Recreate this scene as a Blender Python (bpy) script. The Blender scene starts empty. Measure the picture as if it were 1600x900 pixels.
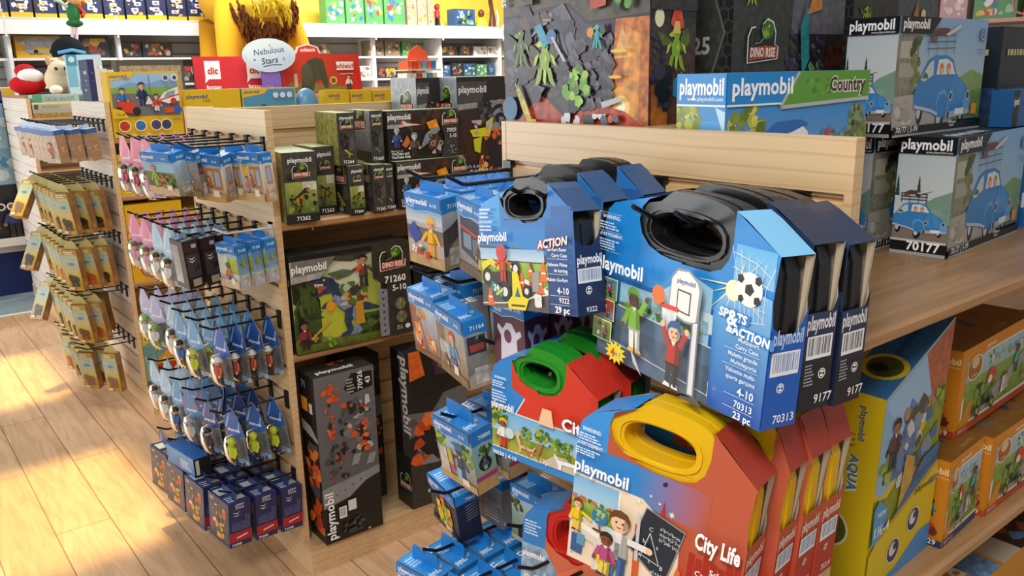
import bpy, bmesh, math, random
from mathutils import Matrix, Vector
D = bpy.data
SC = bpy.context.scene
COL = SC.collection
PI = math.pi
def R_(d): return math.radians(d)

# ---------------------------------------------------------------- camera
cam_d = D.cameras.new('camera'); cam = D.objects.new('camera', cam_d); COL.objects.link(cam)
SC.camera = cam
cam_d.sensor_fit = 'HORIZONTAL'; cam_d.sensor_width = 36.0
cam_d.lens = 1309.35 / 1600 * 36.0
cam_d.clip_start = 0.02; cam_d.clip_end = 100
_y, _p, _r = R_(38.153), R_(14.3455), R_(-1.25697)
_f = Vector((math.sin(_y)*math.cos(_p), math.cos(_y)*math.cos(_p), -math.sin(_p)))
_rt = Vector((math.cos(_y), -math.sin(_y), 0)); _up = _rt.cross(_f)
_r2 = _rt*math.cos(_r) + _up*math.sin(_r); _u2 = -_rt*math.sin(_r) + _up*math.cos(_r)
cam.matrix_world = Matrix(((_r2.x, _u2.x, -_f.x, 0), (_r2.y, _u2.y, -_f.y, 0), (_r2.z, _u2.z, -_f.z, 1.62), (0, 0, 0, 1)))

# ---------------------------------------------------------------- view, world, lights
SC.view_settings.view_transform = 'Standard'; SC.view_settings.look = 'None'
SC.view_settings.gamma = 1.0; SC.view_settings.use_curve_mapping = False
SC.view_settings.exposure = 0.0
W = D.worlds.new('shop_ambient'); SC.world = W; W.use_nodes = True
W.node_tree.nodes['Background'].inputs[0].default_value = (0.95, 0.97, 1.0, 1)
W.node_tree.nodes['Background'].inputs[1].default_value = 0.36
def area(name, loc, size, power, col=(1, .95, .88), rot=(0, 0, 0), sy=None):
    l = D.lights.new(name, 'AREA'); l.energy = power; l.color = col
    l.shape = 'RECTANGLE'; l.size = size; l.size_y = sy or size
    o = D.objects.new(name, l); COL.objects.link(o); o.location = loc; o.rotation_euler = rot
    return o
area('ceiling_lamp_front_aisle', (-0.7, -0.1, 2.9), 0.9, 74, (1, .97, .92))
area('ceiling_lamp_near_aisle', (1.7, 1.9, 3.1), 0.7, 24, (1, .95, .88))
area('ceiling_lamp_middle_aisle', (0.9, 3.7, 3.1), 0.8, 22, (1, .96, .9))
area('ceiling_lamp_far_aisle', (2.2, 5.6, 3.1), 1.2, 60, (1, .97, .93))
area('wall_wash_lamp', (4.2, 7.4, 3.2), 4.5, 170, (1, .98, .95), (R_(28), 0, 0), 0.4)
area('shop_window_daylight', (-3.2, 7.6, 1.7), 3.4, 190, (.93, .97, 1), (R_(90), 0, R_(-118)), 2.2)
def patch_light(name, loc, sx, sy, power):  # added narrow-beam lights, unseen, that throw the yellow patches onto the floor
    o = area(name, loc, sx, power, (1, .78, .30), (0, 0, 0), sy); o.data.spread = R_(5)
patch_light('yellow_patch_light_far', (-.5, 5.28, 3.1), 2.5, .95, 13)
patch_light('yellow_patch_light_near', (-.5, 3.45, 3.1), 2.5, .95, 13)

# ---------------------------------------------------------------- materials
def lin(h):
    h = h.lstrip('#'); o = []
    for i in (0, 2, 4):
        v = int(h[i:i+2], 16)/255
        o.append(v/12.92 if v <= .04045 else ((v+.055)/1.055)**2.4)
    return tuple(o)
def nodes(m):
    m.use_nodes = True; nt = m.node_tree
    return nt, nt.nodes, nt.links, nt.nodes['Principled BSDF']
MATS = {}
def attr_mat(name, rough, spec=.5, busy=True, coat=0, bump=0):
    m = D.materials.new(name); nt, n, l, b = nodes(m)
    a = n.new('ShaderNodeAttribute'); a.attribute_name = 'Col'
    if busy:   # mottled print: alpha of the colour says how strongly the picture is broken up
        tc = n.new('ShaderNodeTexCoord'); nz = n.new('ShaderNodeTexNoise'); nz.inputs['Scale'].default_value = 55; nz.inputs['Detail'].default_value = 5
        l.new(tc.outputs['Object'], nz.inputs['Vector'])
        rp = n.new('ShaderNodeValToRGB'); rp.color_ramp.elements[0].position = .36; rp.color_ramp.elements[0].color = (.12, .12, .14, 1)
        rp.color_ramp.elements[1].position = .66; rp.color_ramp.elements[1].color = (1.55, 1.5, 1.4, 1)
        l.new(nz.outputs['Fac'], rp.inputs[0])
        mu = n.new('ShaderNodeMix'); mu.data_type = 'RGBA'; mu.blend_type = 'MULTIPLY'
        l.new(a.outputs['Alpha'], mu.inputs[0]); l.new(a.outputs['Color'], mu.inputs[6]); l.new(rp.outputs[0], mu.inputs[7])
        l.new(mu.outputs[2], b.inputs['Base Color'])
    else: l.new(a.outputs['Color'], b.inputs['Base Color'])
    b.inputs['Roughness'].default_value = rough; b.inputs['Specular IOR Level'].default_value = spec
    b.inputs['Coat Weight'].default_value = coat
    MATS[name] = m; return m
attr_mat('card', .38, .45)
attr_mat('raw_card', .8, .2)
attr_mat('plastic', .3, .5, False)
attr_mat('matte', .75, .3)
attr_mat('fabric', .95, .15)
def clear_mat():
    m = D.materials.new('clear'); nt, n, l, b = nodes(m)
    out = n['Material Output']; tr = n.new('ShaderNodeBsdfTransparent'); gl = n.new('ShaderNodeBsdfGlossy'); mx = n.new('ShaderNodeMixShader')
    gl.inputs['Roughness'].default_value = .08; fr = n.new('ShaderNodeFresnel'); fr.inputs[0].default_value = 1.16
    ad = n.new('ShaderNodeMath'); ad.operation = 'ADD'; ad.inputs[1].default_value = .015
    tr.inputs[0].default_value = (.93, .95, .96, 1)
    l.new(fr.outputs[0], ad.inputs[0]); l.new(ad.outputs[0], mx.inputs[0]); l.new(tr.outputs[0], mx.inputs[1]); l.new(gl.outputs[0], mx.inputs[2])
    l.new(mx.outputs[0], out.inputs[0]); MATS['clear'] = m
clear_mat()
def metal_mat(name, col, rough):
    m = D.materials.new(name); nt, n, l, b = nodes(m); b.inputs['Base Color'].default_value = (*col, 1)
    b.inputs['Metallic'].default_value = .9; b.inputs['Roughness'].default_value = rough; MATS[name] = m
metal_mat('steel', (.75, .75, .76), .3)
def wood(name, c1, c2, scale, axis, rough=.42):
    m = D.materials.new(name); nt, n, l, b = nodes(m)
    tc = n.new('ShaderNodeTexCoord'); mp = n.new('ShaderNodeMapping'); l.new(tc.outputs['Object'], mp.inputs[0])
    s = [26, 26, 26]; s[axis] = 1.6
    mp.inputs['Scale'].default_value = s
    nz = n.new('ShaderNodeTexNoise'); nz.inputs['Scale'].default_value = scale; nz.inputs['Detail'].default_value = 6; nz.inputs['Distortion'].default_value = 1.2
    l.new(mp.outputs[0], nz.inputs['Vector'])
    rp = n.new('ShaderNodeValToRGB'); e = rp.color_ramp.elements
    e[0].position = .3; e[0].color = (*c2, 1); e[1].position = .62; e[1].color = (*c1, 1)
    l.new(nz.outputs['Fac'], rp.inputs[0])
    m2 = n.new('ShaderNodeMapping'); l.new(tc.outputs['Object'], m2.inputs[0]); s2 = [9, 9, 9]; s2[axis] = 1.1; m2.inputs['Scale'].default_value = s2
    wv = n.new('ShaderNodeTexWave'); wv.bands_direction = 'Z'; wv.inputs['Scale'].default_value = 1.6; wv.inputs['Distortion'].default_value = 5.5; wv.inputs['Detail'].default_value = 1.5; wv.inputs['Detail Scale'].default_value = .7
    l.new(m2.outputs[0], wv.inputs['Vector']); r2 = n.new('ShaderNodeValToRGB'); r2.color_ramp.elements[0].color = (.84, .78, .72, 1); r2.color_ramp.elements[1].position = .14; r2.color_ramp.elements[1].color = (1, 1, 1, 1)
    l.new(wv.outputs['Fac'], r2.inputs[0]); mu = n.new('ShaderNodeMix'); mu.data_type = 'RGBA'; mu.blend_type = 'MULTIPLY'; mu.inputs[0].default_value = .8
    l.new(rp.outputs[0], mu.inputs[6]); l.new(r2.outputs[0], mu.inputs[7]); l.new(mu.outputs[2], b.inputs['Base Color'])
    b.inputs['Roughness'].default_value = rough; b.inputs['Specular IOR Level'].default_value = .6; b.inputs['Coat Weight'].default_value = .25; b.inputs['Coat Roughness'].default_value = .25
    MATS[name] = m; return m
wood('maple', lin('e0c093'), lin('d6b283'), 1.0, 1)
wood('maple_x', lin('d6b88c'), lin('caa775'), 1.0, 0)
wood('shelf_wood', lin('bd9060'), lin('a67a4c'), 1.2, 0)
wood('white_slat', lin('f3e6da'), lin('eadccd'), 1.6, 1, .4)
def floor_mat():
    m = D.materials.new('wood_floor'); nt, n, l, b = nodes(m)
    tc = n.new('ShaderNodeTexCoord'); mp = n.new('ShaderNodeMapping'); l.new(tc.outputs['Object'], mp.inputs[0])
    mp.inputs['Rotation'].default_value = (0, 0, R_(90))
    br = n.new('ShaderNodeTexBrick'); l.new(mp.outputs[0], br.inputs['Vector'])
    br.inputs['Scale'].default_value = 1; br.inputs['Brick Width'].default_value = 1.3; br.inputs['Row Height'].default_value = .19
    br.inputs['Mortar Size'].default_value = .0022; br.inputs['Color1'].default_value = (*lin('dcb895'), 1); br.inputs['Color2'].default_value = (*lin('d0aa84'), 1)
    br.inputs['Mortar'].default_value = (*lin('8a6a4c'), 1)
    m2 = n.new('ShaderNodeMapping'); l.new(tc.outputs['Object'], m2.inputs[0]); m2.inputs['Scale'].default_value = (9, 1.1, 1)
    nz = n.new('ShaderNodeTexNoise'); nz.inputs['Scale'].default_value = 2.2; nz.inputs['Detail'].default_value = 7; nz.inputs['Distortion'].default_value = 1.6
    l.new(m2.outputs[0], nz.inputs['Vector'])
    rp = n.new('ShaderNodeValToRGB'); rp.color_ramp.elements[0].position = .32; rp.color_ramp.elements[0].color = (.78, .7, .62, 1); rp.color_ramp.elements[1].position = .6; rp.color_ramp.elements[1].color = (1.1, 1.05, 1, 1)
    l.new(nz.outputs['Fac'], rp.inputs[0])
    mu = n.new('ShaderNodeMix'); mu.data_type = 'RGBA'; mu.blend_type = 'MULTIPLY'; mu.inputs[0].default_value = .8
    l.new(br.outputs['Color'], mu.inputs[6]); l.new(rp.outputs[0], mu.inputs[7]); l.new(mu.outputs[2], b.inputs['Base Color'])
    b.inputs['Roughness'].default_value = .38; MATS['wood_floor'] = m
floor_mat()
def tile_mat():
    m = D.materials.new('grey_floor'); nt, n, l, b = nodes(m)
    tc = n.new('ShaderNodeTexCoord'); br = n.new('ShaderNodeTexBrick'); l.new(tc.outputs['Object'], br.inputs['Vector'])
    br.offset = 0; br.inputs['Scale'].default_value = 1; br.inputs['Brick Width'].default_value = .62; br.inputs['Row Height'].default_value = .62; br.inputs['Mortar Size'].default_value = .006
    br.inputs['Color1'].default_value = (*lin('8fa0a6'), 1); br.inputs['Color2'].default_value = (*lin('9aa9ab'), 1); br.inputs['Mortar'].default_value = (*lin('66757c'), 1)
    nz = n.new('ShaderNodeTexNoise'); nz.inputs['Scale'].default_value = 9; l.new(tc.outputs['Object'], nz.inputs['Vector'])
    mu = n.new('ShaderNodeMix'); mu.data_type = 'RGBA'; mu.blend_type = 'OVERLAY'; mu.inputs[0].default_value = .35
    l.new(br.outputs['Color'], mu.inputs[6]); l.new(nz.outputs['Color'], mu.inputs[7]); l.new(mu.outputs[2], b.inputs['Base Color'])
    b.inputs['Roughness'].default_value = .5; MATS['grey_floor'] = m
tile_mat()
def paint(name, col, rough=.6):
    m = D.materials.new(name); nt, n, l, b = nodes(m)
    nz = n.new('ShaderNodeTexNoise'); nz.inputs['Scale'].default_value = 6; tc = n.new('ShaderNodeTexCoord'); l.new(tc.outputs['Object'], nz.inputs['Vector'])
    rp = n.new('ShaderNodeValToRGB'); rp.color_ramp.elements[0].color = (*[c*.93 for c in col], 1); rp.color_ramp.elements[1].color = (*col, 1)
    l.new(nz.outputs['Fac'], rp.inputs[0]); l.new(rp.outputs[0], b.inputs['Base Color']); b.inputs['Roughness'].default_value = rough
    MATS[name] = m
paint('wall_yellow', lin('e6d04a')); paint('wall_cream', lin('ded6c4')); paint('white_paint', lin('f4f2ee'), .35); paint('grey_panel', lin('b9b7b4'), .5)

# ---------------------------------------------------------------- mesh builder
class MB:
    def __init__(s): s.v = []; s.f = []; s.c = []; s.m = []; s.sm = []; s.mats = []
    def mi(s, mat):
        if mat not in s.mats: s.mats.append(mat)
        return s.mats.index(mat)
    def face(s, pts, col='ffffff', mat='card', al=0, smooth=False):
        """col: hex, or a list of hex per corner"""
        i0 = len(s.v); s.v += [tuple(p) for p in pts]; n = len(pts)
        s.f.append(tuple(range(i0, i0+n)))
        cs = [lin(c) for c in col] if isinstance(col, list) else [lin(col)]*n
        s.c += [(*c, al) for c in cs]; s.m.append(s.mi(mat)); s.sm.append(smooth)
    def grid(s, rows, col='ffffff', mat='plastic', smooth=True, closed=False, al=0, cols=None):
        """rows of points -> shared-vertex quads"""
        i0 = len(s.v); nr, nc = len(rows), len(rows[0])
        for r in rows: s.v += [tuple(p) for p in r]
        for i in range(nr-1):
            for j in range(nc if closed else nc-1):
                k = (j+1) % nc
                s.f.append((i0+i*nc+j, i0+i*nc+k, i0+(i+1)*nc+k, i0+(i+1)*nc+j))
                cc = lin(cols[i] if cols else col)
                s.c += [(*cc, al)]*4; s.m.append(s.mi(mat)); s.sm.append(smooth)
    def box(s, x0, y0, z0, x1, y1, z1, col='ffffff', mat='card', al=0, M=None):
        P = [Vector(p) for p in ((x0,y0,z0),(x1,y0,z0),(x1,y1,z0),(x0,y1,z0),(x0,y0,z1),(x1,y0,z1),(x1,y1,z1),(x0,y1,z1))]
        if M is not None: P = [M @ p for p in P]
        for q in ((3,2,1,0),(4,5,6,7),(0,1,5,4),(1,2,6,5),(2,3,7,6),(3,0,4,7)): s.face([P[k] for k in q], col, mat, al)
    def tube(s, path, r, col='111111', mat='plastic', n=8, cap=True):
        path = [Vector(p) for p in path]; rows = []
        rr = r if isinstance(r, (list, tuple)) else [r]*len(path)
        for i, p in enumerate(path):
            t = (path[min(i+1, len(path)-1)] - path[max(i-1, 0)]).normalized()
            a = Vector((0, 0, 1)) if abs(t.z) < .9 else Vector((1, 0, 0))
            u = t.cross(a).normalized(); w = u.cross(t).normalized()
            rows.append([p + (u*math.cos(2*PI*k/n) + w*math.sin(2*PI*k/n))*rr[i] for k in range(n)])
        s.grid(rows, col, mat, True, True)
        if cap:
            s.face(rows[0], col, mat); s.face(rows[-1][::-1], col, mat)
    def ball(s, c, r, col='ffffff', mat='plastic', nu=10, nv=7, v0=0, v1=1, al=0):
        rx, ry, rz = r if isinstance(r, (list, tuple)) else (r, r, r); rows = []
        for i in range(nv+1):
            t = PI*(v0 + (v1-v0)*i/nv)
            rows.append([(c[0]+rx*math.sin(t)*math.cos(2*PI*k/nu), c[1]+ry*math.sin(t)*math.sin(2*PI*k/nu), c[2]+rz*math.cos(t)) for k in range(nu)])
        s.grid(rows, col, mat, True, True, al)
    def prism(s, poly, a, b, f, col='ffffff', mat='card', capcol=None, smooth=False, al=0, caps=True):
        """poly: 2-D outline, f(u,v,d)->3-D point; extruded from d=a to d=b"""
        A = [f(u, v, a) for u, v in poly]; B = [f(u, v, b) for u, v in poly]
        if caps: s.face(A, capcol or col, mat, al); s.face(B[::-1], capcol or col, mat, al)
        s.grid([A, B], col, mat, smooth, True, al)
    def build(s, name, parent=None, loc=None, M=None):
        me = D.meshes.new(name); me.from_pydata(s.v, [], s.f)
        for k in s.mats: me.materials.append(MATS[k])
        me.polygons.foreach_set('material_index', s.m); me.polygons.foreach_set('use_smooth', s.sm)
        ca = me.color_attributes.new('Col', 'FLOAT_COLOR', 'CORNER')
        ca.data.foreach_set('color', [x for c in s.c for x in c]); me.update()
        o = D.objects.new(name, me); COL.objects.link(o)
        if parent: o.parent = parent
        if loc: o.location = loc
        if M is not None: o.matrix_world = M
        return o
def tag(o, label, cat, group=None, kind=None):
    o['label'] = label; o['category'] = cat
    if group: o['group'] = group
    if kind: o['kind'] = kind
    return o
def thing(name, label, cat, group=None, loc=(0, 0, 0), rz=0, M=None):
    o = D.objects.new(name, None); COL.objects.link(o); o.empty_display_size = .05
    if M is not None: o.matrix_world = M
    else: o.location = loc; o.rotation_euler = (0, 0, rz)
    return tag(o, label, cat, group)
def struct(o): o['kind'] = 'structure'; return o
def dup(root, loc=None, label=None, group=None, M=None):
    r = root.copy(); COL.objects.link(r)
    if M is not None: r.matrix_world = M
    elif loc is not None: r.location = loc
    if label: r['label'] = label
    if group: r['group'] = group
    for ch in list(root.children):
        c = ch.copy(); COL.objects.link(c); c.parent = r
        for g in list(ch.children):
            d = g.copy(); COL.objects.link(d); d.parent = c
    return r
def pose(P, yaw=0, pitch=0, roll=0):
    return Matrix.Translation(Vector(P)) @ Matrix.Rotation(R_(yaw), 4, 'Z') @ Matrix.Rotation(R_(pitch), 4, 'X') @ Matrix.Rotation(R_(roll), 4, 'Y')
ORD = ['first', 'second', 'third', 'fourth', 'fifth', 'sixth', 'seventh', 'eighth', 'ninth', 'tenth']

# ---------------------------------------------------------------- lettering
_tc = {}
def glyphs(sx, bold):
    k = (sx, bold)
    if k not in _tc:
        cu = D.curves.new('lettering', 'FONT'); cu.body = sx; cu.size = 1; cu.resolution_u = 2; cu.offset = bold; cu.space_character = 1 + bold*1.2
        ob = D.objects.new('lettering', cu); me = D.meshes.new_from_object(ob)
        vs = [(v.co.x, v.co.y) for v in me.vertices]; fs = [tuple(p.vertices) for p in me.polygons]
        D.objects.remove(ob); D.curves.remove(cu); D.meshes.remove(me)
        xs = [v[0] for v in vs] or [0]
        _tc[k] = (vs, fs, min(xs), max(xs))
    return _tc[k]

# ---------------------------------------------------------------- printed faces (artwork laid onto a carton face, layer over layer)
class Face:
    def __init__(s, mb, P, U, V, w, h, eps=8e-5, mat='card'):
        s.mb = mb; s.P = Vector(P); s.U = Vector(U); s.V = Vector(V); s.N = s.U.cross(s.V); s.w = w; s.h = h; s.l = 1; s.e = eps; s.mat = mat; s.ymax = 1
    def p(s, x, y, l=None): return s.P + s.U*(x*s.w) + s.V*(y*s.h) + s.N*((s.l if l is None else l)*s.e)
    def poly(s, pts, col, al=0, up=True):
        if not isinstance(col, list) and any(x < 0 or x > 1 or y < 0 or y > s.ymax for x, y in pts):
            for ax, lim, sg in ((0, 0, 1), (0, 1, -1), (1, 0, 1), (1, s.ymax, -1)):      # keep the print on its own face
                o = []
                for i, q in enumerate(pts):
                    r = pts[i-1]; a, b = (r[ax]-lim)*sg, (q[ax]-lim)*sg
                    if (a < 0) != (b < 0): t = a/(a-b); o.append((r[0]+(q[0]-r[0])*t, r[1]+(q[1]-r[1])*t))
                    if b >= 0: o.append(q)
                pts = o
                if len(pts) < 3: return
        s.mb.face([s.p(x, y) for x, y in pts], col, s.mat, al)
        if up: s.l += 1
    def rect(s, x0, y0, x1, y1, col, al=0): s.poly([(x0, y0), (x1, y0), (x1, y1), (x0, y1)], col, al)
    def grad(s, x0, y0, x1, y1, cb, ct, al=0): s.poly([(x0, y0), (x1, y0), (x1, y1), (x0, y1)], [cb, cb, ct, ct], al)
    def hgrad(s, x0, y0, x1, y1, cl, cr, al=0): s.poly([(x0, y0), (x1, y0), (x1, y1), (x0, y1)], [cl, cr, cr, cl], al)
    def ell(s, cx, cy, rx, ry=None, col='ffffff', al=0, n=18, rot=0):
        ry = rx*s.w/s.h if ry is None else ry
        c, d = math.cos(rot), math.sin(rot); a = s.w/s.h
        pts = []
        for k in range(n):
            x, y = rx*math.cos(2*PI*k/n), ry*math.sin(2*PI*k/n)/a
            pts.append((cx + x*c - y*d, cy + (x*d + y*c)*a))
        s.poly(pts, col, al)
    def text(s, t, x, y, h, col='ffffff', bold=.0, al='l', maxw=None, slope=0, shear=0, rot=0, out=None, ow=.03):
        """h: cap height as a fraction of the face height"""
        if out: s.text(t, x, y, h, out, bold+ow, al, maxw, slope, shear, rot)
        vs, fs, a, b = glyphs(t, bold); sc = h*s.h/.70; sx = sc
        if maxw and (b-a)*sx > maxw*s.w: sx = maxw*s.w/(b-a)
        ox = {'l': a, 'c': (a+b)/2, 'r': b}[al]; cr, sr = math.cos(rot), math.sin(rot); pts = []
        for vx, vy in vs:
            X = (vx-ox)*sx + shear*vy*sc; Y = vy*sc + slope*(vx-ox)*sx
            pts.append(s.p(x + (X*cr - Y*sr)/s.w, y + (X*sr + Y*cr)/s.h))
        for f in fs: s.mb.face([pts[i] for i in f], col, s.mat)
        s.l += 1
    def line(s, pts, wd, col):
        """wd in metres"""
        for (x0, y0), (x1, y1) in zip(pts, pts[1:]):
            dx, dy = (x1-x0)*s.w, (y1-y0)*s.h; L = math.hypot(dx, dy) or 1
            nx, ny = -dy/L*wd/2/s.w, dx/L*wd/2/s.h
            s.poly([(x0-nx, y0-ny), (x1-nx, y1-ny), (x1+nx, y1+ny), (x0+nx, y0+ny)], col, up=False)
        s.l += 1
    def scatter(s, n, x0, y0, x1, y1, cols, r, seed, al=0, k=6, elong=1.0):
        rd = random.Random(seed)
        for i in range(n):
            cx, cy = rd.uniform(x0+r*.5, x1-r*.5), rd.uniform(y0, y1); a0 = rd.uniform(0, 2*PI); rr = r*rd.uniform(.35, 1)
            pts = []
            for q in range(k):
                t = a0 + 2*PI*q/k; f = rr*rd.uniform(.55, 1.15)
                pts.append((min(max(cx + f*math.cos(t), x0), x1), min(max(cy + f*math.sin(t)*elong*s.w/s.h, y0), y1)))
            s.l += .14
            s.poly(pts, rd.choice(cols), al, up=False)
        s.l += 1
    def greek(s, x0, y0, x1, y1, n, col, seed=0, al='l'):
        """lines of print too small to read"""
        rd = random.Random(seed); st = (y1-y0)/n
        for i in range(n):
            y = y1 - st*(i+1); x = x0 if al == 'l' else x0 + (x1-x0)*rd.uniform(0, .3); e = x1 if al == 'r' else x0 + (x1-x0)*rd.uniform(.65, 1)
            while x < e-.002:
                w = min(rd.uniform(.06, .2)*(x1-x0), e-x); s.poly([(x, y), (x+w, y), (x+w, y+st*.5), (x, y+st*.5)], col, up=False); x += w + .03*(x1-x0)
        s.l += 1
    def barcode(s, x0, y0, x1, y1, seed=1, bar='3a3f55', slope=0):
        s.rect(x0, y0, x1, y1, 'eef1f4'); rd = random.Random(seed); x = x0 + (x1-x0)*.07
        while x < x1 - (x1-x0)*.07:
            w = (x1-x0)*rd.choice((.012, .02, .035)); s.poly([(x, y0+(y1-y0)*.16), (x+w, y0+(y1-y0)*.16), (x+w, y1-(y1-y0)*.08), (x, y1-(y1-y0)*.08)], bar, up=False); x += w + (x1-x0)*rd.choice((.015, .025, .04))
        s.l += 1
    def recycle(s, cx, cy, r, col='ffffff', bg='1a4fa0'):
        s.ell(cx, cy, r, None, col); s.ell(cx, cy, r*.8, None, bg)
        for k in range(2):
            pts = []
            for q in range(7):
                t = k*PI + .4 + q*.36; pts.append((cx + r*.62*math.cos(t), cy + r*.62*math.sin(t)*s.w/s.h))
            for q in range(6, -1, -1):
                t = k*PI + .4 + q*.36; f = .22 if q < 5 else .1; pts.append((cx + r*f*math.cos(t), cy + r*f*math.sin(t)*s.w/s.h))
            s.poly(pts, col, up=False)
        s.l += 1
    # ---- picture pieces
    def tree(s, cx, cy, r, seed, cols=('3f6b1e', '5d8a2a', '7fa63a', 'a9b84a', '2f5218'), n=26):
        rd = random.Random(seed)
        for i in range(n):
            t, f = rd.uniform(0, 2*PI), math.sqrt(rd.random())*r
            s.l += .12; rr = r*rd.uniform(.18, .38)
            x, y = cx + f*math.cos(t), cy + f*math.sin(t)*s.w/s.h
            pts = [(min(max(x + rr*math.cos(q*PI/3.5+t)*rd.uniform(.7, 1.1), 0), 1), min(max(y + rr*math.sin(q*PI/3.5+t)*rd.uniform(.7, 1.1)*s.w/s.h, 0), 1)) for q in range(7)]
            s.poly(pts, rd.choice(cols), .25, up=False)
        s.l += 1
    def fig(s, x, y, h, shirt='c03030', pants='3050a0', skin='e8b48a', hair='5a3010', hat=None, lean=0, arms=None, shoes=None):
        """toy figure, feet at (x,y), height h (fraction of face height)"""
        k = s.h/s.w
        def q(a, b): return (x + (a + lean*b)*h*k, y + b*h)
        def P(pts, c): s.poly([q(a, b) for a, b in pts], c)
        P([(-.13, .03), (-.02, .03), (-.01, .36), (-.13, .36)], pants); P([(.02, .03), (.13, .03), (.13, .36), (.01, .36)], pants)
        P([(-.17, 0), (-.01, 0), (-.02, .05), (-.13, .07)], shoes or '553322'); P([(.02, 0), (.17, 0), (.13, .07), (.02, .05)], shoes or '553322')
        P([(-.15, .33), (.15, .33), (.12, .66), (.05, .7), (-.05, .7), (-.12, .66)], shirt)
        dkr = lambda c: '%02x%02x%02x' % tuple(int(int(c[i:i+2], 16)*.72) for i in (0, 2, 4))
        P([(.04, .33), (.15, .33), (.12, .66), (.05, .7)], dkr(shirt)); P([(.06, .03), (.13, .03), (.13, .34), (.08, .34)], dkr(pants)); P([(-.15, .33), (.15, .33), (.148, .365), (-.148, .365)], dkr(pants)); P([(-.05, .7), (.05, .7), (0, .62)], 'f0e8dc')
        for sg, an in zip((-1, 1), arms or (-.35, .35)):
            ex, ey = sg*.13 + math.sin(an)*.3, .63 - math.cos(an)*.3; nx, ny = math.cos(an)*.045, math.sin(an)*.045
            P([(sg*.13-nx, .63-ny), (sg*.13+nx, .63+ny), (ex+nx, ey+ny), (ex-nx, ey-ny)], shirt)
            s.ell(*q(ex, ey), .05*h*k, None, skin, n=8)
        s.ell(*q(0, .82), .125*h*k, None, skin, n=14)
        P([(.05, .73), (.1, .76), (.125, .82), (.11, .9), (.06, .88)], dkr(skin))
        hp = [(-.14, .78), (-.12, .86), (-.06, .9), (.06, .9), (.12, .86), (.14, .78), (.15, .9), (.1, .98), (0, 1.01), (-.1, .98), (-.15, .9)]
        P(hp, hat or hair)
        for ex in (-.045, .045): s.ell(*q(ex, .83), .016*h*k, None, '201510', n=6)
        P([(-.04, .77), (.04, .77), (.02, .755), (-.02, .755)], 'a04030')
    def logo(s, x, y, h, col='ffffff', maxw=None, slope=0, rot=0, al='l', word='playmobil'): s.text(word, x, y, h, col, .028, al, maxw, slope, 0, rot)
    def rex(s, cx, cy, sz, body='2f3f66', belly='8fa0b8', flip=False, al=.35):
        """a roaring two-legged dinosaur, sz = length as a fraction of the face width"""
        k = s.w/s.h; f = -1 if flip else 1
        def P(pts, c, a=al): s.poly([(cx + f*u*sz, cy + v*sz*k) for u, v in pts], c, a)
        P([(.5, -.12), (.3, -.02), (.12, .1), (-.02, .22), (-.16, .34), (-.2, .4), (-.3, .44), (-.44, .43), (-.5, .39), (-.49, .36), (-.38, .33), (-.3, .3), (-.4, .24), (-.46, .2), (-.44, .17), (-.34, .2), (-.24, .2), (-.2, .1), (-.14, -.02), (-.04, -.12), (.04, -.16), (.16, -.1), (.3, -.12)], body)
        P([(-.12, -.02), (.0, -.14), (.08, -.1), (.02, .02), (-.1, .12), (-.2, .18), (-.22, .1)], belly)
        P([(-.06, -.06), (.1, -.02), (.12, -.14), (.02, -.24), (.06, -.36), (.02, -.42), (-.16, -.43), (-.12, -.38), (-.04, -.35), (-.08, -.22)], body)
        P([(.08, 0), (.2, -.06), (.18, -.2), (.12, -.28), (.18, -.38), (.14, -.42), (0, -.42), (.04, -.36), (.08, -.28), (.04, -.16)], belly)
        P([(-.2, .1), (-.34, .08), (-.4, .02), (-.36, 0), (-.3, .04), (-.2, .04)], body)
        P([(-.48, .35), (-.3, .29), (-.42, .21), (-.4, .26)], 'b04838', 0); P([(-.47, .36), (-.45, .31), (-.43, .355), (-.41, .31), (-.39, .345), (-.36, .31), (-.34, .34)], 'f0ead8', 0)
        s.ell(cx - f*.33*sz, cy + .395*sz*k, .014*sz, None, 'ffd040', n=8)
    def dinologo(s, cx, cy, w, word='DINO RISE', rot=0):
        k = s.w/s.h
        def E(pts, c): s.poly([(cx + u*w, cy + v*w*k) for u, v in pts], c)
        o = [(-.5, -.3), (.5, -.22), (.52, .02), (.4, .06), (.42, .3), (.32, .5), (.12, .56), (-.02, .46), (-.05, .3), (.04, .2), (-.1, .1), (-.28, .08), (-.2, .3), (-.26, .4), (-.4, .38), (-.5, .2)]
        E(o, 'e8e4d8'); E([(u*.93, v*.93) for u, v in o], '1c2012')
        s.ell(cx+.17*w, cy+.34*w*k, .17*w, None, '3c6a22'); s.ell(cx+.08*w, cy+.28*w*k, .12*w, None, '5d8f2c'); E([(-.04, .3), (.1, .34), (.2, .24), (.02, .2)], '86b23c'); s.ell(cx+.17*w, cy+.41*w*k, .03*w, None, 'f0c030')
        E([(-.42, .1), (-.36, .32), (-.28, .32), (-.34, .1), (-.25, -.02), (-.36, -.02)], '2c3a1e')
        E([(-.44, -.26), (-.2, -.22), (.1, -.2), (.47, -.19), (.44, .02), (.1, .04), (-.3, .0), (-.42, -.03)], 'b8452a')
        s.text(word, cx, cy-.17*w*k, .17*w*k, 'f6ecd8', .03, 'c', w*.8)
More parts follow.
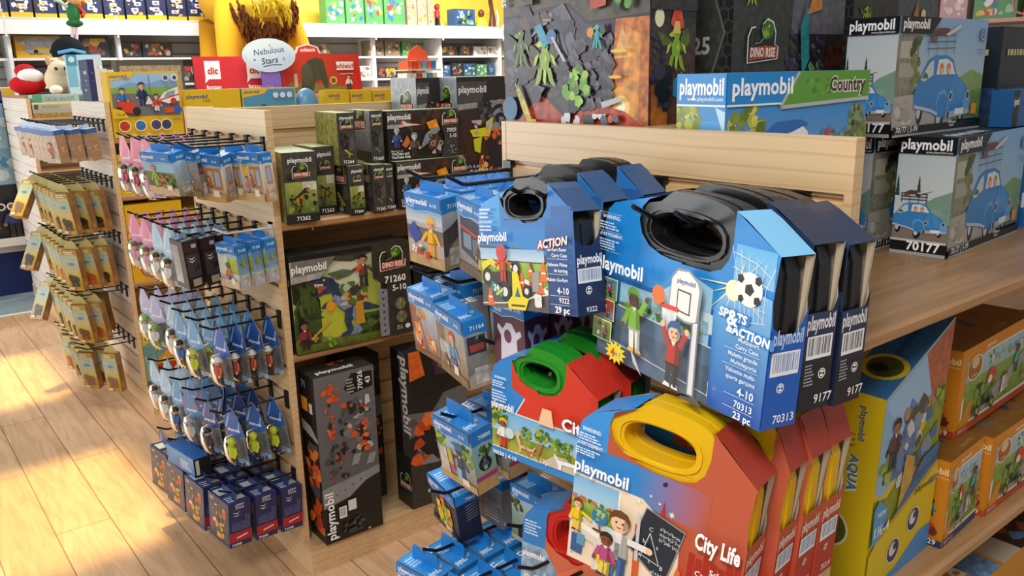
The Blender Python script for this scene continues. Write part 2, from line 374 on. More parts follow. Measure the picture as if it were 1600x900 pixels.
# ================================================================ the room
m = MB(); m.face([(-4, -3, 0), (8, -3, 0), (8, 6.85, 0), (-4, 6.85, 0)], mat='wood_floor'); struct(m.build('floor'))
m = MB(); m.face([(-4, 6.85, 0), (8, 6.85, 0), (8, 9.1, 0), (-4, 9.1, 0)], mat='grey_floor'); struct(m.build('floor'))
m = MB(); m.box(-4, 6.835, 0, 8, 6.875, .005, 'f2efe6', 'matte'); struct(m.build('trim_1'))
m = MB(); m.box(-4, 9.1, 0, 8, 9.2, 3.4, mat='wall_yellow'); struct(m.build('wall_back'))
m = MB(); m.box(7.6, -3, 0, 7.7, 9.1, 3.4, mat='wall_cream'); struct(m.build('wall_right'))

# ================================================================ slatwall gondolas
PITCH, SLAT, TOP = .0905, .0750, 1.529
def GZ(k): return TOP - SLAT - .0078 - k*PITCH          # centre of groove k, counted from the top
def slats_x(mb, X0, X1, Y0, Y1, zb, mat):                # panel facing -X
    mb.box(X0+.012, Y0, zb, X1, Y1, TOP, mat=mat)
    z = TOP
    while z - SLAT > zb - .05:
        z0 = max(z - SLAT, zb); mb.box(X0, Y0, z0, X0+.0125, Y1, z, mat=mat)
        mb.box(X0+.006, Y0, z0-.006, X0+.0122, Y1, z0, mat=mat); z -= PITCH
def slats_y(mb, X0, X1, Yc, zb, mat):                    # two-sided spine
    mb.box(X0, Yc-.008, zb, X1, Yc+.008, TOP, mat=mat); z = TOP
    while z - SLAT > zb - .05:
        z0 = max(z - SLAT, zb)
        for s in (-1, 1): mb.box(X0, Yc+s*.014-.006, z0, X1, Yc+s*.014+.006, z, mat=mat)
        z -= PITCH
def gondola(label, Y0, Y1, X1, near, far, emat='maple', deckz=.1, X0=1.0, bo=.05):
    Yc = (Y0+Y1)/2
    t = thing('display_gondola', label, 'shelving', 'slatwall gondolas', (X0, Yc, 0)); o = Vector((X0, Yc, 0))
    def b(mb, nm): 
        mb.v = [tuple(Vector(p)-o) for p in mb.v]; return mb.build(nm, t)
    m = MB(); m.box(X0, Y0-bo, 0, X1, Y1+bo, deckz-.018, mat='maple'); m.box(X0-.001, Y0-bo-.001, deckz-.018, X1, Y1+bo+.001, deckz, mat='maple_x'); b(m, 'base')
    m = MB(); slats_x(m, X0, X0+.02, Y0+.012, Y1-.012, deckz, emat); b(m, 'end_panel')
    for y in (Y0, Y1-.012):
        m = MB(); m.box(X0-.001, y, deckz, X0+.021, y+.012, TOP, mat='maple'); b(m, 'edge_strip')
    m = MB(); slats_y(m, X0+.021, X1, Yc, deckz, 'maple_x'); b(m, 'back_panel')
    for s, zs in ((-1, near), (1, far)):
        for z in zs:
            m = MB(); ye = Y0-.005 if s < 0 else Y1+.005; yi = Yc + s*.021
            a, c = min(ye, yi), max(ye, yi)
            pr = [(a, z-.026), (c, z-.026), (c, z), (a, z)]
            e = ye; k = -s*.008
            pr = [(yi, z-.026), (e+k, z-.026), (e, z-.02), (e, z-.006), (e+k, z), (yi, z)]
            m.prism(pr, X0+.022, X1, lambda u, v, d: (d, u, v), mat='shelf_wood'); b(m, 'shelf')
            for x in (X0+.16, X0+.95, X0+1.74):
                m = MB(); m.box(x, min(yi, yi+s*.26), z-.05, x+.006, max(yi, yi+s*.26), z-.026, mat='steel'); b(m, 'shelf_bracket')
    return t
gondola('nearest maple slatwall gondola hung with toy carry cases on its end', .588, 1.345, 3.6, [1.245, .735, .30], [1.24, .76], X0=1.04)
gondola('middle maple slatwall gondola with dark boxes on its side shelves', 2.44, 3.18, 3.9, [1.188, .760], [1.19, .65])
gondola('far maple slatwall gondola with yellow boxes on its side shelves', 4.33, 5.05, 3.9, [1.362, 1.088, .655], [1.362, .75], 'white_slat', bo=.14)
gondola('farthest pale slatwall gondola behind the animal packs, plush toys on top', 6.36, 7.35, 4.2, [1.40, 1.05], [1.40], 'white_slat')

# ================================================================ hooks
def make_hook(L, col='121212'):
    t = thing('display_hook', 'hook', 'hook')
    m = MB(); m.box(-.006, -.012, -.052, .0, .012, .006, col, 'plastic'); m.box(-.006, -.012, .0, .008, .012, .006, col, 'plastic'); m.build('bracket', t)
    m = MB(); m.tube([(-.004, 0, -.012), (-L+.04, 0, -.012), (-L+.03, 0, -.0105), (-L+.002, 0, .004), (-L-.004, 0, .007)], .0036, col, 'plastic', 8); m.build('rod', t)
    return t
_hooks = {}
def hook(x, y, z, label, L=.245, col='121212', group=None, yaw=0):
    k = (L, col); M = pose((x, y, z), yaw)
    if k not in _hooks:
        t = _hooks[k] = make_hook(L, col); t.matrix_world = M; tag(t, label, 'hook', group or 'display hooks')
    else: t = dup(_hooks[k], M=M, label=label, group=group or 'display hooks')
    return t
XF = 1.0
G1Y = [3.12, 2.99, 2.86, 2.73, 2.60, 2.47]
ROWN = ['top', 'second', 'third', 'fourth', 'lowest']
G1K = [0, 3, 6, 9, 12]
for r, k in enumerate(G1K):
    for i, y in enumerate(G1Y):
        if r == 1 and i == 5:
            hook(XF, y, GZ(k)+.012, 'white hook holding three blue boxes at the near edge of the middle gondola', .175, 'e8e4dc'); continue
        hook(XF, y, GZ(k), f'black hook, {ORD[i]} from the far edge in the {ROWN[r]} row of the middle gondola end', .25)
G0Y = [4.99, 4.89, 4.79, 4.69, 4.59, 4.49, 4.39]
G0K = [0, 3, 6, 9, 12]
for r, k in enumerate(G0K):
    for i, y in enumerate(G0Y):
        hook(XF, y, GZ(k), f'black hook, {ORD[i]} from the far edge in the {ROWN[r]} row of the far gondola end', .25)
G2H = [(1.325, 0, .235, 'far edge of the top row'), (1.195, 0, .235, 'second place of the top row'), (.985, 0, .26, 'left of the pair through the go-kart case'), (.925, 0, .26, 'right of the pair through the go-kart case'),
       (.735, 0, .26, 'left of the pair through the large sports case'), (.665, 0, .26, 'right of the pair through the large sports case'),
       (1.325, 2, .235, 'far edge of the second row'), (1.225, 2, .235, 'second place of the second row'), (1.12, 3, .235, 'behind the green case'), (.955, 3, .26, 'left of the pair through the green case'), (.90, 3, .26, 'right of the pair through the green case'),
       (1.25, 5, .235, 'above the blue box with a graduate figure'), (.74, 4, .26, 'left of the pair through the yellow school case'), (.67, 4, .26, 'right of the pair through the yellow school case'),
       (1.30, 7, .235, 'above the box with a fire dancer'), (1.10, 7, .2, 'behind the fire dancer box'), (.98, 7, .27, 'left of the pair through the red case'), (.92, 7, .27, 'right of the pair through the red case'),
       (1.30, 8, .26, 'far edge of the lowest row'), (1.17, 8, .26, 'second place of the lowest row'), (1.04, 8, .26, 'third place of the lowest row')]
for y, k, L, w in G2H: hook(1.04, y, GZ(k) - (.03 if k == 8 else 0), f'black hook on the nearest gondola end, {w}', L)
# ================================================================ carry cases: cardboard sleeve round a plastic case with a handle
def carry_case(label, M, W, Hs, Ht, Dp, c0, c1, cz, sleeve, plastic, art, side, zo=None, left=None, shoulder=None, group=None, cat='carry case', flap='b5a892'):
    t = thing('carry_case', label, cat, group, M=M)
    f = lambda u, v, d: (d, W-u, v)
    zo = zo or Hs*.60; h1 = Ht
    cut = [(c1, h1), (c1, cz+.045), (c1-.005, cz+.022), (c1-.016, cz+.008), (c1-.036, cz+.001), ((c0+c1)/2, cz), (c0+.050, cz+.004), (c0+.024, cz+.012), (c0+.007, cz+.026), (c0, cz+.044), (c0+.005, h1-.020), (c0+.018, h1-.008), (c0+.040, h1-.001)]
    right = [(W, 0), (W, zo), (W-.004, zo+(Hs-zo)*.35), (W-.001, Hs-.008), (W, Hs)]
    outline = [(0, 0)] + right + cut + [(.018, Hs+(h1-Hs)*.42), (.004, Hs+(h1-Hs)*.12), (0, Hs-.01)]
    m = MB()
    m.face([f(u, v, 0) for u, v in outline], sleeve)
    m.face([f(u, v, Dp) for u, v in outline][::-1], flap, 'raw_card')
    lc = left or sleeve; sc = shoulder or sleeve
    q = [(0, 0), (0, Hs-.01), (.004, Hs+(h1-Hs)*.12), (.018, Hs+(h1-Hs)*.42), (c0+.036, h1-.001)]
    for a, b in zip(q, q[1:]): m.face([f(*a, 0), f(*b, 0), f(*b, Dp), f(*a, Dp)], lc)
    mx, mz = (c1*.75+W*.25), Hs+(h1-Hs)*.80
    for a, b in (((c1, h1), (mx, mz)), ((mx, mz), (W, Hs))): m.face([f(*a, 0), f(*a, Dp), f(*b, Dp), f(*b, 0)], sc)
    m.face([f(0, 0, 0), f(0, 0, Dp), f(W, 0, Dp), f(W, 0, 0)], sleeve)
    sp = [(0, 0), (Dp, 0), (Dp, zo+.022), (Dp*.86, zo+.002), (Dp*.6, zo-.012), (Dp*.3, zo-.012), (0, zo)]
    m.face([(x, 0, z) for x, z in sp], side[0])
    m.face([(Dp*.84, .006, zo-.03), (Dp-.001, .006, zo-.03), (Dp-.001, .002, Hs-.003), (Dp*.84, .006, Hs-.003)], flap, 'raw_card')
    F = Face(m, (0, W, 0), (0, -1, 0), (0, 0, 1), W, Ht)
    F.poly([(u/W, v/Ht) for u, v in [(0, cz-.02), (c0, cz-.02)] + cut[9:] + [(.018, Hs+(h1-Hs)*.42), (.004, Hs+(h1-Hs)*.12), (0, Hs-.01)]], lc); art(F)
    S = Face(m, (0, 0, 0), (1, 0, 0), (0, 0, 1), Dp, Hs); side[1](S)
    m.build('sleeve', t)
    # the plastic case: two shell halves and a flange round the handle hole
    i = .005; hz = cz+(h1-cz)*.16; cm = (c0+c1)/2; tz = h1-(h1-cz)*.22
    body = [(i, i), (W-.003, i), (W-.003, Hs*.62), (W-.005, Hs*.88), (W-.014, Hs-.003), (c1+.004, h1-.012)] + [(cm+(c1-c0)*.5*math.cos(PI*k/10), (h1-.010+.020*math.sin(PI*k/10)**.8) if k < 7 else h1-.008-.004*(k-7)) for k in range(1, 10)] + [(c0-.004, h1-.022), (.018, Hs-.008), (i, Hs*.85)]
    hc = (cm, (hz+tz)/2); ha, hb = (c1-c0)/2-(.019 if W > .24 else .018), (tz-hz)/2
    def cast(th):
        dx, dz = math.cos(th), math.sin(th); bt = 9
        for (x0, z0), (x1, z1) in zip(body, body[1:]+body[:1]):
            ex, ez = x1-x0, z1-z0; dn = dx*ez - dz*ex
            if abs(dn) < 1e-9: continue
            t = ((x0-hc[0])*ez - (z0-hc[1])*ex)/dn; q = ((x0-hc[0])*dz - (z0-hc[1])*dx)/dn
            if t > 0 and -1e-6 <= q <= 1+1e-6: bt = min(bt, t)
        return (hc[0]+dx*bt, hc[1]+dz*bt)
    angs = sorted(set([round(2*PI*k/44, 5) for k in range(44)] + [round(math.atan2(z-hc[1], x-hc[0]) % (2*PI), 5) for x, z in body]))
    outer = [cast(th) for th in angs]
    def sup(th, a, b):
        c, d = math.cos(th), math.sin(th); r = (abs(c/a)**2.6 + abs(d/b)**2.6)**(-1/2.6); return (hc[0]+r*c, hc[1]+r*d)
    m = MB(); N = len(angs)
    for da, db, e in ((.05, .34, -.002), (.34, .50, 0), (.50, .78, -.002)):
        O = [(hc[0]+(u-hc[0])*(1+e/.1), hc[1]+(v-hc[1])*(1+e/.12)) for u, v in outer]; I = [sup(th, ha+e, hb+e*.5) for th in angs]
        for k in range(N):
            q = (k+1) % N
            m.face([f(*O[k], Dp*da), f(*O[q], Dp*da), f(*I[q], Dp*da), f(*I[k], Dp*da)], plastic, 'plastic'); m.face([f(*O[q], Dp*db), f(*O[k], Dp*db), f(*I[k], Dp*db), f(*I[q], Dp*db)], plastic, 'plastic')
        m.grid([[f(*p, Dp*da) for p in O], [f(*p, Dp*db) for p in O]], plastic, 'plastic', False, True); m.grid([[f(*p, Dp*db) for p in I], [f(*p, Dp*da) for p in I]], plastic, 'plastic', True, True)
        # raised lip round the handle
        J = [sup(th, ha+.004+e*.5, hb+.003+e*.5) for th in angs]; K = [sup(th, ha+.008+e*.5, hb+.006+e*.5) for th in angs]
        if da < .2: m.grid([[f(*p, Dp*da-.0002) for p in J], [f(*p, Dp*da-.003) for p in J], [f(*p, Dp*da-.003) for p in K], [f(*p, Dp*da-.0002) for p in K]], plastic, 'plastic', False, True)
    m.build('plastic_shell', t)
    m = MB()
    m.tube([f(cm-.05, hz-.004, Dp*.06), f(cm+.05, hz-.002, Dp*.09)], .004, plastic, 'plastic', 6)
    m.build('latch', t)
    return t
def sticker(t, M, w, h, txt='37'):
    m = MB(); c = .3
    pts = [(.06, .12), (.0, .3), (.03, .55), (0, .8), (.1, 1), (.9, .96), (1, .75), (.97, .5), (1, .25), (.92, .05), (.75, .12), (.6, .02), (.45, .1), (.3, .02), (.18, .1)]
    F = Face(m, (0, 0, 0), (0, -1, 0), (0, 0, 1), w, h); F.l = 0
    A = [F.p(x, y, 6) for x, y in pts]; m.face(A, 'ecebe8', 'matte'); F.l = 7; F.text(txt, .5, .6, .16, '9a9a9a', 0, 'c')
    o = m.build('price_sticker', t); o.matrix_parent_inverse = Matrix.Identity(4); o.matrix_local = M; o['label'] = 'white price sticker'

# ---- large sports case
def art_sports(F):
    W, Hh = F.w, F.h
    X = lambda s: s/W; Z = lambda z: z/Hh
    F.hgrad(0, 0, 1, Z(.125), '2b7fc4', '1d57b4')
    F.grad(0, Z(.125), X(.325), Z(.170), '3a98dc', '2a8cd8'); F.grad(X(.262), Z(.17), X(.326), Z(.215), '8ec4e6', '5fb0e6')
    F.poly([(0, Z(.124)), (X(.124), Z(.128)), (X(.17), Z(.172)), (0, Z(.172)), ], '1d8ad8'); pass
    F.poly([(X(.045), Z(.118)), (X(.12), Z(.118)), (X(.19), Z(.16)), (X(.23), Z(.15)), (X(.23), Z(.04)), (X(.045), Z(.09))], 'a9d4ec')
    F.hgrad(X(.045), Z(.092), X(.235), Z(.118), '9fd0ec', 'd6ecf2')
    rd = random.Random(3)
    for k in range(13):
        x = .05+k*.014; h = rd.uniform(.006, .022); F.rect(X(x), Z(.09), X(x+.010), Z(.09+h), rd.choice(('8fb6cc', '6f9cb8', 'a8c6d4')))
    F.scatter(40, X(.045), Z(.082), X(.235), Z(.095), ('5f8f2f', '7fa83a', 'c4c43a', '3f6f26'), .02, 5)
    F.poly([(0, 0), (1, 0), (X(.24), Z(.075)), (X(.045), Z(.084)), (0, Z(.07))], '5b7590'); F.poly([(0, 0), (X(.25), 0), (X(.24), Z(.05)), (X(.045), Z(.062)), (0, Z(.05))], '566a80', .2)
    F.line([(X(.045), Z(.084)), (X(.24), Z(.076))], .002, 'd8dde0')
    F.line([(0, Z(.03)), (X(.25), Z(.012))], .0016, 'c8d2da')
    # right panel: deep blue with sun burst
    F.poly([(X(.24), 0), (1, 0), (1, Z(.13)), (X(.328), Z(.16)), (X(.27), Z(.17)), (X(.236), Z(.13))], ['1c5cbc', '164da6', '1f6cc8', '78b6e4', '9cc9ea', '5aa4de'])
    for k in range(16):
        t = 2*PI*k/16 + .1; L = .045 if k % 2 else .07
        a = (X(.268)+X(L*math.cos(t)), Z(.165+L*math.sin(t)*.8))
        if a[1] > Z(.172) and a[0] < X(.262): continue
        if a[0] > .985: continue
        F.poly([(X(.268), Z(.163)), (X(.270+.004*math.sin(t)), Z(.166)), a], 'f6efb8', up=False)
    F.l += 1; F.ell(X(.266), Z(.158), X(.013), None, 'fbf6d0')
    # football in a net
    for k in range(6): F.line([(X(.258+.014*k), Z(.212-.003*k)), (X(.272+.009*k), Z(.17)), (X(.282+.007*k), Z(.128))], .0007, 'e8eef2')
    for k in range(5): F.line([(X(.262), Z(.205-.018*k)), (X(.298), Z(.198-.018*k)), (X(.322), Z(.186-.014*k))], .0007, 'e8eef2')
    F.ell(X(.292), Z(.165), X(.021), None, 'f1f1ee', n=24)
    for a, b, r in ((.292, .165, .008), (.277, .176, .006), (.305, .178, .006), (.28, .152, .005), (.306, .154, .006)): F.ell(X(a), Z(b), X(r), None, '26262a', n=5)
    F.text('SP RTS', X(.247), Z(.124), .042, 'ffffff', .04, 'l', shear=.15, out='2b7fcc', ow=.07, slope=-.05)
    F.text('&ACTION', X(.262), Z(.107), .042, 'ffffff', .04, 'l', shear=.15, out='2b7fcc', ow=.07, slope=-.05); F.text('&', X(.262), Z(.116), .075, 'ffffff', .03, out='2b7fcc', ow=.05)
    for k, (a, b) in enumerate((('Multisport', 'Carry Case'), ('Maletin grande', 'Multideporte'), ('Valisette multi-', 'sports garçons'))):
        z = .099-.020*k; F.text(a, X(.318), Z(z), .022, 'e8f2fa', .01, 'r'); F.text(b, X(.318), Z(z-.009), .022, 'e8f2fa', .01, 'r')
        if k < 2: F.line([(X(.262), Z(z-.0115)), (X(.32), Z(z-.0115))], .0006, 'cfe2f4')
    F.text('4-10', X(.318), Z(.033), .04, 'ffffff', .015, 'r'); F.line([(X(.27), Z(.0305)), (X(.32), Z(.0305))], .0006, 'cfe2f4')
    F.text('70313', X(.318), Z(.017), .034, 'ffffff', .008, 'r'); F.line([(X(.27), Z(.0145)), (X(.32), Z(.0145))], .0006, 'cfe2f4'); F.text('23 pc', X(.318), Z(.003), .036, 'ffffff', .02, 'r')
    # little pictures
    for k, c in enumerate((('5f93c4', '6f9a48'), ('b8452a', '5a7f9a'), ('7f9a3a', '4a6f3a'))):
        z = .090-.031*k; F.rect(0, Z(z-.001), X(.045), Z(z+.030), 'f2ea9a'); F.grad(0, Z(z), X(.043), Z(z+.028), c[1], c[0], .3)
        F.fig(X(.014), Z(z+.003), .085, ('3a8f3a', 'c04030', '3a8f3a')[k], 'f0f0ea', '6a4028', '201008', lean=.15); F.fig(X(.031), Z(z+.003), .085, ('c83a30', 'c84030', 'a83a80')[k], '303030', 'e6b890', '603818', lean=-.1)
    # hoop
    F.poly([(X(.166), Z(.108)), (X(.168), Z(.155)), (X(.178), Z(.168)), (X(.200), Z(.170)), (X(.222), Z(.158)), (X(.227), Z(.148)), (X(.224), Z(.102)), (X(.2), Z(.1))], '8e9aa2'); F.poly([(X(.168), Z(.110)), (X(.17), Z(.153)), (X(.18), Z(.165)), (X(.2), Z(.167)), (X(.218), Z(.156)), (X(.222), Z(.146)), (X(.220), Z(.105)), (X(.2), Z(.103))], 'efeeea')
    F.text('playmobil', X(.197), Z(.150), .024, '2a50a0', .03, 'c')
    F.poly([(X(.182), Z(.113)), (X(.182), Z(.142)), (X(.208), Z(.141)), (X(.208), Z(.111))], '3a3a40'); F.poly([(X(.184), Z(.115)), (X(.184), Z(.140)), (X(.206), Z(.139)), (X(.206), Z(.113))], 'efeeea')
    F.poly([(X(.213), Z(.103)), (X(.227), Z(.11)), (X(.229), Z(.008)), (X(.214), Z(.008))], '6e7a86'); F.poly([(X(.216), Z(.104)), (X(.224), Z(.106)), (X(.226), Z(.010)), (X(.217), Z(.010))], 'dfe2e4')
    F.poly([(X(.206), Z(.004)), (X(.235), Z(.009)), (X(.245), Z(.0)), (X(.2), Z(0))], '57524e')
    F.poly([(X(.155), Z(.112)), (X(.185), Z(.113)), (X(.182), Z(.082)), (X(.160), Z(.082))], 'dfe6ea', .35); F.poly([(X(.152), Z(.110)), (X(.187), Z(.111)), (X(.187), Z(.117)), (X(.152), Z(.117))], 'd8452e')
    # jumping player, other player
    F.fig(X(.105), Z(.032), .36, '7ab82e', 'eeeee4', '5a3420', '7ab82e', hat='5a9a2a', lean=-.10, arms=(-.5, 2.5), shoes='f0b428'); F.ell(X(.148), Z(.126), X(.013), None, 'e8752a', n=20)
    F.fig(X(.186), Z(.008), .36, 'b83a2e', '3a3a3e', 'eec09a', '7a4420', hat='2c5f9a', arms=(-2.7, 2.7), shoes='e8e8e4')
    F.poly([(X(.1), Z(.035)), (X(.11), Z(.028)), (X(.128), Z(.004)), (X(.108), Z(.018))], 'c0c6c8')
    pts = []
    for k in range(24): r = (.018 if k % 2 else .028); pts.append((X(.067+r*math.cos(k*PI/12)*.9), Z(.020+r*math.sin(k*PI/12)*.62)))
    F.poly(pts, 'f4d820'); F.text('4', X(.056), Z(.013), .05, 'd83a2a', .04); F.text('in 1', X(.066), Z(.016), .025, '3a78c8', .03)
    F.logo(X(.010), Z(.136), .074, maxw=X(.118))
    F.text('WARNING:', X(.018), Z(.209), .022, 'ffffff', .01); F.greek(X(.012), Z(.194), X(.06), Z(.206), 3, 'd8eafa', 1); F.text('AVERTISSEMENT:', X(.014), Z(.184), .019, 'ffffff', .01); F.greek(X(.01), Z(.166), X(.06), Z(.181), 4, 'd8eafa', 2)
    for z in (.163, .191, .217): F.line([(X(.008), Z(z)), (X(.062), Z(z))], .0004, 'd8eafa')
def side_basic(c, num, logocol='ffffff', bar='3a5f9a'):
    def fn(S):
        S.logo(.06, .50, .085, logocol, maxw=.88); S.barcode(.06, .315, .90, .455, 4, bar); S.recycle(.42, .24, .11, 'ffffff', c); S.text(num, .30, .03, .05, 'ffffff', .01, maxw=.62)
    return fn
MBIG = (.331, .212, .253, .057)
def big(label, M, sl, art, side, sh, plastic='1b1b1c', **k):
    return carry_case(label, M, *MBIG, .076, .256, .170, sl, plastic, art, side, zo=.128, shoulder=sh, **k)
SPORT = big('large sky blue sports case with a basketball hoop picture, front of the top right hooks', pose((.80, .545, 1.201), -8.4, 1.5, 3.1), '2a88d4', art_sports, ('1d5cb8', side_basic('1d5cb8', '70313', 'bcd4f0', '4a80c8')), '7fbfe8', left='1f8cdc')
sticker(SPORT, pose((-.002, .331-.238, .006)), .025, .03)
def art_plain_dark(F):
    F.hgrad(.3, 0, 1, .5, '1c3f78', '1c2a4c'); F.rect(.78, .6, .99, .82, '15171c'); F.text('WARNING:', .96, .75, .035, 'ffffff', .02, 'r'); F.text('CHOKING HAZARD', .96, .70, .022, 'c8ccd4', 0, 'r'); F.text('AVERTISSEMENT:', .97, .64, .032, 'ffffff', .02, 'r', maxw=.2); F.text('RISQUE DE SUFFOCATION', .97, .61, .02, 'c8ccd4', 0, 'r', maxw=.2)
    F.text('Tough Case', .95, .42, .03, 'ffffff', .01, 'r'); F.text('Valisette', .95, .34, .03, 'ffffff', .01, 'r')
def side_dark(S):
    S.grad(0, .28, 1, .6, '20242e', '2a3a60'); S.logo(.05, .50, .085, 'e8e8ea', maxw=.9); S.barcode(.1, .32, .92, .46, 7, '22262c'); S.recycle(.68, .22, .12, 'ffffff', '20222a'); S.greek(.1, .16, .42, .30, 7, 'a0a4ac', 3); S.text('9177', .5, .04, .055, 'ffffff', .01)
big('dark navy large case in the middle of the top right hooks, behind the sports case', pose((.867, .541, 1.206), -6.5, 1, 2), '22365e', art_plain_dark, ('1c1f28', side_dark), '2c3348', left='20304f')
big('dark navy large case at the back of the top right hooks, nearest the panel', pose((.942, .537, 1.196), -3, 1, 1), '24406e', art_plain_dark, ('1b1e26', side_dark), '2a3450', left='20304f')

# ---- go-kart case
def art_kart(F):
    W, Hh = F.w, F.h; X = lambda s: s/W; Z = lambda z: z/Hh
    F.grad(0, Z(.086), X(.175), Z(.128), '2c86d0', '2a80cc'); F.grad(X(.165), 0, 1, Z(.14), '1e3a70', '2b68b0'); F.grad(X(.18), Z(.14), X(.224), Z(.158), '2b68b0', '335f9c'); pass
    F.poly([(0, 0), (X(.165), 0), (X(.17), Z(.05)), (X(.165), Z(.084)), (X(.15), Z(.094)), (0, Z(.098))], '4a4a4c')
    F.grad(0, Z(.070), X(.16), Z(.094), 'cfe0ea', '8fbadc'); F.grad(0, Z(.034), X(.167), Z(.074), '6f9a2e', '9fba48', .2); F.line([(0, Z(.075)), (X(.165), Z(.074))], .002, '3a5a2a')
    F.poly([(0, 0), (X(.166), 0), (X(.168), Z(.03)), (X(.11), Z(.05)), (X(.0), Z(.036))], '55534f', .15)
    for k in range(6): F.poly([(X(.1+.011*k), Z(.052-.003*k)), (X(.111+.011*k), Z(.049-.003*k)), (X(.111+.011*k), Z(.042-.003*k)), (X(.1+.011*k), Z(.045-.003*k))], ('c8382a', 'eeeeea')[k % 2], up=False)
    F.l += 1; F.line([(0, Z(.004)), (X(.06), Z(.008)), (X(.165), Z(.028))], .002, 'e8e8e4'); F.line([(X(.1), Z(.008)), (X(.165), Z(.04))], .0015, 'e8e8e4')
    for x, z, s in ((.022, .002, .03), (.105, .03, .028), (.147, .028, .034), (.158, .046, .03), (.128, .052, .022)): F.poly([(X(x-s*.3), Z(z)), (X(x+s*.3), Z(z)), (X(x+s*.07), Z(z+s)), (X(x-s*.07), Z(z+s))], 'ea6a24'); F.line([(X(x-s*.17), Z(z+s*.45)), (X(x+s*.17), Z(z+s*.45))], .003, 'f4ece0')
    F.poly([(X(.13), Z(.03)), (X(.146), Z(.032)), (X(.148), Z(.062)), (X(.133), Z(.06))], '9aa09c'); F.line([(X(.135), Z(.06)), (X(.128), Z(.074))], .003, '2a2a2a')
    # kart
    for x, z, r in ((.018, .048, .014), (.062, .026, .015), (.092, .064, .012), (.117, .03, .010)): F.ell(X(x), Z(z), X(r), None, '1c1c1e'); F.ell(X(x), Z(z), X(r*.5), None, 'e8e8e4')
    F.poly([(X(.004), Z(.07)), (X(.03), Z(.078)), (X(.052), Z(.07)), (X(.05), Z(.06)), (X(.028), Z(.068)), (X(.008), Z(.058))], 'e8d820')
    F.poly([(X(.02), Z(.03)), (X(.055), Z(.04)), (X(.09), Z(.032)), (X(.1), Z(.05)), (X(.075), Z(.06)), (X(.03), Z(.056))], '2a2c30')
    F.poly([(X(.025), Z(.028)), (X(.056), Z(.016)), (X(.06), Z(.03)), (X(.03), Z(.042))], '2a8a84'); F.text('24', X(.034), Z(.027), .05, 'ffffff', .03); F.line([(X(.04), Z(.02)), (X(.058), Z(.03))], .004, 'e8d820')
    F.poly([(X(.07), Z(.0)), (X(.112), Z(.0)), (X(.122), Z(.018)), (X(.108), Z(.022)), (X(.098), Z(.058)), (X(.084), Z(.060)), (X(.082), Z(.022)), (X(.07), Z(.012))], 'ecd91e'); F.poly([(X(.088), Z(.02)), (X(.102), Z(.02)), (X(.096), Z(.036))], '2a6a8a'); F.line([(X(.078), Z(.006)), (X(.112), Z(.007))], .003, '3a3a20')
    F.fig(X(.062), Z(.040), .30, 'd8402e', 'c83a2e', 'e6b890', 'b02a22', hat='d23a2c', arms=(-.9, 1.0)); F.ell(X(.061), Z(.088), X(.013), None, 'd4423a', .2)
    F.text('ACTION', X(.217), Z(.104), .062, 'f4f0ea', .03, 'r', shear=.25, rot=.12, out='b8302a', ow=.03)
    for k, (a, b) in enumerate((('Go-Kart Racer', 'Carry Case'), ('Valisette Pilote', 'de karting'), ('Maletin Go-Kart', ''))):
        z = .094-.022*k; F.text(a, X(.216), Z(z), .026, 'ffffff', .015, 'r', maxw=X(.046))
        if b: F.text(b, X(.216), Z(z-.0085), .026, 'ffffff', .015, 'r', maxw=X(.046))
        if k < 2: F.line([(X(.172), Z(z-.0115)), (X(.217), Z(z-.0115))], .0006, 'dfe8f4')
    F.text('4-10', X(.217), Z(.032), .05, 'ffffff', .02, 'r'); F.line([(X(.175), Z(.029)), (X(.218), Z(.029))], .0006, 'dfe8f4'); F.text('9322', X(.217), Z(.019), .04, 'ffffff', .015, 'r'); F.line([(X(.175), Z(.016)), (X(.218), Z(.016))], .0006, 'dfe8f4'); F.text('29 pc', X(.217), Z(.004), .05, 'ffffff', .03, 'r')
    F.logo(X(.004), Z(.105), .07, maxw=X(.082), rot=.03); F.greek(X(.012), Z(.142), X(.045), Z(.160), 3, 'd8eafa', 5); F.text('AVERTISSEMENT', X(.01), Z(.134), .022, 'e8f4ff', .01, maxw=X(.035)); F.greek(X(.01), Z(.122), X(.045), Z(.133), 2, 'd8eafa', 6)
def kart(label, M): return carry_case(label, M, .228, .150, .192, .055, .058, .176, .134, '2c78c2', '1a1a1b', art_kart, ('1e2f58', side_basic('1e2f58', '9322', 'ffffff', '4a70a8')), zo=.112, shoulder='30527f', left='3e9be0', group='go-kart carry cases on the top hooks')
KART = kart('blue carry case with a go-kart racer picture, front of its hooks', pose((.781, .843, 1.282), 0, -7, 2.7))
sticker(KART, pose((-.003, .228-.136, .006)), .017, .022, '29')
kart('second go-kart carry case, tucked behind the front go-kart one', pose((.860, .866, 1.285), 2, -3, 0)); kart('third go-kart carry case, against the panel behind the other two', pose((.938, .862, 1.288), 3, -2, 0))

